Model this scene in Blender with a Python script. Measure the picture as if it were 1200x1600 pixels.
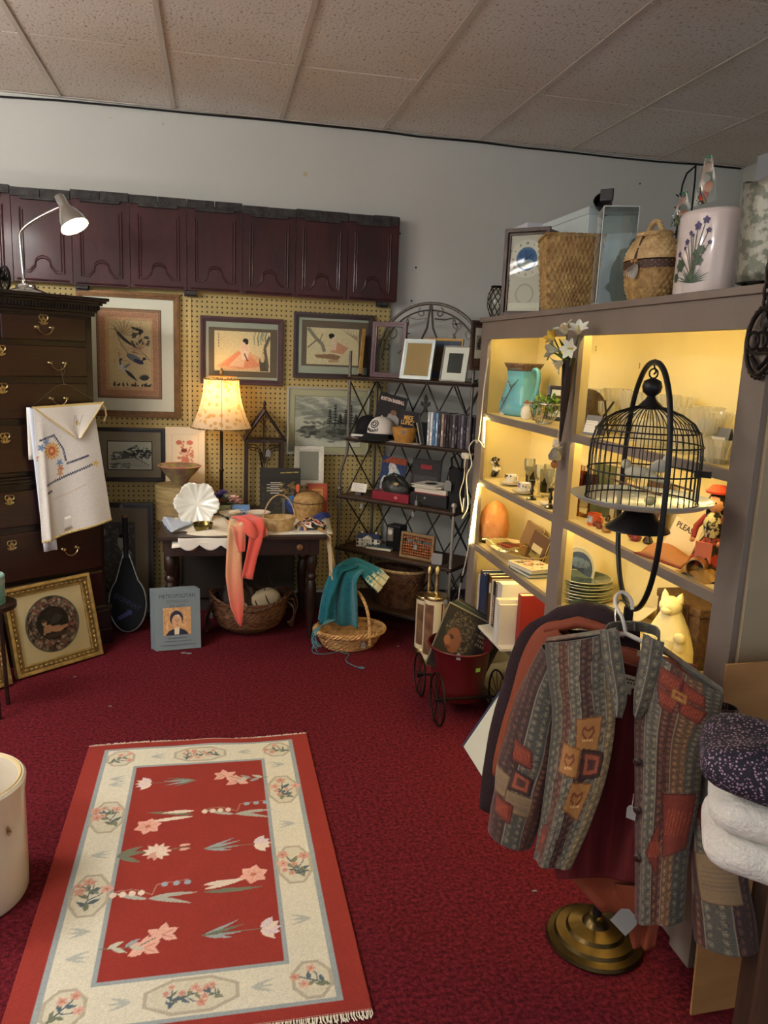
import bpy,bmesh,math,random
import numpy as np
from mathutils import Vector,Matrix,Euler
# clear
for o in list(bpy.data.objects):bpy.data.objects.remove(o)
SC=bpy.context.scene
COL=SC.collection
PI=math.pi
random.seed(7)
# camera
CAM_H=1.65
FPX=1235.28
YAW,PITCH,ROLL=math.radians(12.32),math.radians(11.06),math.radians(2.41)
_f=Vector((math.sin(YAW)*math.cos(PITCH),math.cos(YAW)*math.cos(PITCH),-math.sin(PITCH)))
_r0=Vector((math.cos(YAW),-math.sin(YAW),0));_u0=_r0 .cross(_f)
_r=_r0*math.cos(ROLL)+_u0*math.sin(ROLL)
_u=_u0*math.cos(ROLL)-_r0*math.sin(ROLL)
cd=bpy.data.cameras.new('camera');cam=bpy.data.objects.new('camera',cd);COL.objects.link(cam)
cd.sensor_fit='VERTICAL';cd.sensor_width=27.0;cd.sensor_height=36.0
cd.lens=FPX/1600*36.0;cd.clip_start=0.05;cd.clip_end=60
mw=Matrix.Identity(4)
for i in range(3):mw[i][0]=_r[i];mw[i][1]=_u[i];mw[i][2]=-_f[i]
mw[2][3]=CAM_H
cam.matrix_world=mw
SC.camera=cam
# world and exposure
wd=bpy.data.worlds.new('world');SC.world=wd;wd.use_nodes=True
wd.node_tree.nodes['Background'].inputs[0].default_value=(0.92,0.96,1.0,1)
wd.node_tree.nodes['Background'].inputs[1].default_value=0.46
SC.view_settings.view_transform='Standard';SC.view_settings.look='None'
SC.view_settings.exposure=1.08;SC.view_settings.gamma=1.0
SC.view_settings.use_curve_mapping=False
TUBE_POWER=72.0
LED_POWER=24.0
FILL_LIGHTS=[(-2.0,2.7),(-2.3,.7)]  # lights added out of view to brighten the ceiling and left wall
# places seen by the camera
CAMP=Vector((0,0,CAM_H))
def _ray(x,y):return _f+_r*((x-600)/FPX)-_u*((y-800)/FPX)
def PZ(x,y,z=0.0):
 d=_ray(x,y);return CAMP+d*((z-CAM_H)/d.z)
def PY(x,y,Y):
 d=_ray(x,y);return CAMP+d*(Y/d.y)
def PX(x,y,X):
 d=_ray(x,y);return CAMP+d*(X/d.x)
def PP(x,y,c,n):
 d=_ray(x,y);return CAMP+d*((c-CAMP).dot(n)/d.dot(n))
def mpp(p):return(Vector(p)-CAMP).dot(_f)/FPX
# colours and materials
def lin1(c):
 c=c/255.0
 return c/12.92 if c<=0.04045 else((c+0.055)/1.055)**2.4
def lin(c):return(lin1(c[0]),lin1(c[1]),lin1(c[2]),1.0)
MATS={}
def mat(name,col=(128,128,128),rough=0.6,metal=0.0,var=0.0,vscale=8.0,col2=None,bump=0.0,bscale=60.0,trans=0.0,emit=0.0,ecol=None,ior=1.45,coat=0.0,sheen=0.0,stretch=None,alpha=1.0,sss=0.0,detail=4.0,spec=None,hard=False):
 if name in MATS:return MATS[name]
 m=bpy.data.materials.new(name);m.use_nodes=True;MATS[name]=m
 nt=m.node_tree;b=nt.nodes['Principled BSDF']
 b.inputs['Base Color'].default_value=lin(col);b.inputs['Roughness'].default_value=rough
 b.inputs['Metallic'].default_value=metal;b.inputs['IOR'].default_value=ior
 if trans:b.inputs['Transmission Weight'].default_value=trans
 if coat:b.inputs['Coat Weight'].default_value=coat;b.inputs['Coat Roughness'].default_value=0.15
 if sheen:b.inputs['Sheen Weight'].default_value=sheen
 if spec is not None:b.inputs['Specular IOR Level'].default_value=spec
 if alpha<1:b.inputs['Alpha'].default_value=alpha
 if sss:b.inputs['Subsurface Weight'].default_value=sss;b.inputs['Subsurface Scale'].default_value=0.02
 if emit:
  b.inputs['Emission Color'].default_value=lin(ecol or col);b.inputs['Emission Strength'].default_value=emit
 m.diffuse_color=lin(col)
 if var or col2 or bump:
  tc=nt.nodes.new('ShaderNodeTexCoord');mp=nt.nodes.new('ShaderNodeMapping')
  nt.links.new(tc.outputs['Object'],mp.inputs['Vector'])
  if stretch:mp.inputs['Scale'].default_value=stretch
 if var or col2:
  n=nt.nodes.new('ShaderNodeTexNoise');n.inputs['Scale'].default_value=vscale;n.inputs['Detail'].default_value=detail
  nt.links.new(mp.outputs[0],n.inputs['Vector'])
  r=nt.nodes.new('ShaderNodeValToRGB')
  c=lin(col)
  if col2:a,d=c,lin(col2)
  else:a=tuple(x*(1-var)for x in c[:3])+(1,);d=tuple(min(1,x*(1+var))for x in c[:3])+(1,)
  r.color_ramp.elements[0].color=a;r.color_ramp.elements[1].color=d
  r.color_ramp.elements[0].position=0.46 if hard else 0.32;r.color_ramp.elements[1].position=0.54 if hard else 0.68
  nt.links.new(n.outputs['Fac'],r.inputs['Fac']);nt.links.new(r.outputs['Color'],b.inputs['Base Color'])
 if bump:
  n2=nt.nodes.new('ShaderNodeTexNoise');n2 .inputs['Scale'].default_value=bscale;n2 .inputs['Detail'].default_value=3
  nt.links.new(mp.outputs[0],n2 .inputs['Vector'])
  bp=nt.nodes.new('ShaderNodeBump');bp.inputs['Strength'].default_value=bump;bp.inputs['Distance'].default_value=0.01
  nt.links.new(n2 .outputs['Fac'],bp.inputs['Height']);nt.links.new(bp.outputs[0],b.inputs['Normal'])
 return m
def vcmat(name,rough=0.7,bump=0.0,bscale=300.0,coat=0.0,sheen=0.0):
 0
 if name in MATS:return MATS[name]
 m=mat(name,(128,128,128),rough,bump=bump,bscale=bscale,coat=coat,sheen=sheen)
 nt=m.node_tree;a=nt.nodes.new('ShaderNodeAttribute');a.attribute_name='Col'
 nt.links.new(a.outputs['Color'],nt.nodes['Principled BSDF'].inputs['Base Color'])
 return m
 # mesh building
class MB:
 def __init__(s):s.v=[];s.f=[];s.M=None
 def add(s,vs,fs,M=None):
  k=len(s.v)
  for p in vs:
   p=Vector(p)
   if M is not None:p=M@p
   if s.M is not None:p=s.M@p
   s.v.append(p)
  s.f+=[tuple(i+k for i in f)for f in fs]
  return s
 def box(s,c,d,M=None):
  x,y,z=d[0]/2,d[1]/2,d[2]/2;cx,cy,cz=c
  vs=[(cx+a*x,cy+b*y,cz+e*z)for a in(-1,1)for b in(-1,1)for e in(-1,1)]
  return s.add(vs,[(0,1,3,2),(4,6,7,5),(0,4,5,1),(2,3,7,6),(0,2,6,4),(1,5,7,3)],M)
 def bx(s,x0,x1,y0,y1,z0,z1,M=None):
  return s.box(((x0+x1)/2,(y0+y1)/2,(z0+z1)/2),(abs(x1-x0),abs(y1-y0),abs(z1-z0)),M)
 def frustum(s,z0,z1,d0,d1,c=(0,0),M=None):
  vs=[]
  for z,d in((z0,d0),(z1,d1)):
   for a,b in((-1,-1),(1,-1),(1,1),(-1,1)):vs.append((c[0]+a*d[0]/2,c[1]+b*d[1]/2,z))
  return s.add(vs,[(3,2,1,0),(4,5,6,7)]+[(i,(i+1)%4,4+(i+1)%4,4+i)for i in range(4)],M)
 def lathe(s,prof,seg=24,c=(0,0,0),sx=1,sy=1,M=None,fn=None,a0=0,a1=2*PI):
  full=abs(a1-a0-2*PI)<1e-6;n=seg if full else seg+1
  vs=[];rows=[]
  for(r,z)in prof:
   if r<=1e-6 and full:
    rows.append([len(vs)]);vs.append((c[0],c[1],c[2]+z));continue
   row=[]
   for i in range(n):
    a=a0+(a1-a0)*i/seg;k=fn(a,z)if fn else 1.0
    row.append(len(vs));vs.append((c[0]+r*k*sx*math.cos(a),c[1]+r*k*sy*math.sin(a),c[2]+z))
   rows.append(row)
  fs=[]
  for A,B in zip(rows,rows[1:]):
   m=seg if full else seg
   for i in range(m):
    j=(i+1)%n
    if len(A)==1 and len(B)==1:break
    if len(A)==1:fs.append((A[0],B[j],B[i]))
    elif len(B)==1:fs.append((A[i],A[j],B[0]))
    else:fs.append((A[i],A[j],B[j],B[i]))
  return s.add(vs,fs,M)
 def tube(s,pts,r,seg=8,closed=False,M=None,cap=True):
  P=[Vector(p)for p in pts];n=len(P)
  R=r if isinstance(r,(list,tuple))else[r]*n
  vs=[];fs=[];up=None
  for i in range(n):
   if closed:t=P[(i+1)%n]-P[i-1]
   else:t=P[min(i+1,n-1)]-P[max(i-1,0)]
   if t.length<1e-9:t=Vector((0,0,1))
   t.normalize()
   if up is None:
    up=Vector((0,0,1))if abs(t.z)<0.9 else Vector((1,0,0))
   a=t.cross(up)
   if a.length<1e-6:a=t.orthogonal()
   a.normalize();b=a.cross(t);b.normalize();up=b
   for k in range(seg):
    q=2*PI*k/seg;vs.append(P[i]+a*(R[i]*math.cos(q))+b*(R[i]*math.sin(q)))
  m=n if closed else n-1
  for i in range(m):
   for k in range(seg):
    A=i*seg+k;B=i*seg+(k+1)%seg;C=((i+1)%n)*seg+(k+1)%seg;D=((i+1)%n)*seg+k
    fs.append((A,D,C,B))
  if cap and not closed:
   fs.append(tuple(range(seg)));fs.append(tuple(reversed(range((n-1)*seg,n*seg))))
  return s.add(vs,fs,M)
 def sph(s,c,r,seg=14,M=None):
  if not isinstance(r,(list,tuple)):r=(r,r,r)
  k=max(4,seg//2)
  vs=[(c[0],c[1],c[2]-r[2])];fs=[]
  for i in range(1,k):
   a=-PI/2+PI*i/k
   for j in range(seg):
    b=2*PI*j/seg;vs.append((c[0]+r[0]*math.cos(a)*math.cos(b),c[1]+r[1]*math.cos(a)*math.sin(b),c[2]+r[2]*math.sin(a)))
  vs.append((c[0],c[1],c[2]+r[2]));L=len(vs)-1
  for j in range(seg):
   q=(j+1)%seg
   fs.append((0,1+q,1+j));fs.append((L,L-seg+j,L-seg+q))
   for i in range(k-2):fs.append((1+i*seg+j,1+i*seg+q,1+(i+1)*seg+q,1+(i+1)*seg+j))
  return s.add(vs,fs,M)
 def grid(s,fn,nu,nv,closeu=False,M=None):
  vs=[];mu=nu if closeu else nu+1
  for j in range(nv+1):
   for i in range(mu):vs.append(fn(i/nu,j/nv))
  fs=[]
  for j in range(nv):
   for i in range(nu):
    k=(i+1)%mu
    fs.append((j*mu+i,j*mu+k,(j+1)*mu+k,(j+1)*mu+i))
  return s.add(vs,fs,M)
 def prism(s,poly,t,M=None):
  0
  n=len(poly)
  vs=[(p[0],0,p[1])for p in poly]+[(p[0],t,p[1])for p in poly]
  fs=[tuple(range(n)),tuple(reversed(range(n,2*n)))]+[(i,n+i,n+(i+1)%n,(i+1)%n)for i in range(n)]
  return s.add(vs,fs,M)
 def frame(s,w,h,bw,t,M=None,y0=0.0):
  0
  o=[(-w/2,-h/2),(w/2,-h/2),(w/2,h/2),(-w/2,h/2)];q=[(-w/2+bw,-h/2+bw),(w/2-bw,-h/2+bw),(w/2-bw,h/2-bw),(-w/2+bw,h/2-bw)]
  vs=[(a,y0,b)for a,b in o]+[(a,y0,b)for a,b in q]+[(a,y0-t,b)for a,b in o]+[(a,y0-t,b)for a,b in q]
  fs=[]
  for i in range(4):
   j=(i+1)%4
   fs+=[(i,j,4+j,4+i),(8+i,12+i,12+j,8+j),(i,8+i,8+j,j),(4+i,4+j,12+j,12+i)]
  return s.add(vs,fs,M)
 def build(s,name,material,parent=None,smooth=40,bevel=0.0,loc=None,rot=None,solid=0.0,sub=0,colors=None,recalc=True):
  me=bpy.data.meshes.new(name);me.from_pydata([tuple(v)for v in s.v],[],s.f)
  if recalc or bevel:
   bm=bmesh.new();bm.from_mesh(me)
   if bevel:
    es=[e for e in bm.edges if len(e.link_faces)==2 and e.calc_face_angle(0)>0.5]
    bmesh.ops.bevel(bm,geom=es,offset=bevel,segments=2,affect='EDGES',profile=0.6,clamp_overlap=True)
   bmesh.ops.recalc_face_normals(bm,faces=bm.faces)
   bm.to_mesh(me);bm.free()
  return link(name,me,material,parent,smooth,loc,rot,solid,sub)
def link(name,me,material,parent=None,smooth=40,loc=None,rot=None,solid=0.0,sub=0):
 if smooth:
  me.polygons.foreach_set('use_smooth',[True]*len(me.polygons))
  me.set_sharp_from_angle(angle=math.radians(smooth))
 if material is not None:me.materials.append(material)
 me.update()
 o=bpy.data.objects.new(name,me);COL.objects.link(o)
 if parent is not None:o.parent=parent
 if loc is not None:o.location=loc
 if rot is not None:o.rotation_euler=rot
 if solid:
  q=o.modifiers.new('thickness','SOLIDIFY');q.thickness=solid;q.offset=0
 if sub:
  q=o.modifiers.new('round','SUBSURF');q.levels=sub;q.render_levels=sub
 return o
def tag(o,label,cat,group=None):
 o['label']=label;o['category']=cat
 if group:o['group']=group
 return o
def thing(name,label,cat,loc=(0,0,0),rz=0.0,group=None,rot=None):
 o=bpy.data.objects.new(name,None);COL.objects.link(o)
 o.empty_display_size=0.05
 o.location=loc;o.rotation_euler=rot if rot is not None else(0,0,rz)
 return tag(o,label,cat,group)
def copy_part(o,parent,loc=None,rot=None):
 c=o.copy();COL.objects.link(c);c.parent=parent
 if loc is not None:c.location=loc
 if rot is not None:c.rotation_euler=rot
 return c
def struct(o):o['kind']='structure';return o
def TR(x=0,y=0,z=0,rz=0,rx=0,ry=0,s=1):
 return Matrix.Translation((x,y,z))@Euler((rx,ry,rz)).to_matrix().to_4x4()@Matrix.Scale(s,4)
ORD=['first','second','third','fourth','fifth','sixth','seventh','eighth','ninth','tenth','eleventh','twelfth','thirteenth','fourteenth','fifteenth','sixteenth','seventeenth','eighteenth','nineteenth','twentieth']
# print painting (colours stored on the mesh)
class Cv:
 def __init__(s,w,h,bg,res):
  0
  s.w,s.h=w,h;s.nx=max(2,int(w*res));s.ny=max(2,int(h*res))
  s.a=np.empty((s.ny+1,s.nx+1,3),np.float32);s.a[:]=np.array(bg,np.float32)
  X,Y=np.meshgrid(np.linspace(0,w,s.nx+1),np.linspace(0,h,s.ny+1));s.X=X;s.Y=Y
  s.px=w/s.nx
 def _mix(s,m,col,al):
  m=(m*al)[...,None];s.a=s.a*(1-m)+np.array(col,np.float32)*m
 def poly(s,pts,col,al=1.0):
  x=[p[0]for p in pts];y=[p[1]for p in pts]
  i0=max(0,int((min(x))/s.w*s.nx)-1);i1=min(s.nx,int(max(x)/s.w*s.nx)+2)
  j0=max(0,int((min(y))/s.h*s.ny)-1);j1=min(s.ny,int(max(y)/s.h*s.ny)+2)
  if i1<=i0 or j1<=j0:return s
  X=s.X[j0:j1+1,i0:i1+1];Y=s.Y[j0:j1+1,i0:i1+1];ins=np.zeros(X.shape,bool)
  n=len(pts)
  for k in range(n):
   xa,ya=pts[k];xb,yb=pts[(k+1)%n]
   if ya==yb:continue
   c=((ya>Y)!=(yb>Y))&(X<(xb-xa)*(Y-ya)/(yb-ya)+xa)
   ins^=c
  m=(ins.astype(np.float32)*al)[...,None]
  s.a[j0:j1+1,i0:i1+1]=s.a[j0:j1+1,i0:i1+1]*(1-m)+np.array(col,np.float32)*m
  return s
 def rect(s,x0,y0,x1,y1,col,al=1.0):return s.poly([(x0,y0),(x1,y0),(x1,y1),(x0,y1)],col,al)
 def ell(s,cx,cy,rx,ry,col,rot=0,al=1.0,n=22):
  c,d=math.cos(rot),math.sin(rot);pts=[]
  for k in range(n):
   a=2*PI*k/n;x=rx*math.cos(a);y=ry*math.sin(a);pts.append((cx+x*c-y*d,cy+x*d+y*c))
  return s.poly(pts,col,al)
 def line(s,pts,w,col,al=1.0,taper=False):
  n=len(pts)
  for k in range(n-1):
   (xa,ya),(xb,yb)=pts[k],pts[k+1];L=math.hypot(xb-xa,yb-ya)or 1e-6
   wa=w*(1-k/n)if taper else w;wb=w*(1-(k+1)/n)if taper else w
   nx,ny=-(yb-ya)/L,(xb-xa)/L
   s.poly([(xa+nx*wa/2,ya+ny*wa/2),(xb+nx*wb/2,yb+ny*wb/2),(xb-nx*wb/2,yb-ny*wb/2),(xa-nx*wa/2,ya-ny*wa/2)],col,al)
  return s
 def leaf(s,x,y,L,wd,rot,col,al=1.0,bend=0.0):
  up=[];dn=[]
  for k in range(9):
   t=k/8;w=wd*math.sin(PI*t**0.8);bx=L*t;by=bend*L*t*t
   up.append((bx,by+w/2));dn.append((bx,by-w/2))
  c,d=math.cos(rot),math.sin(rot)
  return s.poly([(x+a*c-b*d,y+a*d+b*c)for a,b in up+dn[::-1]],col,al)
 def noise(s,amp,seed=0,cell=1):
  rs=np.random.RandomState(seed)
  n=rs.rand(s.ny//cell+2,s.nx//cell+2).repeat(cell,0).repeat(cell,1)[:s.ny+1,:s.nx+1]
  s.a=s.a*(1+amp*(n[...,None]-0.5)*2);return s
 def linear(s):
  c=np.clip(s.a,0,255)/255.0
  return np.where(c<=0.04045,c/12.92,((c+0.055)/1.055)**2.4).astype(np.float32)
 def mesh(s,name,material,parent=None,fn=None,loc=None,rot=None,smooth=0,solid=0.0):
  0
  U=s.X/s.w;Vv=s.Y/s.h
  if fn is None:P=np.stack([s.X-s.w/2,np.zeros_like(s.X),s.Y-s.h/2],-1)
  else:P=np.stack(fn(U,Vv),-1)
  return grid_mesh(name,P,s.linear(),material,parent,loc,rot,smooth,solid)
def grid_mesh(name,P,C,material,parent=None,loc=None,rot=None,smooth=0,solid=0.0):
 ny,nx=P.shape[0]-1,P.shape[1]-1
 me=bpy.data.meshes.new(name);nv=(nx+1)*(ny+1);me.vertices.add(nv)
 me.vertices.foreach_set('co',P.reshape(-1).astype(np.float32))
 i,j=np.meshgrid(np.arange(nx),np.arange(ny));k=(j*(nx+1)+i).reshape(-1)
 q=np.stack([k,k+1,k+nx+2,k+nx+1],1).reshape(-1).astype(np.int32)
 nf=nx*ny;me.loops.add(nf*4);me.loops.foreach_set('vertex_index',q)
 me.polygons.add(nf);me.polygons.foreach_set('loop_start',np.arange(0,nf*4,4,dtype=np.int32))
 try:me.polygons.foreach_set('loop_total',np.full(nf,4,np.int32))
 except Exception:pass
 me.update(calc_edges=True);me.validate()
 if C is not None:
  at=me.color_attributes.new('Col','FLOAT_COLOR','POINT')
  at.data.foreach_set('color',np.concatenate([C.reshape(-1,3),np.ones((nv,1),np.float32)],1).reshape(-1).astype(np.float32))
 return link(name,me,material,parent,60 if smooth else 0,loc,rot,solid)
 # lettering
def lettering(text,size,material,parent,loc,rot,name='lettering',ext=0.0006,align='CENTER',xs=1.0,bold=0.0,space=1.0):
 c=bpy.data.curves.new('t','FONT');c.body=text;c.size=size;c.extrude=ext;c.align_x=align;c.align_y='CENTER'
 c.resolution_u=2;c.offset=bold;c.space_line=space
 o=bpy.data.objects.new('t',c);COL.objects.link(o)
 bpy.context.view_layer.update()
 me=bpy.data.meshes.new_from_object(o.evaluated_get(bpy.context.evaluated_depsgraph_get()))
 bpy.data.objects.remove(o);bpy.data.curves.remove(c)
 me.materials.clear()
 r=link(name,me,material,parent,0,loc,rot);r.scale=(xs,1,1)
 return r
def ticks(parent,loc,rot,W,h,n,material,seed=0,name='small_print'):
 rs=random.Random(seed);m=MB();x=-W/2
 for k in range(n):
  w=W/n*rs.uniform(.5,.85);m.bx(x,x+w,-h/2,h/2,0,.0004);x+=W/n
 return m.build(name,material,parent,smooth=0,loc=loc,rot=rot)
FRONT=(PI/2,0,0)
def price_tag(parent,loc,rot=(0,0,0),w=0.018,h=0.028,string=0.03,name='price_tag'):
 0
 m=MB();m.prism([(-w/2,0),(w/2,0),(w/2,h*.75),(w*.25,h),(-w*.25,h),(-w/2,h*.75)],0.0008)
 t=m.build(name,mat('tag_paper',(232,228,216),.8),parent,loc=loc,rot=rot,smooth=0)
 if string:
  s=MB();s.tube([(0,0.0004,h*.9),(0.001,0.001,h+string*.5),(0,0.002,h+string)],0.0006,4)
  s.build('tag_string',mat('tag_string',(205,198,184),.9),t)
 return t
 # THE ROOM
WALL_Y=5.03;CEIL_Z=2.996;TX0=-0.84;FX=1.30
# carpet
def carpet_mat():
 m=mat('carpet',(140,24,40),0.95,sheen=0.0)
 nt=m.node_tree;b=nt.nodes['Principled BSDF'];b.inputs['Specular IOR Level'].default_value=0.15
 tc=nt.nodes.new('ShaderNodeTexCoord')
 n=nt.nodes.new('ShaderNodeTexNoise');n.inputs['Scale'].default_value=75;n.inputs['Detail'].default_value=3;n.inputs['Roughness'].default_value=.65
 r=nt.nodes.new('ShaderNodeValToRGB');e=r.color_ramp.elements
 e[0].position=.34;e[0].color=lin((62,15,23));e[1].position=.68;e[1].color=lin((124,37,46))
 k=e.new(.5);k.color=lin((94,23,32))
 n2=nt.nodes.new('ShaderNodeTexNoise');n2 .inputs['Scale'].default_value=260
 bp=nt.nodes.new('ShaderNodeBump');bp.inputs['Strength'].default_value=.8;bp.inputs['Distance'].default_value=.006
 L=nt.links.new
 L(tc.outputs['Object'],n.inputs['Vector']);L(n.outputs['Fac'],r.inputs['Fac']);L(r.outputs['Color'],b.inputs['Base Color'])
 L(tc.outputs['Object'],n2 .inputs['Vector']);L(n2 .outputs['Fac'],bp.inputs['Height']);L(bp.outputs[0],b.inputs['Normal'])
 return m
struct(MB().bx(-3.2,3.6,-3.0,5.1,-0.08,0).build('floor',carpet_mat(),smooth=0))
# walls
M_WALL=mat('wall_paint',(206,208,201),.85,bump=.06,bscale=120,var=.03,vscale=1.5)
wall_back=struct(MB().bx(-3.2,3.6,WALL_Y,WALL_Y+.1,0,CEIL_Z+.1).build('wall_back',M_WALL,smooth=0))
struct(MB().bx(3.46,3.6,-3.0,WALL_Y,0,CEIL_Z+.1).build('wall_right',M_WALL,smooth=0))
struct(MB().bx(-3.3,-3.2,-3.0,WALL_Y+.1,0,CEIL_Z+.1).build('wall_left',M_WALL,smooth=0))
struct(MB().bx(3.36,3.46,4.55,4.75,0,CEIL_Z).build('trim_1',mat('jamb_white',(214,216,220),.5),smooth=0))
struct(MB().bx(-3.2,3.46,WALL_Y-.014,WALL_Y,0,.1).build('baseboard_back',mat('base_dark',(54,44,40),.6),smooth=0))
for(px,py,w)in((477,272,.022),(172,184,.008),(255,193,.010)):
 p=PY(px,py,WALL_Y-.001)
 MB().box((p.x,p.y,p.z),(w,.002,w*1.1)).build('plaster_patch',mat('patch',(196,186,150),.9),wall_back,smooth=0)
for(px,py)in((625,365),(650,418),(1000,287),(643,470)):
 p=PY(px,py,WALL_Y-.002)
 MB().sph((p.x,p.y,p.z),.006,6).build('nail_head',mat('iron_dark',(30,28,27),.5,.8),wall_back)
 # pegboard
def peg_mat():
 m=mat('pegboard',(178,160,104),.7,var=.05,vscale=2)
 nt=m.node_tree;b=nt.nodes['Principled BSDF'];L=nt.links.new
 tc=nt.nodes.new('ShaderNodeTexCoord');sx=nt.nodes.new('ShaderNodeSeparateXYZ');L(tc.outputs['Object'],sx.inputs[0])
 def op(o,a,bb=None):
  n=nt.nodes.new('ShaderNodeMath');n.operation=o
  for i,q in enumerate((a,bb)):
   if q is None:continue
   if isinstance(q,(int,float)):n.inputs[i].default_value=q
   else:L(q,n.inputs[i])
  return n.outputs[0]
 def cell(c):return op('SUBTRACT',op('FRACT',op('DIVIDE',c,.0295)),.5)
 a=cell(sx.outputs[0]);c=cell(sx.outputs[2])
 d=op('SQRT',op('ADD',op('MULTIPLY',a,a),op('MULTIPLY',c,c)))
 hole=op('LESS_THAN',d,.17)
 mx=nt.nodes.new('ShaderNodeMix');mx.data_type='RGBA'
 src=b.inputs['Base Color'].links[0].from_socket
 L(hole,mx.inputs[0]);L(src,mx.inputs[6]);mx.inputs[7].default_value=lin((46,38,22));L(mx.outputs[2],b.inputs['Base Color'])
 bp=nt.nodes.new('ShaderNodeBump');bp.invert=True;bp.inputs['Strength'].default_value=1;bp.inputs['Distance'].default_value=.004
 L(hole,bp.inputs['Height']);L(bp.outputs[0],b.inputs['Normal'])
 return m
M_PEG=peg_mat()
SEAM=PY(297,560,WALL_Y).x
for x0,x1 in((-2.6,SEAM-1.22-.004),(SEAM-1.22,SEAM-.003),(SEAM+.003,1.078)):
 MB().bx(x0,x1,WALL_Y-.030,WALL_Y-.024,.13,1.988).build('pegboard',M_PEG,wall_back,smooth=0)
M_PEGEDGE=mat('peg_edge',(190,172,118),.7)
for x in(SEAM-1.22,SEAM+.02,1.055,.46):
 MB().bx(x-.02,x+.02,WALL_Y-.024,WALL_Y,.13,1.988).build('batten',mat('batten_wood',(120,104,66),.7),wall_back,smooth=0)
MB().bx(SEAM-.010,SEAM+.010,WALL_Y-.036,WALL_Y-.030,.13,1.985).build('seam_strip',M_PEGEDGE,wall_back,smooth=0,bevel=.002)
MB().bx(-2.6,1.08,WALL_Y-.034,WALL_Y-.0,1.988,1.998).build('top_strip',M_PEGEDGE,wall_back,smooth=0)
# ceiling: tiles in a tee-bar grid
def tile_mat():
 m=mat('ceiling_tile',(205,192,176),.9)
 nt=m.node_tree;b=nt.nodes['Principled BSDF'];L=nt.links.new
 tc=nt.nodes.new('ShaderNodeTexCoord')
 n=nt.nodes.new('ShaderNodeTexNoise');n.inputs['Scale'].default_value=75;n.inputs['Detail'].default_value=2
 mp=nt.nodes.new('ShaderNodeMapping');mp.inputs['Scale'].default_value=(1,.6,1)
 L(tc.outputs['Object'],mp.inputs[0]);L(mp.outputs[0],n.inputs['Vector'])
 r=nt.nodes.new('ShaderNodeValToRGB');e=r.color_ramp.elements
 e[0].position=.33;e[0].color=lin((176,168,158));e[1].position=.40;e[1].color=lin((232,228,222))
 g=nt.nodes.new('ShaderNodeNewGeometry')
 n3=nt.nodes.new('ShaderNodeTexNoise');n3 .inputs['Scale'].default_value=1.1;n3 .inputs['Detail'].default_value=3
 L(g.outputs['Position'],n3 .inputs['Vector'])
 r3=nt.nodes.new('ShaderNodeValToRGB');q=r3 .color_ramp.elements
 q[0].position=.40;q[0].color=(1,1,1,1);q[1].position=.72;q[1].color=lin((242,232,220))
 L(n3 .outputs['Fac'],r3 .inputs['Fac'])
 mx=nt.nodes.new('ShaderNodeMix');mx.data_type='RGBA';mx.blend_type='MULTIPLY';mx.inputs[0].default_value=1
 L(n.outputs['Fac'],r.inputs['Fac']);L(r.outputs['Color'],mx.inputs[6]);L(r3 .outputs['Color'],mx.inputs[7]);L(mx.outputs[2],b.inputs['Base Color'])
 bp=nt.nodes.new('ShaderNodeBump');bp.inputs['Strength'].default_value=.5;bp.inputs['Distance'].default_value=.004
 L(n.outputs['Fac'],bp.inputs['Height']);L(bp.outputs[0],b.inputs['Normal'])
 return m
ceiling=struct(MB().bx(-3.2,3.46,-3.0,WALL_Y,CEIL_Z+.03,CEIL_Z+.1).build('ceiling',mat('plenum_dark',(40,36,32),.9),smooth=0))
M_TILE=tile_mat();M_TEE=mat('tee_white',(206,198,186),.5)
rows=[WALL_Y-.004,4.115,2.895,1.675,.455,-.765,-1.985,-2.98]
cols=[TX0+.61*i for i in range(-4,8)]
xs=[-3.2]+[c for c in cols if-3.15<c<3.42]+[3.46]
tiles={}
for j in range(len(rows)-1):
 for i in range(len(xs)-1):
  w=xs[i+1]-xs[i]-.006;d=rows[j]-rows[j+1]-.006
  cx,cy=(xs[i]+xs[i+1])/2,(rows[j]+rows[j+1])/2
  k=(round(w,3),round(d,3))
  if k not in tiles:
   tiles[k]=MB().box((0,0,.008),(w,d,.016)).build('ceiling_tile',M_TILE,ceiling,smooth=0,bevel=.002);o=tiles[k]
  else:o=copy_part(tiles[k],ceiling)
  o.location=(cx,cy,CEIL_Z+random.uniform(-.001,.001))
for x in xs[1:-1]:
 MB().bx(x-.012,x+.012,-2.98,WALL_Y-.002,CEIL_Z-.007,CEIL_Z-.003).bx(x-.004,x+.004,-2.98,WALL_Y-.002,CEIL_Z-.003,CEIL_Z+.025).build('tee_bar',M_TEE,ceiling,smooth=0)
MB().bx(-3.2,3.46,WALL_Y-.022,WALL_Y-.001,CEIL_Z-.008,CEIL_Z-.003).build('wall_angle',M_TEE,ceiling,smooth=0)
for k,(cx,cy)in enumerate(FILL_LIGHTS):  # unseen fittings, added as fill; bare tubes also throw light up at the tiles
 t=thing('fill_light','added two-tube fill light hung out of view, %s one from the back wall'%ORD[k],'fill light',(cx,cy,CEIL_Z-.52),group='added fill lights')
 MB().bx(-.62,.62,-.022,.022,.01,.05).build('housing',M_TEE,t,smooth=0,bevel=.004)
 for y in(-.075,.075):MB().tube([(-.60,y,0),(.60,y,0)],.016,10).build('tube',mat('tube_glow',(255,250,240),.5,emit=TUBE_POWER,ecol=(255,249,246)),t)
 MB().bx(-.615,-.60,-.1,.1,-.02,.02).bx(.60,.615,-.1,.1,-.02,.02).build('end_bracket',M_TEE,t,smooth=0)
 for x in(-.5,.5):MB().tube([(x,0,.05),(x,0,.516)],.004,6).build('hanging_rod',M_TEE,t)
pts=[]
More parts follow.
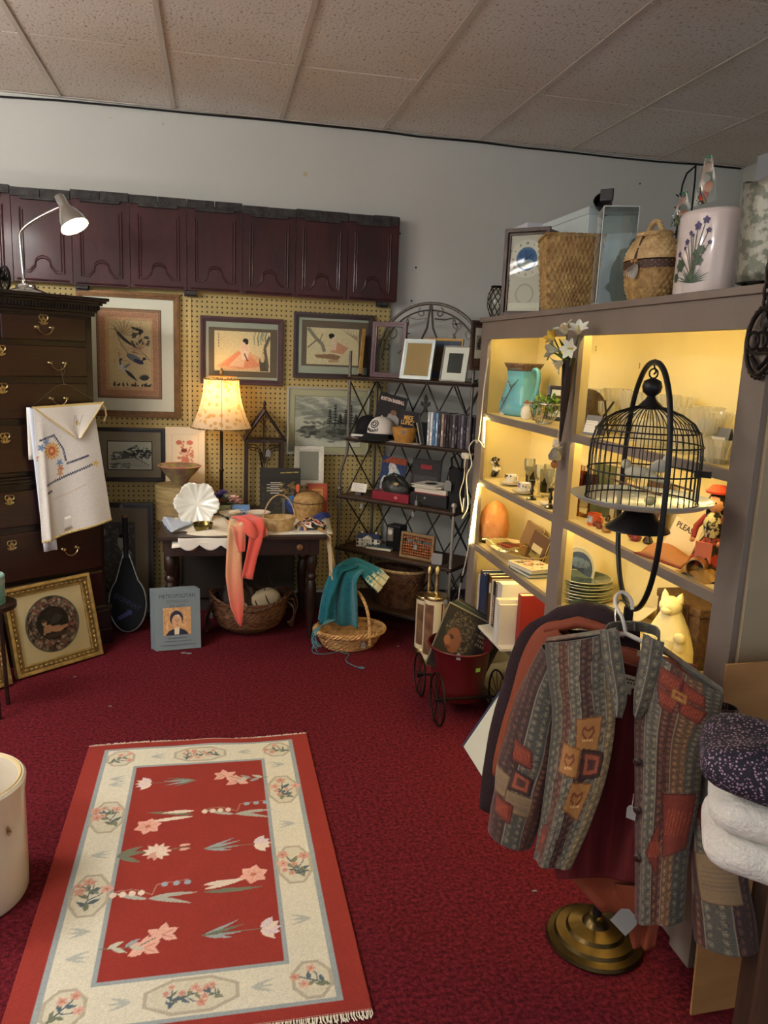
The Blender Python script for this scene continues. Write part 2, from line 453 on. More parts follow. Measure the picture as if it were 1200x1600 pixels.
for px,py in((-90,141),(0,151),(93,157),(190,166),(300,177),(437,188),(450,191),(600,206),(650,213),(748,222),(820,231),(890,238),(960,246),(1033,253),(1100,257),(1158,262)):
 p=PY(px,py,WALL_Y-.012);p.z=min(p.z,CEIL_Z-.014);pts.append(p)
c=MB().tube(pts,.006,6).build('ceiling_cable',mat('cable_black',(16,16,18),.5))
tag(c,'thin black cable tacked along the top of the back wall','cable')
# pressed tin valance
VY=4.93
edges=[(-130,276,414),(18,287,426),(112,293,434),(203,305,441),(292,313,451),(379,320,456),(462,328,461),(543,334,466),(621,338,471)]
vx=[PY(x,(a+b)/2,VY).x for x,a,b in edges]
val=thing('tin_valance','long valance of maroon pressed tin panels with blackened top edge above the pegboard','valance',(0,VY,0))
M_TIN=mat('tin_maroon',(70,28,29),.6,metal=.15,col2=(46,19,21),vscale=6,bump=.15,bscale=25,stretch=(1,1,.4),coat=.15)
M_TINCAP=mat('tin_black',(44,42,42),.6,metal=.4,col2=(74,72,70),vscale=30,bump=.3,bscale=80)
for i in range(8):
 xa,xb=vx[i],vx[i+1];zt=2.49+random.uniform(-.006,.006)-.001*i;zb=1.985+random.uniform(-.004,.004)
 w=xb-xa;dep=random.uniform(0,.006)
 m=MB();m.bx(xa+.002,xb-.002,-dep,.012,zb,zt-.03)
 def rim(pts,r):m.tube([(x,-dep-.001,z)for x,z in pts],r,6)
 a,b,lo,hi=xa+.045,xb-.045,zb+.05,zt-.10;q=w*.22
 mid=(xa+xb)/2
 for off in(0,.014):
  A,B,LO,HI=a+off,b-off,lo+off,hi-off
  pts=[(A,HI),(A,LO),(mid-q,LO),(mid-q+.03,LO+.035)]
  pts+=[(mid-q*.6*math.cos(t),LO+.045+.035*math.sin(t))for t in[PI*k/6 for k in range(7)]]
  pts+=[(mid+q-.03,LO+.035),(mid+q,LO),(B,LO),(B,HI)]
  rim(pts,.005 if off==0 else .0035)
 rim([(xa+.02,zb+.012),(xb-.02,zb+.012)],.006)
 p=m.build('tin_panel',M_TIN,val,smooth=45)
 c=MB();n=2
 for k in range(n):
  c.bx(xa+w*k/n,xa+w*(k+1)/n-.003,-.012-dep,.016,zt-.045,zt+.004*random.random())
 c.bx(xa+.05,xb-.05,-.018-dep,0,zt-.06,zt-.045)
 c.build('cap_strip',M_TINCAP,p,smooth=0,bevel=.002)
e=MB();e.bx(vx[8]-.001,vx[8]+.006,0,WALL_Y-VY-.002,1.99,2.485);e.build('end_panel',M_TIN,val,smooth=0)
for px in(127,297,600):
 x=PY(px,460,VY).x
 b=MB();b.bx(x-.035,x+.035,.012,WALL_Y-VY-.004,1.965,1.99);b.bx(x-.035,x+.035,WALL_Y-VY-.062,WALL_Y-VY-.05,1.955,1.99)
 b.build('bracket',M_TINCAP,val,smooth=0,bevel=.002)
 # CHEST OF DRAWERS
DA=math.radians(36);DC=Vector((-.563,4.477,0))
DU=Vector((math.cos(DA),math.sin(DA),0));DN=Vector((math.sin(DA),-math.cos(DA),0))
M_MAH=mat('mahogany',(46,21,16),.28,col2=(30,13,10),vscale=5,stretch=(1,4,14),coat=.4,detail=6)
M_MAHD=mat('mahogany_dark',(29,15,13),.3,col2=(19,10,9),vscale=6,stretch=(1,4,10),coat=.4)
M_BRASS=mat('brass_old',(196,174,126),.3,metal=1,var=.2,vscale=40)
dresser=thing('chest_of_drawers','tall dark mahogany chest on chest with brass pulls standing in the corner','dresser',DC,DA)
c=MB();c.bx(-1.045,-.030,.014,.50,.20,.945);c.build('lower_case',M_MAHD,dresser,smooth=0,bevel=.004)
c=MB();c.bx(-1.010,-.060,.030,.48,.985,1.80);c.build('upper_case',M_MAHD,dresser,smooth=0,bevel=.004)
c=MB()
for z0,z1,o in((.945,.955,.022),(.955,.972,.012),(.972,.985,.004)):c.bx(-1.05-o+.005,-.025+o-.002,.014-o,.5,z0,z1)
c.build('waist_molding',M_MAHD,dresser,smooth=0,bevel=.003)
c=MB();c.bx(-1.075,0,0,.52,0,.09);c.bx(-1.07,-.004,.004,.515,.09,.20);c.bx(-1.075,0,0,.52,.20,.226)
c.build('plinth',M_MAHD,dresser,smooth=0,bevel=.004)
c=MB()
for z0,z1,o in((1.795,1.812,.012),(1.812,1.826,.022),(1.850,1.862,.042),(1.862,1.874,.056),(1.874,1.890,.066)):
 c.bx(-1.012-o,-.058+o,.03-o,.50,z0,z1)
cor=c.build('cornice',M_MAHD,dresser,smooth=0,bevel=.003)
c=MB();c.bx(-1.012-.026,-.058+.026,.004,.49,1.826,1.850)
x=-1.03
while x<-.04:
 c.bx(x,x+.009,-.008,.01,1.829,1.848);x+=.0165
c.build('dentil_band',M_MAHD,cor,smooth=0)
def bail_pull(parent,x,z,y,w=.075):
 m=MB()
 for s in(-1,1):
  m.lathe([(0,0),(.010,0),(.009,.004),(.005,.008),(.0045,.016),(.008,.019),(.008,.023),(0,.026)],10,M=TR(x+s*w/2,y,z,rx=PI/2))
 pts=[(x-w/2+w*t,y-.020-.004*math.sin(PI*t),z-.034*math.sin(PI*t)**.55)for t in[k/14 for k in range(15)]]
 m.tube(pts,[.0022+.0016*math.sin(PI*k/14)for k in range(15)],6)
 return m.build('bail_pull',M_BRASS,parent,smooth=60)
def escutcheon(parent,x,z,y,s=1.0):
 m=MB()
 m.prism([(-.010,-.018),(.010,-.018),(.013,.004),(.006,.018),(-.006,.018),(-.013,.004)],.003,M=TR(x,y-.003,z,s=s))
 for sx in(-1,1):
  m.tube([(x+sx*s*(.012+.010*math.sin(a)),y-.003,z+s*(.006+.012*(1-math.cos(a))))for a in[k*.45 for k in range(9)]],.0032*s,5)
  m.tube([(x+sx*s*(.010+.012*t),y-.003,z-s*(.010+.004*math.sin(6*t)))for t in[k/6 for k in range(7)]],.003*s,5)
 m.tube([(x,y-.003,z+.018*s),(x-.004*s,y-.003,z+.026*s),(x+.003*s,y-.003,z+.032*s)],.003*s,5)
 o=m.build('escutcheon',M_BRASS,parent,smooth=60)
 k=MB();k.lathe([(0,0),(.0035,0),(.0035,.0006),(0,.0006)],10,M=TR(x,y-.0035,z+.003,rx=PI/2));k.bx(x-.0015,x+.0015,y-.0042,y-.0035,z-.009,z+.003)
 k.build('keyhole',mat('keyhole_black',(8,7,6),.8),o,smooth=0)
 return o
CXD=-.537
def drawer(x0,x1,z0,z1,y,pulls=(),escs=()):
 m=MB();m.bx(x0,x1,y-.014,y+.02,z0,z1)
 d=m.build('drawer',M_MAH,dresser,smooth=0,bevel=.005)
 for p in pulls:bail_pull(d,p[0],p[1],y-.014)
 for e in escs:escutcheon(d,e[0],e[1],y-.014)
UY=.030
drawer(-.530,-.098,1.664,1.782,UY,[(-.322,1.726)],[(-.322,1.757)])
drawer(-.975,-.545,1.664,1.782,UY,[(-.752,1.726)],[(-.752,1.757)])
for z0,z1,pz,ez in((1.484,1.638,1.553,1.60),(1.276,1.452,1.375,1.42),(1.008,1.246,1.14,1.178)):
 drawer(-.975,-.098,z0,z1,UY,[(CXD+.275,pz),(CXD-.275,pz)],[(CXD,ez)])
LY=.014
for z0,z1,pz,ez in((.735,.918,.845,.872),(.455,.700,.585,.640),(.245,.430,.35,.395)):
 drawer(-1.02,-.052,z0,z1,LY,[(CXD+.30,pz),(CXD-.30,pz)],[(CXD,ez)])
DTOP=1.890
def DL(x,y,z):
 return DC+DU*x-DN*y+Vector((0,0,z))
 # gooseneck lamp on the chest
M_CHROME=mat('chrome',(200,200,198),.16,metal=1)
lp=DL(-.315,.20,DTOP);LK=mpp(lp)
lamp=thing('desk_lamp','chrome gooseneck desk lamp, lit, on top of the tall chest','lamp',lp)
m=MB();m.lathe([(0,0),(.098,0),(.100,.006),(.094,.014),(.060,.026),(.045,.036),(.042,.048),(.020,.054),(0,.055)],32);m.build('base',M_CHROME,lamp,smooth=50)
n0=Vector((-.012,0,.05));hh=PY(100,322,lp.y-.06)-lp;top=hh
neck=[n0,n0+Vector((-.004,0,.10)),n0+Vector((-.008,0,.18)),n0+Vector((-.010,0,.235))]
a,b=neck[-1],hh+Vector((-.005,0,-.0))
for k in range(1,11):
 t=k/10;q=a*(1-t)**2+(a+Vector((.012,-.01,.055)))*2*t*(1-t)+b*t*t;neck.append(q)
m=MB();m.tube(neck,.0075,10);m.build('gooseneck',M_CHROME,lamp,smooth=60)
m=MB();m.lathe([(.012,.05),(.012,.064),(.009,.07)],12,c=(n0 .x,0,0));m.build('collar',M_CHROME,lamp,smooth=50)
axis=(PY(120,356,lp.y-.10)-PY(99,316,lp.y-.06)).normalized()
q=Vector((0,0,-1)).rotation_difference(axis).to_matrix().to_4x4()
H=Matrix.Translation(hh)@q
m=MB()
m.lathe([(0,.055),(.024,.055),(.026,.05),(.026,.0),(.030,-.012),(.050,-.045),(.066,-.080),(.072,-.115),(.071,-.115),(.064,-.080),(.048,-.046),(.02,-.02),(0,-.018)],32,M=H)
sh=m.build('reflector_shade',M_CHROME,lamp,smooth=50)
m=MB();m.lathe([(0,-.02),(.018,-.025),(.030,-.055),(.046,-.085),(.060,-.102),(.062,-.106),(.05,-.114),(.025,-.119),(0,-.120)],24,M=H)
m.build('reflector_bulb',mat('bulb_glow',(255,236,205),.4,emit=22,ecol=(255,226,180)),sh,smooth=60)
# small iron wheel (model gun carriage) at the picture's edge
wp=DL(-.47,.14,DTOP)
t=thing('model_cannon','small black iron model cannon with spoked wheels on the chest','figurine',wp,DA)
M_IRON=mat('iron_black',(26,23,22),.45,metal=.6,bump=.2,bscale=90)
def spoked(parent,R,x,tw=.012,n=10,rr=.006):
 m=MB();m.lathe([(R-rr*1.6,-tw/2),(R,-tw/2),(R,tw/2),(R-rr*1.6,tw/2),(R-rr*1.6,-tw/2)],30,M=TR(x,0,R,ry=PI/2))
 m.lathe([(0,-tw),(rr*2,-tw),(rr*2,tw),(0,tw)],12,M=TR(x,0,R,ry=PI/2))
 for k in range(n):
  a=2*PI*k/n;m.tube([(x,rr*1.5*math.cos(a),R+rr*1.5*math.sin(a)),(x,(R-rr)*math.cos(a),R+(R-rr)*math.sin(a))],rr*.55,5)
 return m.build('wheel',M_IRON,parent,smooth=50)
spoked(t,.062,0.02);spoked(t,.062,-.10)
m=MB();m.tube([(-.12,0,.062),(.035,0,.062)],.007,8);m.build('axle',M_IRON,t)
m=MB();m.lathe([(0,-.08),(.018,-.08),(.02,-.06),(.016,.06),(.018,.09),(.012,.092),(.012,.05),(0,.05)],14,M=TR(-.04,0,.085,rx=PI/2));m.build('barrel',M_IRON,t)
# embroidered tablecloth on a wire hanger
hp=DL(-.262,-.030,1.525)
hang=thing('wire_hanger','thin wire coat hanger hooked on a brass drawer pull','hanger',hp,DA)
m=MB()
hook=[(0.012,.0,-.03),(.018,-.004,.0),(.01,-.006,.012),(-.002,-.006,.010),(0,-.004,-.012),(.004,-.004,-.045),(.010,-.004,-.075)]
m.tube(hook,.0016,5)
m.tube([(.010,-.004,-.075),(-.03,-.004,-.085),(-.10,-.004,-.140),(-.168,-.004,-.192),(.02,-.004,-.205),(.215,-.004,-.180),(.10,-.004,-.118),(.03,-.004,-.078),(.010,-.004,-.075)],.0016,5)
m.build('wire',mat('wire_steel',(120,112,98),.4,metal=.9),hang,smooth=60)
def cloth_print(W,H):
 c=Cv(W,H,(226,224,216),420)
 rs=random.Random(3)
 def stitch(x0,y0,x1,y1,n,col=(40,48,84)):
  for k in range(n):
   t=k/n;x=x0+(x1-x0)*t;y=y0+(y1-y0)*t
   c.line([(x,y-.006),(x+.005,y+.007),(x+.010,y-.006)],.0045,col)
 cx,cy=.085,.44
 for k in range(26):
  a=2*PI*k/26;c.leaf(cx,cy,.050,.012,a,(208,150,72)if k%2 else(228,196,140))
 c.ell(cx,cy,.020,.024,(196,104,62));c.ell(cx,cy,.009,.011,(226,170,120))
 for dx,dy,cl in((-.045,.02,(104,134,176)),(-.02,.04,(120,148,190)),(.03,-.055,(110,140,180)),(.032,-.08,(196,130,86)),(.028,-.10,(206,160,110)),(-.07,-.02,(206,150,90))):
  for k in range(5):c.leaf(cx+dx*1.3,cy+dy*1.2,.022,.010,1.25*k+dx*30,cl)
 stitch(.02,.50,.10,.515,7);stitch(.10,.515,.145,.44,7);stitch(.145,.44,.155,.37,6)
 stitch(.160,.362,.285,.385,13);stitch(.04,.275,.30,.335,22);stitch(.04,.235,.07,.24,3)
 for k in range(5):c.leaf(.318,.335,.022,.009,1.25*k,(222,186,90))
 c.line([(.06,.195),(.15,.205),(.25,.235)],.0025,(200,170,120))
 c.noise(.02,5,3)
 return c
ck=cloth_print(.36,.66)
def cfn(U,Vv):
 x=-.155+U*.345+(.5-Vv)*.06*(U)-.02*(1-Vv)*(1-U)+.03*(1-Vv)
 z=-.19-.66*(1-Vv)+.018*(U)+.05*(1-Vv)*(U-.45)
 y=-.012-.010*np.sin(U*9+1.2)*(1-Vv)-.018*np.exp(-((U-.10)/.05)**2)*(1-Vv)
 return x,y,z
cl=thing('tablecloth','white tablecloth embroidered with orange flowers hanging in front of the chest','tablecloth',hp,DA)
ck.mesh('front_fold',vcmat('linen_print',.85,.1,500),cl,cfn,smooth=1,solid=.002)
m=MB();m.grid(lambda u,v:(-.175+.07*u+.05*v,.004-.006*math.sin(7*u),-.19-.74*v+.0*u),8,16);m.build('side_fold',mat('linen_blue',(206,214,226),.85),cl,solid=.002)
m=MB();m.grid(lambda u,v:(-.18+.10*u,.010-.003*math.sin(9*u),-.19-.26*v),8,8);m.build('back_fold',mat('linen',(224,222,212),.85),cl,solid=.002)
m=MB();m.grid(lambda u,v:(-.10+.24*u,-.002+.003*math.sin(11*u),-.78-.07*v+.05*u),10,4);m.build('under_fold',mat('linen'),cl,solid=.002)
nc=Cv(.36,.19,(228,224,212),420)
nc.line([(0,.185),(.36,.185)],.012,(214,186,112));
def nfn(U,Vv):
 w=1-Vv
 xt=-.165+U*.375;xb=.055+0*U
 x=xt*Vv+(xb+.02*U)*(1-Vv);z=-.185-.165*(1-Vv)+.02*U*Vv
 y=-.024-.004*np.sin(U*8)-.004*(1-Vv)
 return x,y,z
for(sx,sy,ex,ey)in((.16,.06,.20,.12),(.20,.12,.24,.07),(.24,.07,.26,.13)):
 for k in range(5):
  t=k/5;nc.line([(sx+(ex-sx)*t,sy+(ey-sy)*t-.004),(sx+(ex-sx)*t+.006,sy+(ey-sy)*t+.006)],.0035,(52,60,110))
for k in range(9):nc.leaf(.21,.085,.018,.008,2*PI*k/9,(216,168,80))
nap=nc.mesh('napkin_corner',vcmat('linen_print'),cl,nfn,smooth=1,solid=.002)
M_LACE=mat('lace_yellow',(206,176,104),.85,bump=.6,bscale=200,col2=(226,206,150),vscale=120)
def lace(pts,w,parent,name='lace_edge',seed=1):
 0
 m=MB();P=[Vector(p)for p in pts]
 L=[0]
 for a,b in zip(P,P[1:]):L.append(L[-1]+(b-a).length)
 def at(s):
  for i in range(len(P)-1):
   if s<=L[i+1]or i==len(P)-2:
    t=(s-L[i])/max(1e-9,L[i+1]-L[i]);return P[i].lerp(P[i+1],t)
 n=int(L[-1]/(w*1.1))+1
 for k in range(n):
  c=at(L[-1]*(k+.5)/n);m.sph((c.x,c.y,c.z),(w*.75,w*.35,w*.7),8)
 m.tube([at(L[-1]*k/30)for k in range(31)],w*.3,5)
 return m.build(name,M_LACE,parent,smooth=60)
def cpt(u,v):
 a=cfn(np.array(u),np.array(v));return(float(a[0]),float(a[1])-.002,float(a[2]))
lace([cpt(k/12,0.0)for k in range(13)],.010,cl)
lace([(-.10+.24*u,-.003,-.85+.05*u)for u in[k/6 for k in range(7)]],.008,cl)
def npt(u,v):
 a=nfn(np.array(u),np.array(v));return(float(a[0]),float(a[1])-.002,float(a[2]))
lace([npt(0,1-k/8)for k in range(9)],.007,nap);lace([npt(1,1-k/8)for k in range(9)],.007,nap)
lace([(.205,-.006,-.17),(.232,-.004,-.20),(.236,-.004,-.24),(.222,-.004,-.27)],.009,cl)
# SHARED BUILDERS
def pane_mat(name='glazing',f=.10,col=(255,255,255),rough=.02,tint=(250,252,250),milk=0.0):
 if name in MATS:return MATS[name]
 m=bpy.data.materials.new(name);m.use_nodes=True;MATS[name]=m;nt=m.node_tree;nt.nodes.clear()
 o=nt.nodes.new('ShaderNodeOutputMaterial');mx=nt.nodes.new('ShaderNodeMixShader');t=nt.nodes.new('ShaderNodeBsdfTransparent');g=nt.nodes.new('ShaderNodeBsdfGlossy')
 t.inputs[0].default_value=lin(tint);g.inputs[0].default_value=lin(col);g.inputs['Roughness'].default_value=rough
 lw=nt.nodes.new('ShaderNodeLayerWeight');lw.inputs[0].default_value=f
 nt.links.new(lw.outputs['Fresnel'],mx.inputs[0]);nt.links.new(t.outputs[0],mx.inputs[1]);nt.links.new(g.outputs[0],mx.inputs[2])
 if milk:
  d=nt.nodes.new('ShaderNodeBsdfDiffuse');d.inputs[0].default_value=lin((240,238,226));tl=nt.nodes.new('ShaderNodeBsdfTranslucent');tl.inputs[0].default_value=lin((240,238,226))
  q=nt.nodes.new('ShaderNodeMixShader');q.inputs[0].default_value=.5;nt.links.new(d.outputs[0],q.inputs[1]);nt.links.new(tl.outputs[0],q.inputs[2])
  m2=nt.nodes.new('ShaderNodeMixShader');m2 .inputs[0].default_value=milk;nt.links.new(mx.outputs[0],m2 .inputs[1]);nt.links.new(q.outputs[0],m2 .inputs[2]);nt.links.new(m2 .outputs[0],o.inputs[0])
 else:nt.links.new(mx.outputs[0],o.inputs[0])
 return m
M_PANE=pane_mat()
M_GLASS=pane_mat('clear_glass',.35,(255,250,235),.04,(250,252,248),.10)
M_PRINT=vcmat('paper_print',.75)
def rect_px(x0,y0,x1,y1,Y):
 0
 a=PY(x0,(y0+y1)/2,Y);b=PY(x1,(y0+y1)/2,Y);c=PY((x0+x1)/2,y0,Y);d=PY((x0+x1)/2,y1,Y)
 return(a.x+b.x)/2,(c.z+d.z)/2,b.x-a.x,c.z-d.z
def picture(name,label,loc,rot,w,h,bw,dep,fmat,layers,cat='picture',glass=True,group=None,base=0.0,inner=None,back=True,profile=True):
 0
 t=thing(name,label,cat,loc,0,group,rot)
 m=MB();B=TR(0,0,base)
 m.frame(w,h,bw*.55,dep,M=B);
 if profile:
  m.frame(w-bw*.9,h-bw*.9,bw*.35,dep*.72,M=B);m.frame(w-bw*1.5,h-bw*1.5,bw*.3,dep*.5,M=B)
 else:m.frame(w-bw*.9,h-bw*.9,bw*.55,dep*.8,M=B)
 f=m.build('frame',fmat,t,smooth=0,bevel=min(.002,bw*.08))
 if inner:MB().frame(w-2*bw,h-2*bw,.004,dep*.45,M=B).build('fillet',inner,f,smooth=0)
 if back:MB().box((0,-.003,base),(w-bw*.6,.004,h-bw*.6)).build('backing',mat('card_brown',(150,122,84),.9),t,smooth=0)
 y=-.0055
 for L in layers:
  x,z,lw,lh,q=L[:5];nm=L[5]if len(L)>5 else('print' if isinstance(q,Cv)else 'mount')
  if isinstance(q,Cv):q.mesh(nm,M_PRINT,t,loc=(x,y,z+base))
  else:MB().box((x,y+.0008,z+base),(lw,.0016,lh)).build(nm,q,t,smooth=0)
  y-=.0012
 if glass:MB().box((0,min(y-.0006,-dep*.4),base),(w-bw*1.8,.0008,h-bw*1.8)).build('glass',M_PANE,t,smooth=0)
 return t
def book(label,loc,rot,w,h,t,col,name='book',cat='book',group=None,page=(222,212,188),over=.003,cov=None,front=None,rough=.5):
 0
 b=thing(name,label,cat,loc,0,group,rot)
 cm=cov or mat('cover_%d_%d_%d'%col,col,rough,coat=.1)
 ct=min(.003,t*.2);m=MB()
 m.bx(-w/2,w/2,-t/2,-t/2+ct,0,h);m.bx(-w/2,w/2,t/2-ct,t/2,0,h);m.bx(-w/2,-w/2+ct,-t/2+ct,t/2-ct,0,h)
 m.build('cover',cm,b,smooth=0,bevel=.0008)
 MB().bx(-w/2+ct,w/2-over,-t/2+ct,t/2-ct,over,h-over).build('pages',mat('pages_%d_%d_%d'%page,page,.9,bump=.3,bscale=400,stretch=(.05,3,.05)),b,smooth=0)
 if front is not None:front.mesh('cover_print',M_PRINT,b,loc=(0,-t/2-.0006,h/2))
 return b
def weave(name,material,parent,prof,nst,nrow,amp,sx=1.0,sy=1.0,fn=None,a0=0.0,a1=2*PI):
 0
 pr=np.array(prof,float);s=np.linspace(0,1,len(pr))
 nu=nst*4;nv=nrow*3
 U,Vv=np.meshgrid(np.linspace(0,1,nu+1),np.linspace(0,1,nv+1))
 r=np.interp(Vv,s,pr[:,0]);z=np.interp(Vv,s,pr[:,1])
 th=a0+(a1-a0)*U;row=Vv*nrow;k=np.floor(row-1e-6);fr=row-k
 bul=np.sin(PI*np.clip(fr,0,1))**.7
 d=amp*bul*(.6+.9*np.cos(nst*(a1-a0)/2/PI*2*PI*U*.5*2+PI*k))
 if fn is not None:
  sxk,syk=fn(th,Vv)
 else:sxk,syk=sx,sy
 R=r+d
 return grid_mesh(name,np.stack([R*sxk*np.cos(th),R*syk*np.sin(th),z],-1),None,material,parent,smooth=1)
def braid(m,ring,n,r,turns,strands=3,off=None,closed=True):
 0
 off=off or r*.9
 for k in range(strands):
  pts=[]
  for i in range(n):
   t=i/n if closed else i/(n-1);p=Vector(ring(t));q=Vector(ring((t+1e-3)%1.0 if closed else min(1,t+1e-3)))
   tg=(q-p);
   if tg.length<1e-9:tg=p-Vector(ring(t-1e-3))
   tg.normalize();a=tg.cross(Vector((0,0,1)))
   if a.length<1e-4:a=Vector((1,0,0))
   a.normalize();b=a.cross(tg);ph=2*PI*(turns*t+k/strands)
   pts.append(p+a*off*math.cos(ph)+b*off*math.sin(ph))
  m.tube(pts,r,5,closed=closed)
 return m
def ribbon(m,pts,width,nrm,nw=6,wave=0.0,seed=0):
 0
 P=[Vector(p)for p in pts];W=width if isinstance(width,(list,tuple))else[width]*len(P)
 N=nrm if isinstance(nrm,list)else[Vector(nrm)]*len(P)
 rs=random.Random(seed);ph=rs.random()*6
 def f(u,v):
  i=min(len(P)-1,int(round(v*(len(P)-1))));n=Vector(N[i]).normalized()
  t=P[min(i+1,len(P)-1)]-P[max(i-1,0)];t.normalize();o=n.cross(t)
  return P[i]+n*(W[i]*(u-.5))+o*(wave*math.sin(ph+u*2*PI*1.5+v*3))
 m.grid(f,nw,len(P)-1);return m
def smooth_path(pts,n=24):
 0
 P=[Vector(p)for p in pts];Q=[P[0]*2-P[1]]+P+[P[-1]*2-P[-2]];out=[]
 segs=len(P)-1
 for k in range(n+1):
  s=k/n*segs;i=min(segs-1,int(s));t=s-i
  a,b,c,d=Q[i],Q[i+1],Q[i+2],Q[i+3]
  out.append(.5*((2*b)+(c-a)*t+(2*a-5*b+4*c-d)*t*t+(3*b-a-3*c+d)*t**3))
 return out
def petal(m,c,L,w,az,el,curl=.4,n=4):
 0
 ca,sa=math.cos(az),math.sin(az)
 def f(u,v):
  e=el-curl*v;r=L*v*math.cos(el-curl*v*.5);z=L*v*math.sin(el-curl*v*.5)
  s=w*(u-.5)*math.sin(PI*min(1,(.12+.85*v)))**.7;dz=.25*w*abs(u-.5)
  return(c[0]+r*ca-s*sa,c[1]+r*sa+s*ca,c[2]+z+dz)
 m.grid(f,n,n);return m
 # PICTURES ON THE PEGBOARD
PYW=WALL_Y-.036
M_FGOLD=mat('frame_bronze',(112,80,46),.4,metal=.5,var=.25,vscale=30)
M_FMAH=mat('frame_mahogany',(66,28,24),.35,var=.2,vscale=20,coat=.3)
M_FDARK=mat('frame_dark',(38,28,24),.35,coat=.3)
M_FSILV=mat('frame_silver',(190,186,172),.3,metal=.8)
M_MCREAM=mat('mount_cream',(222,218,206),.9)
def sub(cx,cz,box,Y):
 x,z,w,h=rect_px(*box,Y);return x-cx,z-cz,w,h
 # pheasants
cx,cz,w,h=rect_px(122,456,281,651,PYW)
a=sub(cx,cz,(153,484,251,621),PYW);b=sub(cx,cz,(171,501,236,604),PYW)
c1=Cv(a[2],a[3],(150,112,88),420);W,H=a[2],a[3]
c1 .rect(.012,.012,W-.012,H-.012,(192,150,118));c1 .rect(.016,.016,W-.016,H-.016,(176,128,100));c1 .rect(.045,.045,W-.045,H-.045,(198,158,122));c1 .noise(.10,2,2)
c2=Cv(b[2],b[3],(204,180,140),560);W,H=b[2],b[3]
rs=random.Random(4)
for k in range(40):c2 .leaf(rs.uniform(.1,.9)*W,rs.uniform(.35,.95)*H,.05,.004,rs.uniform(0,6),(150,112,92),.5,rs.uniform(-.6,.6))
c2 .leaf(.12*W,.90*H,.185,.020,-1.05,(52,44,50),1,.35);c2 .line([(.15*W,.86*H),(.30*W,.62*H),(.50*W,.47*H)],.006,(150,120,90))
c2 .ell(.60*W,.43*H,.050,.019,(110,112,128),-.5);c2 .ell(.70*W,.385*H,.030,.012,(58,52,86),-.35);c2 .line([(.76*W,.38*H),(.83*W,.43*H)],.008,(52,46,80));c2 .ell(.84*W,.435*H,.011,.008,(38,34,44))
c2 .ell(.34*W,.27*H,.042,.016,(196,192,188),-.75);c2 .leaf(.36*W,.26*H,.10,.020,-.75,(50,46,54));c2 .line([(.26*W,.33*H),(.25*W,.40*H)],.009,(60,56,92));c2 .ell(.27*W,.41*H,.009,.007,(52,48,56));c2 .leaf(.33*W,.28*H,.055,.014,.6,(120,116,120))
for k in range(14):c2 .ell((.68+.10*math.cos(k*1.7))*W+.0*k,(.84+.05*math.sin(k*2.3))*H,.012,.007,(44,46,50),k)
c2 .line([(.74*W,.77*H),(.75*W,.92*H)],.004,(44,40,40))
for k in range(26):c2 .leaf(rs.uniform(.02,.98)*W,0,rs.uniform(.03,.07)*H*1.2,.010,PI/2+rs.uniform(-.6,.6),(58,54,48))
for k in range(9):c2 .leaf(.84*W,.10*H,.040,.012,PI/2-.9+.25*k,(66,56,62))
for k in range(6):c2 .line([(.55*W,.52*H),(.62*W+.012*k,.62*H-.01*k),(.72*W+.016*k,.60*H-.02*k)],.002,(140,86,70))
for k in range(9):c2 .leaf(.30*W,.80*H,.09,.007,-.4+.35*k,(140,120,84),.8,.5)
for k in range(7):c2 .leaf(.72*W,.58*H,.06,.006,.2+.5*k,(150,100,80),.8,.6)
for k in range(16):c2 .ell((.75+.2*math.cos(k))*W,(.70+.06*math.sin(2*k))*H,.010,.006,(60,60,56),k,.8)
c2 .noise(.06,3,2)
picture('framed_print','tall framed print of two pheasants in a wide cream mat, bronze frame',(cx,PYW,cz),(0,0,0),w,h,.034,.022,M_FGOLD,[(0,0,w-.05,h-.05,M_MCREAM),(a[0],a[1],a[2]+.012,a[3]+.012,mat('mount_line',(120,92,70),.9)),a[:2]+(0,0,c1),b[:2]+(0,0,c2)])
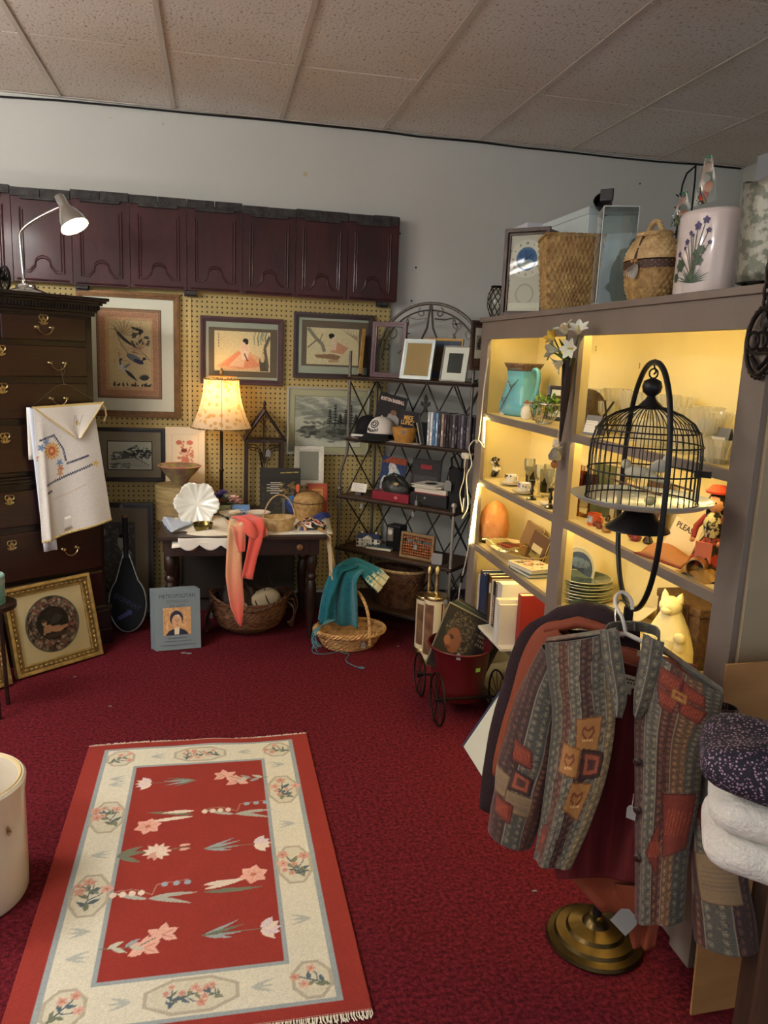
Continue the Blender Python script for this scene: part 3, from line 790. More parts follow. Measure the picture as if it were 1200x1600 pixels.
# two seated ladies
def lady(cv,which):
 W,H=cv.w,cv.h;rs=random.Random(which)
 if which==0:
  cv.rect(0,0,W,H,(226,204,160));cv.poly([(.04*W,.12*H),(.40*W,.50*H),(.60*W,.52*H),(.98*W,.22*H),(.9*W,.02*H),(.15*W,.02*H)],(222,168,128),.8)
  cv.poly([(.10*W,.13*H),(.42*W,.50*H),(.60*W,.46*H),(.84*W,.14*H),(.5*W,.06*H)],(226,148,112));cv.poly([(.25*W,.12*H),(.48*W,.46*H),(.56*W,.40*H),(.52*W,.10*H)],(234,196,166),.9)
  cv.ell(.54*W,.58*H,.030,.050,(236,200,176));cv.poly([(.48*W,.55*H),(.62*W,.52*H),(.60*W,.30*H),(.48*W,.30*H)],(238,206,188));cv.ell(.545*W,.72*H,.016,.019,(232,204,178));cv.ell(.555*W,.775*H,.017,.013,(28,24,26));cv.ell(.575*W,.74*H,.010,.016,(28,24,26));cv.line([(.53*W,.45*H),(.60*W,.25*H)],.008,(70,50,44))
  for k in range(16):
   x=(.30+.70*rs.random())*W
   if .44<x/W<.66:x=.80*W
   cv.line([(x,H),(x-.01,H*.85),(x-.004,H*(.62+.2*rs.random()))],.006,(116,128,110),.7)
  cv.poly([(.82*W,.02*H),(.80*W,.30*H),(.86*W,.50*H),(.92*W,.48*H),(.95*W,.20*H),(.98*W,.02*H)],(96,84,70));cv.ell(.86*W,.36*H,.014,.03,(216,190,150));cv.line([(.96*W,.1*H),(.90*W,.6*H),(.99*W,.9*H)],.018,(110,96,78))
  for k in range(5):cv.rect(.07*W,(.88-.07*k)*H,.085*W,(.92-.07*k)*H,(90,80,66))
 else:
  cv.rect(0,0,W,H,(214,200,162));cv.line([(.02*W,.98*H),(.18*W,.7*H),(.30*W,.55*H),(.34*W,.35*H)],.022,(140,130,112));cv.line([(.20*W,.68*H),(.02*W,.45*H)],.008,(120,108,90));cv.line([(.24*W,.62*H),(.30*W,.85*H)],.006,(120,108,90))
  cv.poly([(.14*W,.26*H),(.5*W,.30*H),(.66*W,.24*H),(.60*W,.14*H),(.2*W,.18*H)],(150,112,82));cv.poly([(.46*W,.34*H),(.52*W,.64*H),(.60*W,.62*H),(.80*W,.48*H),(.70*W,.30*H)],(206,148,118));cv.poly([(.47*W,.66*H),(.58*W,.62*H),(.56*W,.40*H),(.46*W,.40*H)],(226,200,172))
  cv.ell(.49*W,.74*H,.018,.021,(230,204,178));cv.ell(.47*W,.80*H,.018,.013,(26,24,26));cv.ell(.455*W,.77*H,.010,.014,(26,24,26));cv.line([(.42*W,.10*H),(.62*W,.12*H)],.02,(170,120,88),.6)
  for k in range(9):cv.line([(.65*W+.02*k,H),(.78*W+.01*k,(.86-.03*k)*H),(.98*W,(.80-.02*k)*H)],.003,(120,100,84),.6)
 cv.noise(.05,which+5,2)
for which,(box,mb,ib,lab)in enumerate((((313,496,442,601),(326,513,433,589),(335,518,422,580),'framed print of a lady in peach robes under a willow, above the lamp'),((458,490,582,592),(471,502,575,573),(479,513,560,570),'framed print of a lady seated by a bare tree, behind the wire rack'))):
 cx,cz,w,h=rect_px(*box,PYW);a=sub(cx,cz,mb,PYW);b=sub(cx,cz,ib,PYW)
 cv=Cv(b[2],b[3],(220,200,160),420);lady(cv,which)
 picture('framed_print',lab,(cx,PYW,cz),(0,0,0),w,h,.030,.022,M_FMAH if which==0 else mat('frame_brown',(56,38,32),.35,coat=.3),[(0,0,w-.05,h-.05,mat('mount_sage',(168,172,158),.9)),(a[0],a[1],a[2],a[3],mat('mount_taupe',(118,102,84),.9,col2=(100,86,72),vscale=300)),b[:2]+(0,0,cv)])
 # ink landscape
cx,cz,w,h=rect_px(448,606,576,710,PYW);b=sub(cx,cz,(461,620,564,698),PYW)
cv=Cv(b[2],b[3],(196,194,180),420);W,H=b[2],b[3];rs=random.Random(9)
for k in range(60):cv.ell(rs.uniform(0,1)*W,rs.uniform(.55,1.0)*H,rs.uniform(.03,.08),rs.uniform(.006,.02),(120,120,114),rs.uniform(-.3,.2),.35)
for k in range(90):cv.ell((.1+.9*rs.random())*W,(.22+.25*rs.random()+.12*math.sin(3*k))*H*.9,rs.uniform(.008,.03),rs.uniform(.004,.010),(58,58,56),rs.uniform(-.4,.3),.5)
cv.poly([(0,.30*H),(.15*W,.42*H),(.35*W,.36*H),(.6*W,.5*H),(W,.45*H),(W,.15*H),(.6*W,.12*H),(.3*W,.22*H)],(66,66,62),.55)
cv.poly([(0,0),(W,0),(W,.10*H),(.5*W,.08*H),(0,.22*H)],(206,204,192))
for k in range(6):
 x=(.52+.08*k)*W;hh=.30+.12*math.sin(k*2.1)
 cv.line([(x,.40*H),(x+.004,(.45+hh)*H)],.005,(40,40,40))
 for j in range(7):cv.ell(x+.0*j,(.48+hh*j/7)*H,.022*(1-j/9),.006,(44,44,42),.1*(-1)**j,.8)
cv.noise(.08,8,1)
picture('framed_drawing','grey ink landscape with pine trees in a thin silver frame behind the rack',(cx,PYW,cz),(0,0,0),w,h,.012,.02,M_FSILV,[(0,0,w-.02,h-.02,mat('mount_olive',(186,180,148),.9)),(b[0],b[1],b[2]+.008,b[3]+.008,mat('mount_edge',(140,134,106),.9)),b[:2]+(0,0,cv)])
# small etching in a dark frame
cx,cz,w,h=rect_px(146,668,258,752,PYW);b=sub(cx,cz,(169,690,237,733),PYW)
cv=Cv(b[2],b[3],(206,204,192),480);W,H=b[2],b[3];rs=random.Random(12)
for k in range(120):
 x=rs.uniform(.35,.98);y=.35+rs.random()*.55*(1-abs(x-.7)*1.2);cv.ell(x*W,y*H,rs.uniform(.004,.012),rs.uniform(.003,.008),(46,46,44),0,.6)
for k in range(60):cv.ell(rs.uniform(.05,.5)*W,rs.uniform(.35,.62)*H,.009,.005,(96,96,92),0,.6)
cv.poly([(.05*W,.32*H),(.6*W,.42*H),(.95*W,.12*H),(.95*W,.05*H),(.3*W,.12*H)],(190,188,176));cv.line([(.1*W,.36*H),(.6*W,.44*H),(.95*W,.15*H)],.004,(80,80,76))
for k in range(40):cv.ell(rs.uniform(.05,.5)*W,rs.uniform(.05,.22)*H,.012,.003,(100,100,94),0,.6)
cv.rect(.78*W,.36*H,.84*W,.40*H,(220,218,206));cv.noise(.06,4,1)
picture('framed_etching','small etching of a tree-lined lane in taupe mat and black frame, low on the pegboard',(cx,PYW,cz),(0,0,0),w,h,.024,.02,M_FDARK,[(0,0,w-.03,h-.03,mat('mount_grey',(150,138,118),.9)),(b[0],b[1],b[2]+.010,b[3]+.010,mat('mount_black',(40,36,32),.9)),b[:2]+(0,0,cv)])
# SIDE TABLE AND WHAT STANDS ON IT
TZ=.67
def foot(px,py,Y):return Vector((PY(px,py,Y).x,Y,TZ))
M_TBL=mat('table_walnut',(50,28,20),.4,col2=(34,19,15),vscale=6,stretch=(1,8,8),coat=.25)
TXA,TXB,TYA,TYB=-.300,.605,4.22,4.985
tb=thing('side_table','dark wooden side table with turned legs against the pegboard','table',((TXA+TXB)/2,TYA,0))
ox=(TXA+TXB)/2;hw=(TXB-TXA)/2
MB().bx(-hw,hw,0,TYB-TYA,TZ-.022,TZ).build('tabletop',M_TBL,tb,smooth=0,bevel=.004)
ap=MB();ap.bx(-hw+.03,hw-.03,.075,.095,TZ-.125,TZ-.022);ap.bx(-hw+.03,-hw+.05,.095,TYB-TYA-.03,TZ-.125,TZ-.022);ap.bx(hw-.05,hw-.03,.095,TYB-TYA-.03,TZ-.125,TZ-.022)
ap.build('apron',M_TBL,tb,smooth=0)
dr=MB().bx(-hw+.09,hw-.09,.063,.077,TZ-.115,TZ-.03).build('drawer',M_TBL,tb,smooth=0,bevel=.002)
for px in(302,468):
 p=PY(px,853,TYA+.06);m=MB();m.lathe([(0,0),(.009,0),(.007,.008),(.010,.013),(.017,.018),(.018,.023),(.012,.028),(0,.029)],16,M=TR(p.x-ox,.063,TZ-.072,rx=PI/2))
 m.build('knob',mat('knob_wood',(118,78,46),.4,var=.2),dr,smooth=50)
LS=(TZ-.125)/.455
leg=[(0,0),(.014,0),(.016,.02),(.022,.035),(.016,.05),(.018,.06),(.028,.16),(.032,.24),(.030,.28),(.022,.30),(.030,.31),(.030,.325),(.022,.335),(.026,.35),(.034,.38),(.034,.42),(.022,.435),(.034,.445),(.034,.455)]
leg=[(r,z*LS)for r,z in leg]
for sx in(-1,1):
 for yy in(.215,TYB-TYA-.06):
  m=MB();m.lathe(leg,16,c=(sx*(hw-.055),yy,0));m.bx(sx*(hw-.055)-.036,sx*(hw-.055)+.036,yy-.036,yy+.036,TZ-.125,TZ-.022)
  m.build('leg',M_TBL,tb,smooth=40)
MB().bx(-hw+.10,hw-.10,TYB-TYA-.02,TYB-TYA-.01,.10,TZ-.125).build('back_panel',mat('back_board',(46,38,32),.8),tb,smooth=0)
# lamp with bell shade
base=foot(346,700,4.80)
tl=thing('table_lamp','lit table lamp with cream bell shade patterned with leaves, slim dark stem','lamp',base)
zb=PY(338,668,4.80).z-TZ;zt=PY(338,592,4.80).z-TZ;K=mpp(base);rb=45*K;rt=26*K
M_BRZ=mat('bronze_dark',(58,42,28),.4,metal=.7)
m=MB();m.lathe([(0,0),(.075,0),(.078,.01),(.055,.022),(.022,.035),(.012,.055),(.011,zb*.5),(.016,zb*.52),(.010,zb*.54),(.009,zb+.05),(.014,zb+.06),(.014,zb+.10),(0,zb+.10)],20)
m.build('stem',M_BRZ,tl,smooth=50)
prof=[]
for k in range(13):
 t=k/12;r=rb+(rt-rb)*(1-(1-t)**2.0);prof.append((r,zb+(zt-zb)*t))
m=MB();m.lathe(prof,48,fn=lambda a,z:1+.012*abs(math.cos(3*a)))
def shade_mat():
 m=mat('lamp_shade',(236,214,170),.8)
 nt=m.node_tree;b=nt.nodes['Principled BSDF'];L=nt.links.new
 tc=nt.nodes.new('ShaderNodeTexCoord');v=nt.nodes.new('ShaderNodeTexVoronoi');v.inputs['Scale'].default_value=32
 L(tc.outputs['Object'],v.inputs['Vector'])
 r=nt.nodes.new('ShaderNodeValToRGB');e=r.color_ramp.elements;e[0].position=.28;e[0].color=lin((220,188,128));e[1].position=.42;e[1].color=lin((238,228,204))
 L(v.outputs['Distance'],r.inputs[0])
 tr=nt.nodes.new('ShaderNodeBsdfTranslucent');mx=nt.nodes.new('ShaderNodeMixShader');mx.inputs[0].default_value=.55
 L(r.outputs[0],b.inputs['Base Color']);L(r.outputs[0],tr.inputs[0]);L(b.outputs[0],mx.inputs[1]);L(tr.outputs[0],mx.inputs[2]);L(mx.outputs[0],nt.nodes['Material Output'].inputs[0])
 return m
shd=m.build('lamp_shade',shade_mat(),tl,smooth=60)
m=MB();M_TRIM=mat('shade_trim',(54,42,26),.7,col2=(180,150,90),vscale=120,hard=True)
for r,z in((rb,zb),(rt,zt)):
 m.tube([(r*(1+.012*abs(math.cos(3*a)))*math.cos(a),r*(1+.012*abs(math.cos(3*a)))*math.sin(a),z)for a in[2*PI*k/60 for k in range(60)]],.004,6,closed=True)
m.build('trim',M_TRIM,shd,smooth=60)
m=MB()
for k in range(6):
 a=PI/6+PI*k/3;m.tube([(r*1.003*math.cos(a),r*1.003*math.sin(a),z)for r,z in prof],.0018,4)
m.build('seam',mat('shade_seam',(206,180,130),.8),shd)
m=MB();m.tube([(0,0,zt-.02),(0,0,zt+.03)],.004,6);m.lathe([(0,.0),(.085,.004),(.09,.008),(.02,.012),(0,.014)],24,c=(0,0,zt+.010),sy=.35);m.lathe([(0,0),(.012,.004),(.016,.016),(.010,.03),(.004,.04),(0,.046)],12,c=(0,0,zt+.022))
m.build('finial',mat('finial_gold',(170,130,70),.4,metal=.4),tl,smooth=50)
m=MB();m.sph((0,0,zb+.20),(.03,.03,.042),14);m.build('bulb',mat('warm_bulb',(255,214,150),.4,emit=28,ecol=(255,196,116)),tl,smooth=60)
# red chalk print on a cream card
cx,cz,w,h=rect_px(258,668,320,748,4.93)
cv=Cv(w,h,(238,222,190),420);cv.rect(.16*w,.10*h,.84*w,.86*h,(226,200,160));cv.rect(.18*w,.115*h,.82*w,.85*h,(240,222,188));rs=random.Random(5)
for k in range(60):
 t=rs.random()*2*PI;r=rs.random()**.5;cv.ell((.5+.20*r*math.cos(t))*w,(.45+.28*r*math.sin(t))*h,.008,.006,(206,110,84),t,.6)
cv.ell(.47*w,.50*h,.016,.02,(232,190,160));cv.ell(.47*w,.545*h,.018,.012,(120,58,44));cv.poly([(.36*w,.18*h),(.62*w,.18*h),(.58*w,.42*h),(.42*w,.44*h)],(208,120,92),.8);cv.ell(.34*w,.70*h,.018,.014,(210,120,94));cv.ell(.62*w,.70*h,.018,.014,(210,120,94))
t=thing('print_card','cream card with a red chalk figure drawing standing left of the lamp','print',(cx,4.93,TZ),rot=(-.10,0,0))
MB().bx(-w/2,w/2,0,.004,0,cz+h/2-TZ).build('card',mat('card_cream',(238,222,190),.8),t,smooth=0)
cv.mesh('drawing',M_PRINT,t,loc=(0,-.001,cz-TZ))
# round wooden box with a painted bowl on it
bxp=foot(281,775,4.72);K=mpp(bxp)
t=thing('round_box','round bentwood pantry box at the left end of the side table','box',bxp)
R=37*K;Hb=PY(281,757,4.72).z-TZ
M_BENT=mat('bentwood',(150,128,82),.6,col2=(120,98,62),vscale=10,stretch=(1,1,6))
m=MB();m.lathe([(0,0),(R*.97,0),(R*.97,Hb*.62),(0,Hb*.62)],32);m.build('body',M_BENT,t,smooth=40)
m=MB();m.lathe([(R*.98,Hb*.55),(R,Hb*.55),(R,Hb*.98),(R*.97,Hb),(0,Hb),],32);m.build('lid',mat('bentwood_lid',(166,146,96),.6,col2=(134,112,70),vscale=12,stretch=(1,1,6)),t,smooth=40)
bp=Vector((bxp.x,bxp.y,TZ+Hb));R=33*K;Hb2=30*K
t=thing('painted_bowl','flared bowl painted olive and mauve, sitting on the round wooden box','bowl',bp)
m=MB();m.lathe([(0,.002),(.30*R,0),(.34*R,.008),(.5*R,.35*Hb2),(.78*R,.68*Hb2),(R,Hb2),(.97*R,Hb2),(.74*R,.70*Hb2),(.45*R,.4*Hb2),(0,.15*Hb2)],36)
m.build('body',mat('bowl_glaze',(150,140,84),.25,col2=(120,92,96),vscale=18,coat=.5),t,smooth=50)
m=MB();m.lathe([(R*.985,Hb2-.004),(R*1.012,Hb2),(R*.985,Hb2+.003),(R*.96,Hb2)],36);m.build('rim',mat('bowl_rim',(206,170,120),.3,col2=(190,96,90),vscale=14,coat=.5),t,smooth=60)
# scalloped white plate standing up
p=foot(307,764,4.50);R=34*mpp(p)
t=thing('scalloped_plate','white porcelain plate with scalloped ruffled edge, propped upright','plate',p,rot=(-.22,0,0))
def ruff(a,z):return 1+.075*abs(math.cos(3.0*a))**.8+.02*math.cos(24*a)
def pfn(u,v):
 a=2*PI*u;r=R*.92*v;k=1+(.17*abs(math.cos(3*a+.2))**.8-.05+.02*math.cos(30*a))*v**2
 d=.030*v**2+.006*math.cos(6*a+.4)*v*math.sin(PI*v)-.004*math.cos(18*a)*v**3
 return(r*k*math.cos(a),-d,R+r*k*math.sin(a))
m=MB();m.grid(pfn,120,14,closeu=True);m.build('plate',mat('porcelain',(232,232,220),.18,coat=.6),t,smooth=60,solid=.004)
# brass bowl
p=foot(317,795,4.33);K=mpp(p);R=16*K;Hh=15*K
t=thing('brass_bowl','small dark brass bowl in front of the scalloped plate','bowl',p)
m=MB();m.lathe([(0,0),(.55*R,0),(.62*R,.06*Hh),(.85*R,.45*Hh),(R,Hh),(.95*R,Hh),(.8*R,.5*Hh),(.5*R,.15*Hh),(0,.1*Hh)],28)
m.build('bowl',mat('brass_dark',(120,104,56),.25,metal=1,var=.2,vscale=30),t,smooth=50)
MB().box((.45*R,-.82*R,.6*Hh),(.012,.002,.010)).build('price_sticker',mat('tag_paper'),t,smooth=0)
# green pot of silk flowers, blue book, compotes
p=foot(350,770,4.64);K=mpp(p);R=13*K;Hh=27*K
t=thing('flower_pot','sage green pot holding pink and purple silk flowers','flower pot',p)
m=MB();m.lathe([(0,0),(.8*R,0),(.95*R,.2*Hh),(R,.9*Hh),(1.05*R,Hh),(.95*R,Hh),(.9*R,.85*Hh),(0,.8*Hh)],24);m.build('pot',mat('sage_glaze',(150,160,124),.3,coat=.5),t,smooth=50)
MB().box((.3*R,-1.0*R,.75*Hh),(.014,.002,.014)).build('price_sticker',mat('tag_paper'),t,smooth=0)
rs=random.Random(2)
for k,(dx,dz,cl,sz,nm)in enumerate(((-8,36,(86,70,140),11,'purple'),(-2,42,(110,96,166),10,'purple'),(-12,26,(214,110,104),10,'coral'),(-4,30,(200,90,90),8,'coral'),(14,32,(236,196,190),13,'blush'),(20,28,(230,180,184),10,'blush'),(4,36,(196,206,190),9,'pale'))):
 m=MB();c=(dx*K,rs.uniform(-.02,.02),Hh*.9+(dz-24)*K)
 for j in range(3):
  for q in range(7):petal(m,c,sz*K*(.6+.2*j),sz*K*.6,2*PI*q/7+.4*j,1.25-.5*j,.5)
 f=m.build('blossom',mat('silk_'+nm+str(k),cl,.8,var=.15,vscale=60),t,smooth=60)
 s=MB();s.tube([(c[0]*.2,0,Hh*.7),c],.0025,5);s.build('stem',mat('stem_green',(70,90,56),.7),f)
m=MB()
for k in range(16):petal(m,(0,0,Hh*.95),22*K*rs.uniform(.6,1),7*K,rs.random()*6.3,rs.uniform(.2,1.2),.6)
m.build('foliage',mat('silk_leaf',(96,112,88),.7,var=.2),t,smooth=60)
p=foot(377,775,4.60);K=mpp(p)
cv=Cv(27*K,26*K,(104,140,184),500);cv.rect(.1*cv.w,.35*cv.h,.9*cv.w,.42*cv.h,(190,206,224));cv.rect(.2*cv.w,.6*cv.h,.85*cv.w,.66*cv.h,(176,196,220));cv.rect(.2*cv.w,.72*cv.h,.7*cv.w,.76*cv.h,(176,196,220));cv.ell(.5*cv.w,.2*cv.h,.02,.01,(140,170,200))
book('small pale blue paperback standing by the green flower pot',p,(-.2,0,0),27*K,27*K,.010,(104,140,184),front=cv)
M_CHINA=mat('china_white',(228,224,212),.2,coat=.5)
def compote(px,py,Rpx,lab,ty=0):
 p=foot(px,py-10,4.52);K=mpp(p);R=Rpx*K;hh=20*K
 t=thing('compote',lab,'compote',p,group='white china compotes')
 m=MB();m.lathe([(0,.003),(.5*R,0),(.52*R,.006),(.2*R,.2*hh),(.13*R,.45*hh),(.2*R,.62*hh),(.6*R,.75*hh),(R,hh),(.97*R,hh*1.02),(.5*R,.84*hh),(0,.76*hh)],32,fn=lambda a,z:1+(.02*math.cos(12*a)if z>.7*hh else 0))
 m.build('dish',M_CHINA,t,smooth=50)
 m=MB();m.lathe([(R*.985,hh*.99),(R*1.0,hh*1.02),(R*.97,hh*1.04)],32,fn=lambda a,z:1+.02*math.cos(12*a));m.build('gilt_rim',mat('gilt',(196,150,84),.3,metal=.8),t,smooth=60)
 return t
compote(361,806,19,'white footed china compote with shells in it, left of its twin')
compote(403,807,20,'white footed china compote nearest the small handled basket')
p=foot(382,800,4.36);
t=thing('side_plate','small white side plate lying in front of the two compotes','plate',p)
m=MB();R=22*K;m.lathe([(0,.003),(.6*R,.002),(R,.012),(R,.015),(.6*R,.006),(0,.006)],32);m.build('plate',M_CHINA,t,smooth=50)
p=foot(361,796,4.52)
for k,(dx,dy)in enumerate(((.01,0),(.035,.01))):
 s=MB();s.lathe([(0,0),(.012,.004),(.016,.014),(.008,.022),(0,.024)],12,c=(0,0,0),sx=1.5);o=s.build('sea_shell',mat('shell',(220,206,176),.5),loc=(p.x+dx,p.y+dy,TZ+20*K*.86))
 tag(o,('left' if k==0 else 'right')+' cream sea shell resting in the left china compote','shell')
 # gothic lantern
p=foot(412,740,4.86);K=mpp(p);lw=66*K*.88;hb=PY(410,684,4.86).z-TZ;ht=PY(410,640,4.86).z-TZ
M_LAN=mat('lantern_brown',(44,30,24),.5,var=.2,vscale=20,bump=.2)
t=thing('garden_lantern','dark brown house-shaped lantern with pointed gable roof and scrolled glass sides','lantern',p)
m=MB();m.bx(-lw/2,lw/2,-lw*.35,lw*.35,0,.03);m.build('base',M_LAN,t,smooth=0,bevel=.003)
for sx in(-1,1):
 for sy in(-1,1):
  MB().bx(sx*lw*.46-.010,sx*lw*.46+.010,sy*lw*.31-.010,sy*lw*.31+.010,.03,hb-.02).build('post',M_LAN,t,smooth=0)
m=MB();m.bx(-lw*.5,lw*.5,-lw*.35,lw*.35,hb-.022,hb-.004);m.build('eaves',M_LAN,t,smooth=0,bevel=.002)
for sy in(-1,1):
 m=MB()
 for sx in(-1,1):m.tube([(sx*lw*.54,sy*lw*.30,hb-.012),(0,sy*lw*.30,ht)],.010,6)
 m.build('gable',M_LAN,t,smooth=0)
 m=MB();y=sy*lw*.33
 for sx in(-1,1):
  for s in(1,.6):m.tube([(sx*lw*.46*(1-.0*s),y,hb-.05),(sx*lw*.34*s,y,hb-.035-.03*s),(sx*lw*.12*s,y,hb-.08),(sx*.004,y,hb-.16*s-.05)],.0025,4)
 m.tube([(0,y,.03),(0,y,ht-.02)],.003,5)
 for k in range(3):m.tube([((-1)**k*lw*.06*math.sin(a),y,ht-.05-.03*k+.014*math.cos(a))for a in[j*.7 for j in range(7)]],.002,4)
 m.build('scrollwork',M_LAN,t,smooth=60)
for sx in(-1,1):
 m=MB();a=Vector((sx*lw*.54,0,hb-.012));b=Vector((0,0,ht));
 m.add([(a.x,-lw*.30,a.z),(a.x,lw*.30,a.z),(0,lw*.30,ht),(0,-lw*.30,ht)],[(0,1,2,3)]);m.build('roof_glass',M_PANE,t,smooth=0,solid=.002)
m=MB();m.lathe([(0,0),(.016,.0),(.010,.010),(.013,.02),(.004,.03),(.012,.036),(.010,.05),(0,.066)],10,c=(0,0,ht-.008));m.build('finial',M_LAN,t,smooth=50)
price_tag(t,(.02,-lw*.36,hb-.105),(0,0,0),.028,.042,.05)
# large dark art book, white frame, red book
x,z,w,h=rect_px(406,714,469,792,4.74)
cv=Cv(w,h,(38,36,34),420);rs=random.Random(6)
cv.rect(0,.80*h,w,h,(44,42,38));
for k in range(70):cv.ell(rs.uniform(.02,.62)*w,rs.uniform(.05,.62)*h,.010,.006,(72,62,40),rs.random()*3,.5)
for k in range(40):cv.ell(rs.uniform(.5,.98)*w,rs.uniform(.35,.72)*h,.012,.007,(150,120,60),rs.random()*3,.45)
cv.ell(.84*w,.26*h,.045,.06,(30,56,120),.5);cv.ell(.80*w,.36*h,.03,.03,(60,110,170),.3);cv.ell(.93*w,.60*h,.012,.026,(206,96,50));cv.rect(.55*w,.0,.62*w,.4*h,(110,116,120),.6);cv.ell(.9*w,.1*h,.03,.03,(20,34,90))
for k in range(6):cv.rect(.25*w,(.70-.04*k)*h,(.50+.05*math.sin(k*2))*w,(.715-.04*k)*h,(206,200,184))
for k in range(3):cv.rect(.16*w,(.66-.06*k)*h,.24*w,(.675-.06*k)*h,(196,190,170))
cv.line([(.5*w,.90*h),(.7*w,.91*h),(.95*w,.92*h)],.004,(190,170,90))
book('large dark art book in plastic wrap leaning on the lantern',(x,4.70,TZ),(-.13,0,0),w,h,.022,(30,28,28),front=cv)
cx,cz,w,h=rect_px(460,698,506,758,4.87)
picture('photo_frame','white enamelled photo frame with grey insert beside the art book',(cx,4.87,cz-h/2),(-.12,0,.0),w,h,.030,.016,mat('frame_white',(222,218,204),.4,col2=(200,196,186),vscale=70,bump=.3,bscale=120),[(0,0,w-.05,h-.05,mat('insert_grey',(140,136,126),.8))],cat='photo frame',base=h/2)
x,z,w,h=rect_px(480,752,511,796,4.80)
cv=Cv(w,h,(164,70,46),500);cv.rect(.2*w,.55*h,.8*w,.88*h,(206,150,90));cv.line([(.12*w,.1*h),(.12*w,.93*h),(.9*w,.93*h)],.003,(206,160,100));cv.rect(.28*w,.62*h,.7*w,.66*h,(130,70,50));cv.rect(.28*w,.74*h,.7*w,.78*h,(130,70,50))
book('rust red book standing behind the lidded basket',(x,4.80,TZ),(-.12,0,-.05),w,h+.02,.014,(164,70,46),front=cv)
# baskets on the table
M_WIC=mat('wicker_honey',(188,154,98),.6,col2=(140,106,60),vscale=40,bump=.2,bscale=200)
M_WICD=mat('wicker_brown',(112,74,44),.6,col2=(70,42,26),vscale=30,bump=.2,bscale=200)
M_WICL=mat('wicker_pale',(212,184,132),.55,col2=(176,142,92),vscale=40,bump=.2,bscale=200)
p=foot(482,785,4.66);K=mpp(p);R=23*K;Hh=29*K
t=thing('lidded_basket','small round lidded basket with a wrapped handle at the right end of the table','basket',p)
weave('body',M_WIC,t,[(R*.72,0),(R*.86,Hh*.2),(R*.97,Hh*.7),(R*1.0,Hh)],24,9,.0022)
MB().lathe([(0,.002),(R*.72,.002)],20).build('bottom',M_WIC,t)
weave('lid',M_WIC,t,[(R*1.03,Hh),(R*1.0,Hh*1.15),(R*.8,Hh*1.38),(R*.45,Hh*1.5),(.002,Hh*1.53)],24,9,.002)
m=MB();m.tube([(R*1.06*math.cos(a),R*.25*math.sin(a)-R*.1,Hh*.95+Hh*.6*abs(math.sin(a/1)))for a in[PI*k/16 for k in range(17)]],.0045,6);m.build('handle',M_WICD,t,smooth=60)
m=MB();m.tube([(R*1.02*math.cos(a),R*1.02*math.sin(a),Hh)for a in[2*PI*k/30 for k in range(30)]],.004,6,closed=True);m.build('rim',M_WICD,t,smooth=60)
p=foot(436,820,4.36);K=mpp(p);R=26*K;Hh=22*K
t=thing('handled_basket','small oval basket with a looped handle at the front edge of the table','basket',p,rz=.25)
weave('body',M_WICL,t,[(R*.70,0),(R*.82,Hh*.3),(R*.95,Hh*.75),(R*1.0,Hh)],28,9,.0020,1,.72)
MB().lathe([(0,.003),(R*.72,.003)],24,sy=.72).build('bottom',M_WICL,t)
m=MB();braid(m,lambda s:(R*1.02*math.cos(2*PI*s),R*.74*math.sin(2*PI*s),Hh),60,.0022,14);m.build('rim',M_WICL,t,smooth=60)
m=MB();braid(m,lambda s:(R*1.0*math.cos(PI*s),.0,Hh*.6+Hh*2.0*math.sin(PI*s)),40,.0022,9,closed=False);m.build('handle',M_WICL,t,smooth=60)
# linens on the table
def sheet(name,label,cat,corners,mt,nu=16,nv=12,amp=.004,parent=None,thick=.003,sag=None,seed=0,col=None):
 0
 rs=random.Random(seed);ph=[rs.random()*6 for _ in range(4)]
 A,B,C,D=[Vector(c)for c in corners];o=(A+B+C+D)/4
 def f(u,v):
  q=A.lerp(B,u).lerp(D.lerp(C,u),v)-o
  q.z+=amp*(math.sin(7*u+ph[0]+3*v)+.7*math.sin(9*v+ph[1]+4*u))+(sag(u,v)if sag else 0)
  return q
 m=MB();m.grid(f,nu,nv)
 ob=m.build(name,mt,parent,loc=o,solid=thick,smooth=70)
 if label:tag(ob,label,cat)
 return ob
M_LBLUE=mat('linen_paleblue',(190,200,214),.85,bump=.15,bscale=150);M_LWHITE=mat('linen_white',(224,220,208),.85,bump=.15,bscale=150)
def T(px,py,z):
 p=PZ(px,py,TZ+z)
 return p if p.y<4.9 else Vector((PY(px,py,4.9).x,4.9,TZ+z))
E1=Vector((-.30,4.44,TZ))
lb=thing('blue_linens','stack of folded pale blue linen at the left front corner of the table','linen',T(268,812,.005))
for k in range(4):
 z=.006+.007*k;sheet('fold',None,None,[T(243+3*k,797+2*k,z)-lb.location,T(300,800+k,z)-lb.location,T(300,818,z)-lb.location,T(262+2*k,826,z)-lb.location],M_LBLUE,10,8,.0012,lb,.005,seed=k,sag=lambda u,v,k=k:-.022*max(0,v-.6)*(1-u)*2)
sheet('lace_linen','cream lace-edged linen in a clear sleeve hanging over the table front','linen',[T(276,796,.03),T(352,812,.022),Vector((PY(368,840,4.21).x,4.205,TZ+.0)),Vector((PY(268,840,4.205).x,4.205,TZ-.002))],mat('linen_cream',(234,226,204),.7,bump=.4,bscale=60,coat=.3),26,20,.009,seed=3,sag=lambda u,v:.006+.05*(1-v)*0-.05*max(0,(v-.86)/.14))
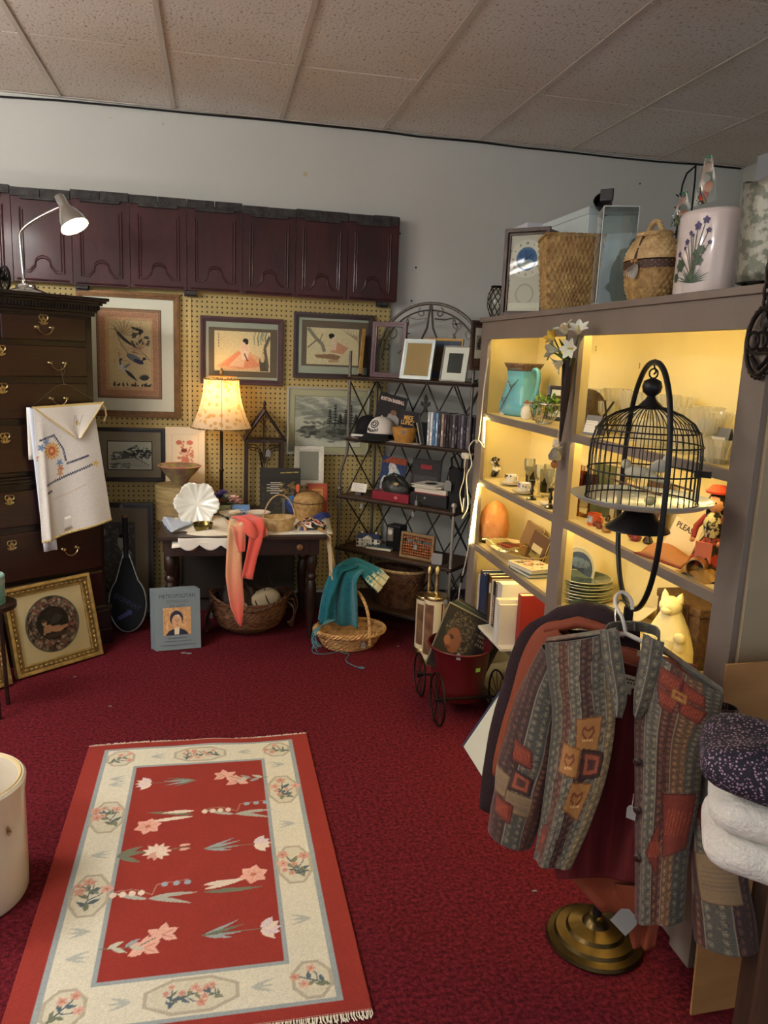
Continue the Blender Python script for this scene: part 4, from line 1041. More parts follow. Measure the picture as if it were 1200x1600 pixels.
def drape(name,label,pts_px,z0,z1,mt,Y=4.207,n=20):
 0
 def f(u,v):
  x=pts_px[0]+(pts_px[1]-pts_px[0])*u;k=z1+(z0-z1)*(1-v)
  a=PY(x,840,Y);hang=z0-(z0-z1)*v*(.55+.45*abs(math.sin(2.5*PI*u)))
  return(a.x,Y-.004*math.sin(10*u)-.003*v,hang)
 m=MB();m.grid(f,n,8);o=m.build(name,mt,solid=.002,smooth=70);tag(o,label,'linen');return o
drape('scalloped_doily','white doily with pointed scallops hanging under the lace linen',(278,362),TZ-.004,TZ-.072,M_LWHITE)
sheet('white_runner','white runner lying on the right half of the table under the baskets','linen',[T(405,800,.003),T(512,800,.003),T(520,834,.003),T(395,836,.003)],M_LWHITE,14,10,.0008,seed=8,thick=.002)
# coral scarf with cream and pink end
def pal(col1,col2,t):return tuple(a+(b-a)*t for a,b in zip(col1,col2))
sc=thing('knotted_scarf','coral and cream ombre scarf hanging in a loop over the table front','scarf',(PY(385,840,4.21).x,4.21,TZ))
o=sc.location
def strip(name,path,widths,c0,c1,nrm=(1,0,0),seed=0,n=30,power=1.0,wave=.004):
 P=smooth_path([Vector(q)-o for q in path],n);W=np.interp(np.linspace(0,1,n+1),np.linspace(0,1,len(widths)),widths)
 nx=8;A=np.zeros((n+1,nx+1,3));C=np.zeros((n+1,nx+1,3),np.float32);rs=random.Random(seed);ph=rs.random()*6
 for j in range(n+1):
  t=P[min(j+1,n)]-P[max(j-1,0)];t.normalize();nn=Vector(nrm);nn=(nn-t*nn.dot(t)).normalized();bb=nn.cross(t)
  for i in range(nx+1):
   u=i/nx-.5;q=P[j]+nn*(W[j]*u)+bb*(wave*math.sin(ph+u*9+j*.12)-.4*abs(u)*W[j]*.3)
   A[j,i]=q[:];cc=pal(c0,c1,(j/n)**power);C[j,i]=[lin1(x)for x in cc]
 return grid_mesh(name,A,C,vcmat('knit_print',.95,.5,350,sheen=.3),sc,smooth=1,solid=.006)
def S(px,py,Y):return PY(px,py,Y)
CO=(232,96,82);CR=(232,206,150);PK=(226,120,100)
strip('tail',[S(375,812,4.28),S(368,822,4.20),S(366,850,4.195),S(366,900,4.195),S(371,945,4.195),S(376,978,4.195)],[.09,.075,.075,.09,.075,.012],CR,(226,78,72),seed=1,power=1.7)
strip('band',[S(364,810,4.30)+Vector((0,0,.006)),S(382,812,4.26)+Vector((0,0,.008)),S(398,818,4.195),S(400,838,4.185),S(393,870,4.185),S(386,904,4.185)],[.05,.10,.10,.075,.06,.06],CO,(226,92,80),seed=2)
strip('loop',[S(357,814,4.27)+Vector((0,0,.004)),S(372,826,4.185),S(376,845,4.18),S(378,862,4.18)],[.04,.07,.055,.03],(228,170,130),CO,seed=3)
strip('knot',[S(374,815,4.24)+Vector((0,0,.012)),S(385,822,4.18),S(397,835,4.175),S(404,842,4.20)],[.05,.07,.05,.02],CO,(236,110,92),nrm=(.5,0,.8),seed=4)
strip('end',[S(400,816,4.26)+Vector((0,0,.004)),S(410,828,4.195),S(415,838,4.21)],[.05,.05,.03],CO,(236,150,110),seed=5)
# heap of printed silk scarves, beige fringed cloth
hp2=foot(486,822,4.38)
def blob_cloth(name,label,center,rx,ry,rz,cols,seed,res=46):
 rs=np.random.RandomState(seed);U,Vv=np.meshgrid(np.linspace(0,1,res*2),np.linspace(0,1,res))
 x=(U-.5)*2;y=(Vv-.5)*2;rr=np.clip(1-(np.abs(x)**2.4+np.abs(y)**2.4)*.9,0,1)**.55
 f=np.zeros_like(x)
 for k in range(6):a,b,c=rs.uniform(-5,5),rs.uniform(-5,5),rs.uniform(0,6);f+=np.abs(np.sin(a*x+b*y+c))
 z=rr*rz*(.55+.12*f)
 P=np.stack([x*rx*(1+.05*np.sin(5*y)),y*ry*(1+.06*np.cos(6*x)),z],-1)
 g=np.zeros(x.shape)
 for k in range(5):a,b,c=rs.uniform(-9,9),rs.uniform(-9,9),rs.uniform(0,6);g+=np.sin(a*x+b*y+c)
 idx=np.clip(((g/5+1)/2*len(cols)*1.3-.15*len(cols)).astype(int),0,len(cols)-1)
 C=np.array([[lin1(q)for q in c]for c in cols],np.float32)[idx]
 ob=grid_mesh(name,P,C,vcmat('silk_print',.5,0),None,loc=center,smooth=1);tag(ob,label,'scarf');return ob
blob_cloth('printed_scarf','heap of navy, red and white printed silk scarf by the lidded basket',(hp2 .x,hp2 .y+.01,TZ+.004),.085,.055,.055,[(26,24,30),(150,40,44),(222,212,196),(20,22,30),(196,150,80),(40,48,92)],4)
o=blob_cloth('navy_scarf','rolled navy scarf lying on the printed silk heap',(hp2 .x+.06,hp2 .y+.05,TZ+.05),.07,.028,.035,[(34,44,104),(44,56,120)],5,20);o.rotation_euler=(0,-.25,.55)
bc=thing('fringed_cloth','beige fringed cloth hanging off the right front corner of the table','cloth',(TXB,TYA+.05,TZ));o0=bc.location
def bf(u,v):
 if v<.4:
  t=v/.4;q=Vector((.50,4.52,TZ+.006)).lerp(Vector((TXB+.012,TYA-.01,TZ+.006)),t)+Vector((0,.22*u,.0))*(1-.3*t)+Vector((.05*u*(1-t),0,0))
 else:
  t=(v-.4)/.6;a=Vector((TXB+.012,TYA-.012,TZ+.004))+Vector((0,.16*u,0));b=Vector((TXB+.022+.03*u,TYA-.03+.11*u,TZ-.22+.09*u));q=a.lerp(b,t)+Vector((.012*math.sin(9*u+2*t),0,0))
 return q-o0
m=MB();m.grid(bf,12,24);m.build('cloth',mat('cloth_beige',(186,164,132),.9,bump=.2,bscale=250),bc,solid=.002,smooth=70)
m=MB()
for k in range(30):
 u=k/29;q=Vector(bf(u,1));m.tube([q,q+Vector((.002,-.004,-.010)),q+Vector((0,-.006,-.024-.006*math.sin(k)))],.0011,4)
m.build('fringe',mat('cloth_fringe',(206,188,156),.9),bc)
# WIRE BAKER'S RACK ACROSS THE CORNER
RA=-PI/4;RO=Vector((.80,4.79,0));RU=Vector((math.cos(RA),math.sin(RA),0));RB=Vector((-math.sin(RA),math.cos(RA),0))
RW,RD=.735,.30;RZ=[.13,.47,.80,1.16,1.53]
def RL(x,y,z):return RO+RU*x+RB*y+Vector((0,0,z))
def RP(px,py,off=0.0):
 0
 q=PP(px,py,RO+RB*off,RB)-RO;return q.dot(RU),q.z
M_RACK=mat('rack_iron',(112,108,102),.45,metal=.7,var=.2,vscale=30)
M_RACKD=mat('rack_iron_dark',(62,58,54),.5,metal=.6,var=.2,vscale=30)
M_PLANK=mat('shelf_wicker',(84,58,38),.6,col2=(58,38,26),vscale=60,stretch=(.3,4,4))
rack=thing('bakers_rack','grey wrought iron corner rack with arched scrolled top and lattice back','rack',RO,RA)
def fl(z):return-.035*max(0,min(1,(1.08-z)/.14))
for x,fr in((0,1),(RW,1)):
 m=MB();sgn=-1 if x==0 else 1
 zs=[0,.3,.6,.9,.94,.98,1.02,1.06,1.10,1.3,1.56,1.64,1.68]if x==0 else[0,.3,.6,.84]
 m.tube([(x-sgn*fl(z)if True else 0,fl(z)*.6,z)for z in zs],.0095,8)
 m.sph((x-sgn*fl(0),fl(0)*.6,.012),.018,10);
 for z in(.17,.84):m.sph((x-sgn*fl(z),fl(z)*.6,z),.017,10)
 m.build('front_post',mat('rack_pale',(166,162,154),.4,metal=.4)if x else M_RACK,rack,smooth=60)
MB().tube([(RW+.088,.012,.80),(RW+.088,.012,1.60)],.0095,8).build('front_post',M_RACK,rack,smooth=60)
for x in(0,RW):MB().tube([(x,RD,0),(x,RD,1.70)],.0095,8).build('back_post',M_RACK,rack,smooth=60)
ax,az=RP(686,474,RD);az=min(az,2.05)
m=MB();m.tube([(RW/2-RW/2*math.cos(a),RD,1.66+(az-1.66)*math.sin(a))for a in[PI*k/30 for k in range(31)]],.0095,8);m.build('arch',M_RACK,rack,smooth=60)
m=MB();m.tube([(RW/2-(RW/2-.03)*math.cos(a),RD,1.64+(az-1.68)*math.sin(a))for a in[PI*k/30 for k in range(31)]],.005,6);m.build('inner_arch',M_RACK,rack,smooth=60)
for k,z in enumerate(RZ):
 o=fl(z);m=MB();e_=.085 if k>2 else 0;m.bx(-.012+o,RW+.012-o+e_,o*.6-.012,RD+.005,z-.022,z)
 s=m.build('shelf',M_PLANK,rack,smooth=0,bevel=.003)
 m=MB();m.tube([(-.012+o,o*.6-.014,z-.011),(RW+.012-o+e_,o*.6-.014,z-.011)],.006,6);m.build('front_rail',M_RACKD,s,smooth=60)
def lat(p,q):MB().tube([p,q],.0048,6).build('lattice_bar',M_RACKD,rack,smooth=60)
for z0,z1 in zip(RZ,RZ[1:]):
 n=4
 for k in range(n):
  xa,xb=RW*k/n,RW*(k+1)/n
  lat((xa,RD,z0),(xb,RD,z1-.022));lat((xb,RD,z0),(xa,RD,z1-.022))
 for x in(0,RW):
  s=-fl(z0)if x==0 else fl(z0)
  lat((x,.0,z0),(x,RD,z1-.022));lat((x,RD,z0),(x,.0,z1-.022))
def scroll(m,x,z,r,turn,a0,n=18,y=RD,th=.004):
 pts=[]
 for k in range(n):
  t=k/(n-1);a=a0+turn*t*1.6*PI;q=r*(1-.75*t);pts.append((x+q*math.cos(a),y,z+q*math.sin(a)))
 m.tube(pts,th,5)
for s in(-1,1):
 m=MB();c=RW/2;H=az-1.66
 m.tube([(c+s*.004,RD,az-.01),(c+s*.02,RD,1.66+H*.55),(c+s*.07,RD,1.66+H*.25),(c+s*.16,RD,1.66)],.006,6)
 scroll(m,c+s*.06,az-.055,.032,-s,PI/2-s*.4);scroll(m,c+s*.19,1.66+H*.62,.042,s,PI*.5+s*.8);scroll(m,c+s*.15,1.66+H*.34,.034,-s,PI*.4);scroll(m,c+s*.27,1.66+H*.42,.040,s,PI*.3);scroll(m,c+s*.30,1.66+H*.2,.03,-s,PI)
 m.tube([(c+s*.03,RD,1.66+H*.72),(c+s*.10,RD,1.66+H*.70),(c+s*.16,RD,1.66+H*.74),(c+s*.19,RD,1.66+H*.55),(c+s*.15,RD,1.66+H*.28),(c+s*.22,RD,1.66+H*.05)],.004,5)
 m.build('scrollwork',M_RACK,rack,smooth=60)
 m=MB()
 for k in range(5):petal(m,(c+s*.18,RD-.006,1.66+H*.60),.03,.018,1.3*k,.6,.5)
 m.build('iron_rose',mat('rust_rose',(92,66,50),.6,metal=.5),rack,smooth=60)
for z in(1.16,):
 m=MB();c=RW/2;b=z+.19
 m.prism([(0,.09),(.014,.06),(.008,.03),(.03,.045),(.034,.02),(.012,.012),(.01,-.02),(-.01,-.02),(-.012,.012),(-.034,.02),(-.03,.045),(-.008,.03),(-.014,.06)],.006,M=TR(c,RD-.008,b))
 for s in(-1,1):m.tube([(c+s*.006,RD-.005,b),(c+s*.04,RD-.005,b-.06),(c+s*.10,RD-.005,b-.10),(c+s*.13,RD-.005,b-.06),(c+s*.10,RD-.005,b-.04)],.004,5)
 m.build('fleur_de_lis',M_RACKD,rack,smooth=50)
def rfoot(px,py,k,off=None):
 0
 x,z=RP(px,py,off);return RL(x,off,RZ[k]+.001),x
def rsize(px0,px1,py,off):return RP(px1,py,off)[0]-RP(px0,py,off)[0]
# top shelf: empty frames
p,x=rfoot(566,560,4,.10)
picture('photo_frame','gilt-edged empty frame leaning sideways at the left end of the top rack shelf',p,(-.06,-.16,RA-.95),.20,.27,.018,.022,mat('frame_gilt',(150,116,60),.35,metal=.6,var=.2,vscale=40),[(0,0,.17,.24,mat('board_taupe',(124,104,80),.9))],cat='photo frame',base=.135,glass=False)
w=rsize(582,632,560,.06);h=RP(606,503,.06)[1]-RZ[4]
p,x=rfoot(607,560,4,.06)
t=picture('photo_frame','dark red painted open frame with bare glass on the top rack shelf',p,(-.05,0,RA+.1),w,h,.030,.02,mat('frame_oxblood',(66,18,26),.4,coat=.3),[],cat='photo frame',base=h/2,back=False,profile=False)
w=rsize(624,676,560,.02);p,x=rfoot(650,570,4,.015);h=(RP(650,531,.03)[1]-RZ[4])*1.03
picture('photo_frame','pale silver-blue frame with tan insert on the top rack shelf',p,(-.20,0,RA),w*.93,h,.022,.014,mat('frame_ice',(186,198,200),.3,metal=.5),[(0,0,w*.8,h-.04,mat('insert_tan',(168,140,96),.9)),(-.03,-h*.4,.018,.014,mat('tag_paper'),'sticker')],cat='photo frame',base=h/2)
w=rsize(660,720,560,.15);h=RP(690,529,.15)[1]-RZ[4];p,x=rfoot(690,560,4,.15)
picture('photo_frame','gold frame with slate blue mat behind the white frame on the top rack shelf',p,(-.12,0,RA),w,h,.012,.014,mat('frame_gilt'),[(0,0,w-.02,h-.02,mat('mount_slate',(72,84,104),.9)),(0,0,w-.09,h-.09,mat('insert_taupe',(104,88,70),.9))],cat='photo frame',base=h/2)
w=rsize(690,733,565,.02);h=RP(710,541,.04)[1]-RZ[4];p,x=rfoot(709,570,4,.015)
picture('photo_frame','thin dark frame with wide white mat and black opening on the top rack shelf',p,(-.20,0,RA),w*.95,h*1.02,.007,.012,mat('frame_pewter',(120,116,110),.35,metal=.6),[(0,0,w*.95-.012,h-.012,mat('mount_white',(226,224,216),.9)),(0,.004,w*.52,h*.56,mat('insert_black',(44,44,42),.6))],cat='photo frame',base=h*.51)
p,x=rfoot(738,585,4,.06)
m=MB();rs=random.Random(3)
for k in range(18):petal(m,(rs.uniform(-.03,.03),rs.uniform(-.03,.03),.004),.03,.014,rs.random()*6.3,rs.uniform(.2,1.1),.5)
o=m.build('greenery_sprig',mat('dull_green',(58,80,62),.7,var=.3),loc=p,smooth=60);tag(o,'small dull green sprig at the right end of the top rack shelf','greenery')
# second shelf
cvm=Cv(.20,.27,(26,24,26),420);cvm.rect(.0,.0,.2,.06,(48,44,40));cvm.poly([(.07,.03),(.17,.03),(.18,.13),(.13,.165),(.09,.15)],(150,146,142));cvm.ell(.125,.185,.03,.035,(36,30,28));cvm.ell(.03,.07,.03,.05,(60,54,34));cvm.rect(.01,.04,.05,.055,(190,150,40));cvm.ell(.125,.165,.022,.016,(120,84,64))
p,x=rfoot(602,650,3,.14);
bk=book('baseball magazine with white lettering on black leaning at the back of the second rack shelf',p,(-.10,.16,RA),.20,.27,.006,(24,22,24),name='magazine',cat='magazine',front=cvm)
lettering('BOSTON BASEBALL',.030,mat('ink_cream',(228,206,190),.6),bk,(0,-.0045,.235),FRONT,xs=.66,bold=.0008)
p,x=rfoot(637,655,3,.10)
cvm=Cv(.135,.175,(34,30,36),420);cvm.rect(0,0,.135,.05,(62,56,66));
bk=book('dark paperback with gold author lettering standing behind the yellow bowl',p,(-.08,.05,RA),.135,.180,.022,(30,28,32),front=cvm)
lettering('MIKE\nLUPICA',.036,mat('ink_gold',(206,160,70),.5),bk,(0,-.0125,.125),FRONT,xs=.82,bold=.001,space=.8)
lettering('THE BIG FIELD',.015,mat('ink_lilac',(150,140,170),.6),bk,(0,-.0125,.075),FRONT,xs=.9)
def cap(px,py,col_front,col_brim,label,off,rz=0,s=1.0,logo=True):
 p,x=rfoot(px,py,3,off)
 t=thing('baseball_cap',label,'cap',p,RA+rz)
 R=.082*s
 def dome(u,v):
  a=2*PI*u;e=(PI/2)*v;r=R*math.cos(e)**.8;return(r*math.cos(a),r*1.12*math.sin(a),.036+.100*s*math.sin(e))
 m=MB();m.grid(dome,28,10,closeu=True);m.build('crown',mat('cap_%d'%col_front[0],col_front,.85,bump=.2,bscale=200),t,smooth=60,solid=.002)
 def brim(u,v):
  a=PI+PI*(.10+.80*u);k=R*(.95+.95*v*math.sin(PI*u)**.6);return(k*math.cos(a)*(1 if v<.5 else .98),k*1.12*math.sin(a),.040-.036*v-.004*abs(math.cos(a))*v)
 m=MB();m.grid(brim,18,6);m.build('brim',mat('cap_brim_%d'%col_brim[0],col_brim,.8),t,smooth=60,solid=.004)
 m=MB();m.sph((0,0,.138*s),.008,8);m.build('button',mat('cap_%d'%col_front[0]),t)
 if logo:
  m=MB()
  def onc(u,e,d=.0022):
   a=-PI/2+u;r=(R*math.cos(e)**.8)+d;return(r*math.cos(a),r*1.12*math.sin(a),.036+.100*s*math.sin(e))
  m.tube([onc(.34*math.cos(a),.66+.26*math.sin(a))for a in[2*PI*k/20 for k in range(20)]],.003,5,closed=True)
  m.tube([onc(.16*math.cos(a),.66+.14*math.sin(a))for a in[2*PI*k/14 for k in range(14)]],.003,5,closed=True)
  m.build('round_emblem',mat('ink_black',(20,20,22),.7),t,smooth=60)
  m=MB()
  for k in range(5):m.tube([onc(-.5+.2*k+.08*math.sin(a),.28+.08*math.cos(a)+.02*k*(k-4))for a in[j*.9 for j in range(7)]],.0026,4)
  m.build('script_emblem',mat('ink_black'),t,smooth=60)
 return t
cap(596,668,(222,218,210),(22,22,24),'white baseball cap with black brim and round emblem on the second rack shelf',.075)
cap(574,668,(20,20,22),(24,24,26),'black baseball cap half hidden behind the white cap',.16,rz=.5,s=.92,logo=False)
p,x=rfoot(632,680,3,.045);K=mpp(p);R=19.5*K;Hh=24*K
t=thing('woven_bowl','small golden straw bowl with a price sticker on the second rack shelf','bowl',p)
weave('bowl',mat('straw_gold',(190,140,66),.6,col2=(160,110,48),vscale=40,bump=.3,bscale=200),t,[(R*.72,0),(R*.88,Hh*.4),(R*.98,Hh*.8),(R,Hh)],40,12,.0012)
MB().lathe([(0,.004),(R*.75,.004)],20).build('bottom',mat('straw_gold'),t)
MB().box((-.3*R,-.97*R,Hh*.72),(.022,.002,.022)).build('price_sticker',mat('tag_paper'),t,smooth=0)
cols=[(170,176,186),(206,206,206),(70,110,150),(120,150,180),(54,40,38),(150,140,130),(60,36,40),(30,30,34),(46,40,44),(96,92,96),(34,32,36),(70,66,78),(110,104,112),(40,36,40),(88,84,96),(28,28,32),(22,22,26)]
xa,_=RP(666,670,.012);xb,_=RP(741,670,.012);n=len(cols);wcd=(xb-xa)/n
for k in range(n):
 hh=.19+random.uniform(-.003,.003)-(.0 if k<14 else .002)
 t=thing('dvd_case','%s disc case from the left in the row on the second rack shelf'%ORD[k],'disc case',RL(xa+wcd*(k+.5),.022,RZ[3]+.001),RA,group='disc cases in a row on the rack')
 tw=wcd*.88
 MB().bx(-tw/2,tw/2,0,.135,0,hh).build('case',mat('case_%d'%k,cols[k],.25,coat=.6),t,smooth=0,bevel=.0012)
 c=Cv(tw*.8,hh*.9,cols[k],700);rs=random.Random(k)
 for j in range(5):y=rs.uniform(.05,.85)*c.h;c.rect(.25*c.w,y,.75*c.w,y+rs.uniform(.01,.035),(lambda d:tuple(max(0,min(255,q+d))for q in cols[k]))(rs.choice((-25,30,55,80))))
 c.mesh('spine_print',M_PRINT,t,loc=(0,-.0008,hh/2))
for k in range(3):
 p,x=rfoot(653+5*k,675,3,.05)
 t=thing('leaning_disc','%s of three thin disc sleeves leaning left of the case row'%ORD[k],'disc case',p,rot=(0,-.32+.05*k,RA),group='thin disc sleeves leaning on the rack')
 MB().bx(-.004,.004,0,.125,0,.125).build('sleeve',mat('case_s%d'%k,[(60,60,62),(150,146,140),(40,38,38)][k],.3,coat=.5),t,smooth=0,bevel=.001)
t=thing('paper_scroll','rolled white paper lying at the left end of the second rack shelf','paper',rfoot(562,675,3,.03)[0]+Vector((0,0,.012)),RA+.1)
m=MB();
m.grid(lambda u,v:(-.055+.12*v,(.004+.008*u)*math.cos(13*u),(.004+.008*u)*math.sin(13*u)),40,2);m.build('roll',mat('paper_white',(220,216,206),.8),t,smooth=60,solid=.0008)
o=MB().bx(.03,.50,-.008,.25,RZ[3]+.0002,RZ[3]+.0009).build('shelf_liner',mat('paper_white'),rack,smooth=0)
# third shelf
w=.17;p,x=rfoot(610,740,2,.19)
cvm=Cv(.18,.24,(44,58,96),420);cvm.ell(.11,.10,.05,.08,(150,190,200),.3);cvm.ell(.09,.16,.03,.05,(200,196,190),.5);cvm.poly([(.0,.2),(.06,.24),(.18,.24),(.18,.2)],(150,70,40));cvm.ell(.13,.07,.03,.05,(60,120,140));cvm.ell(.04,.06,.03,.06,(180,176,170));cvm.noise(.15,3,3)
book('bright picture book with blue and white cover at the back of the third rack shelf',p,(-.15,.05,RA),.18,.24,.012,(44,58,96),front=cvm)
p,x=rfoot(664,735,2,.20)
cvm=Cv(.20,.25,(52,48,48),420);cvm.rect(.02,.02,.18,.15,(72,70,70));cvm.rect(.06,.19,.14,.215,(150,40,50));cvm.noise(.1,4,3)
book('charcoal grey book with small red title at the back of the third rack shelf',p,(-.12,0,RA),.20,.25,.016,(46,42,42),front=cvm)
p,x=rfoot(618,765,2,.07)
t=thing('leather_bag','slouched dark leather bag on the third rack shelf','bag',p+Vector((0,0,.028)),RA)
M_LEA=mat('leather_dark',(46,48,44),.5,bump=.4,bscale=60,coat=.1)
def bag(u,v):
 a=2*PI*u;e=PI*(v-.5);r=math.cos(e)**.6
 return(.095*r*math.cos(a)*(1+.08*math.sin(3*a+4*v)),.055*r*math.sin(a)*(1+.1*math.cos(4*a)),.055+.055*math.sin(e)+.035*r*math.cos(a-2.2)*(v)+.006*math.sin(5*a+9*v))
m=MB();m.grid(bag,36,16,closeu=True);m.build('body',M_LEA,t,smooth=60)
m=MB();m.ell=None
m.lathe([(0,0),(.022,.002),(.020,.004),(0,.004)],16,sy=.5,M=TR(.035,-.055,.08,rx=1.1));m.build('oval_badge',mat('badge_tan',(140,120,84),.4,metal=.4),t,smooth=50)
m=MB();m.tube([(-.09,-.01,.04),(-.05,-.05,.11),(0,-.03,.14),(.05,0,.12),(.08,.01,.06)],.006,6);m.build('strap',M_LEA,t,smooth=60)
p,x=rfoot(609,785,2,.012);w=rsize(580,637,775,.01)
t=thing('red_box','flat crimson box with a diamond mark at the front of the third rack shelf','box',p,RA)
MB().bx(-w/2,w/2,0,.09,0,.052).build('tray',mat('crimson_card',(128,26,44),.45,coat=.2),t,smooth=0,bevel=.002)
m=MB();m.prism([(.02,.014),(.036,.026),(.02,.038),(.004,.026)],.0008,M=TR(.02,-.0006,0));m.build('diamond_mark',mat('ink_pink',(190,110,110),.6),t,smooth=0)
p,x=rfoot(560,762,2,.05)
t=thing('price_card','handwritten white card standing at the left end of the third rack shelf','card',p+Vector((0,0,.02)),rot=(-.35,0,RA+.15))
cvm=Cv(.105,.055,(226,222,210),600);rs=random.Random(1)
for k in range(5):cvm.line([(.01+.017*j+.01*(k%2),.045-.009*k+rs.uniform(-.002,.002))for j in range(5)],.0016,(110,106,120),.7)
MB().bx(-.0525,.0525,.0005,.002,0,.055).build('card',mat('tag_paper'),t,smooth=0);cvm.mesh('handwriting',M_PRINT,t,loc=(0,0,.0275))
MB().bx(-.02,.02,.0,.04,-.02,.0).build('stand',mat('rack_iron_dark'),t,smooth=0)
p,x=rfoot(668,790,2,.02);w=rsize(640,698,785,.02)
t=thing('record_case','black carrying case of seven-inch records with open front latch on the third rack shelf','record case',p,RA)
MB().bx(-w/2,w/2,0,.19,0,.075).build('case',mat('case_black',(22,21,23),.45,bump=.3,bscale=200),t,smooth=0,bevel=.006)
MB().bx(-w*.4,w*.45,.01,.18,.075,.105).build('inner_tray',mat('tray_white',(208,202,190),.6),t,smooth=0,bevel=.003)
MB().bx(-w*.40,w*.45,.006,.184,.073,.079).build('red_edge',mat('ink_red',(150,30,36),.6),t,smooth=0)
m=MB();m.lathe([(0,0),(.008,0),(.006,.006),(0,.007)],10,M=TR(-.02,0,.05,rx=PI/2));m.build('latch',M_FSILV,t)
m=MB();m.tube([(-.05,-.004,.02),(-.03,-.02,-.004),(0,-.022,-.008),(.02,-.012,.0)],.003,6);m.build('handle',mat('case_black'),t,smooth=60)
price_tag(t,(-.075,-.006,.0),(0,0,0),.018,.03,.03)
for k in range(5):
 z=RZ[2]+.107+.0045*k;o=RL(x-.012+random.uniform(-.012,.012),.10+random.uniform(-.01,.01),z)
 t=thing('record_sleeve','%s white seven-inch record sleeve up in the pile on the record case'%ORD[k],'record sleeve',o,RA+random.uniform(-.25,.25),group='record sleeves piled on the case')
 m=MB();h=.0875
 ring=[(.038*math.cos(2*PI*q/24),.038*math.sin(2*PI*q/24))for q in range(24)];sq=[]
 for q in range(24):
  a=2*PI*q/24;c_,s_=math.cos(a),math.sin(a);kk=h/max(abs(c_),abs(s_));sq.append((c_*kk,s_*kk))
 for zz in(0,.003):m.add([(a,b,zz)for a,b in ring]+[(a,b,zz)for a,b in sq],[(i,(i+1)%24,24+(i+1)%24,24+i)for i in range(24)])
 m.add([(a,b,0)for a,b in sq]+[(a,b,.003)for a,b in sq],[(i,(i+1)%24,24+(i+1)%24,24+i)for i in range(24)])
 m.build('sleeve',mat('sleeve_white',(224,220,210),.8),t,smooth=0,recalc=False)
 MB().lathe([(0,.0008),(.084,.0008),(.084,.0022),(0,.0022)],32).build('record',mat('vinyl',(16,16,18),.25),t,smooth=40)
p,x=rfoot(712,770,2,.10)
t=thing('black_handbag','soft black handbag with a white tag at the right end of the third rack shelf','handbag',p,RA)
def pu(u,v):
 a=2*PI*u;k=.075+.012*math.sin(PI*v);return(k*math.cos(a)*(1-.35*v),.06*math.sin(a)*(1-.45*v),.235*v+.01*math.sin(3*a)*v)
m=MB();m.grid(pu,28,12,closeu=True);m.lathe([(0,.235),(.046,.235)],20,sy=.7);m.build('body',mat('cloth_black',(20,20,22),.8,bump=.3,bscale=80),t,smooth=60)
m=MB();m.tube([(-.03,0,.22),(-.035,-.01,.29),(0,-.01,.325),(.035,-.01,.29),(.03,0,.22)],.006,6);m.build('handle',mat('cloth_black'),t,smooth=60)
price_tag(t,(-.015,-.075,.11),(0,0,.0),.045,.06,.03)
# fourth shelf
p,x=rfoot(576,855,1,.11)
t=thing('model_house','small white model of a pillared mansion with blue roof on the lowest rack shelf','model house',p,RA+.35)
M_HW=mat('house_white',(214,208,190),.6);M_HB=mat('house_blue',(44,54,84),.6)
m=MB();m.bx(-.075,.075,-.03,.035,0,.055);m.bx(-.028,.028,-.045,-.03,0,.006);m.build('walls',M_HW,t,smooth=0)
m=MB();m.add([(-.082,-.037,.055),(.082,-.037,.055),(.082,.042,.055),(-.082,.042,.055),(-.06,0,.082),(.06,0,.082)],[(0,1,5,4),(2,3,4,5),(1,2,5),(3,0,4),(0,3,2,1)]);m.build('roof',M_HB,t,smooth=0)
m=MB();m.prism([(-.034,.056),(.034,.056),(0,.078)],.03,M=TR(0,-.052,0));m.build('pediment',M_HW,t,smooth=0)
for k in range(4):MB().tube([(-.026+.0173*k,-.046,.004),(-.026+.0173*k,-.046,.056)],.0032,8).build('column',M_HW,t)
for k in range(5):
 for j in(0,1):
  xx=-.066+.033*k
  if k==2:continue
  MB().bx(xx-.006,xx+.006,-.0312,-.030,.010+.024*j,.026+.024*j).build('window',mat('house_pane',(50,52,56),.3),t,smooth=0)
MB().bx(-.006,.006,-.0315,-.030,.004,.026).build('door',mat('house_door',(40,36,34),.5),t,smooth=0)
for k in(-.045,.045):MB().bx(k-.006,k+.006,.0,.012,.07,.094).build('chimney',M_HW,t,smooth=0)
p,x=rfoot(590,868,1,.05)
t=book('teal-edged flat book lying under the model mansion end of the shelf',p+Vector((0,0,.011)),(-PI/2,0,RA+.2),.17,.11,.020,(56,78,84));
p,x=rfoot(618,860,1,.15)
t=thing('coffee_maker','black travel coffee maker with a silver face on the lowest rack shelf','appliance',p,RA)
MB().bx(-.05,.05,-.04,.05,0,.16).build('body',mat('plastic_black',(18,18,20),.35),t,smooth=0,bevel=.008)
m=MB();m.bx(-.038,.004,-.044,-.040,.06,.145);m.build('silver_face',M_FSILV,t,smooth=0,bevel=.0015)
m=MB();m.lathe([(0,0),(.017,0),(.017,.003),(0,.003)],16,M=TR(-.017,-.044,.118,rx=PI/2));m.build('dial',mat('dial_white',(216,214,206),.4),t,smooth=40)
p,x=rfoot(650,880,1,.03);w=.215
t=thing('abacus','wooden abacus with rows of amber beads on the lowest rack shelf','abacus',p,rot=(-.10,0,RA))
M_ABF=mat('abacus_wood',(150,122,84),.5,col2=(110,84,54),vscale=10,stretch=(1,6,6));M_ABB=mat('abacus_bead',(140,76,36),.35,var=.3,vscale=60,coat=.3)
hA=.155
for z in(.008,hA-.008):MB().bx(-w/2,w/2,-.012,.012,z-.008,z+.008).build('rail',M_ABF,t,smooth=0,bevel=.002)
for s in(-1,1):MB().bx(s*w/2-.007,s*w/2+.007,-.012,.012,0,hA).build('side_rail',M_ABF,t,smooth=0,bevel=.002)
bead=None
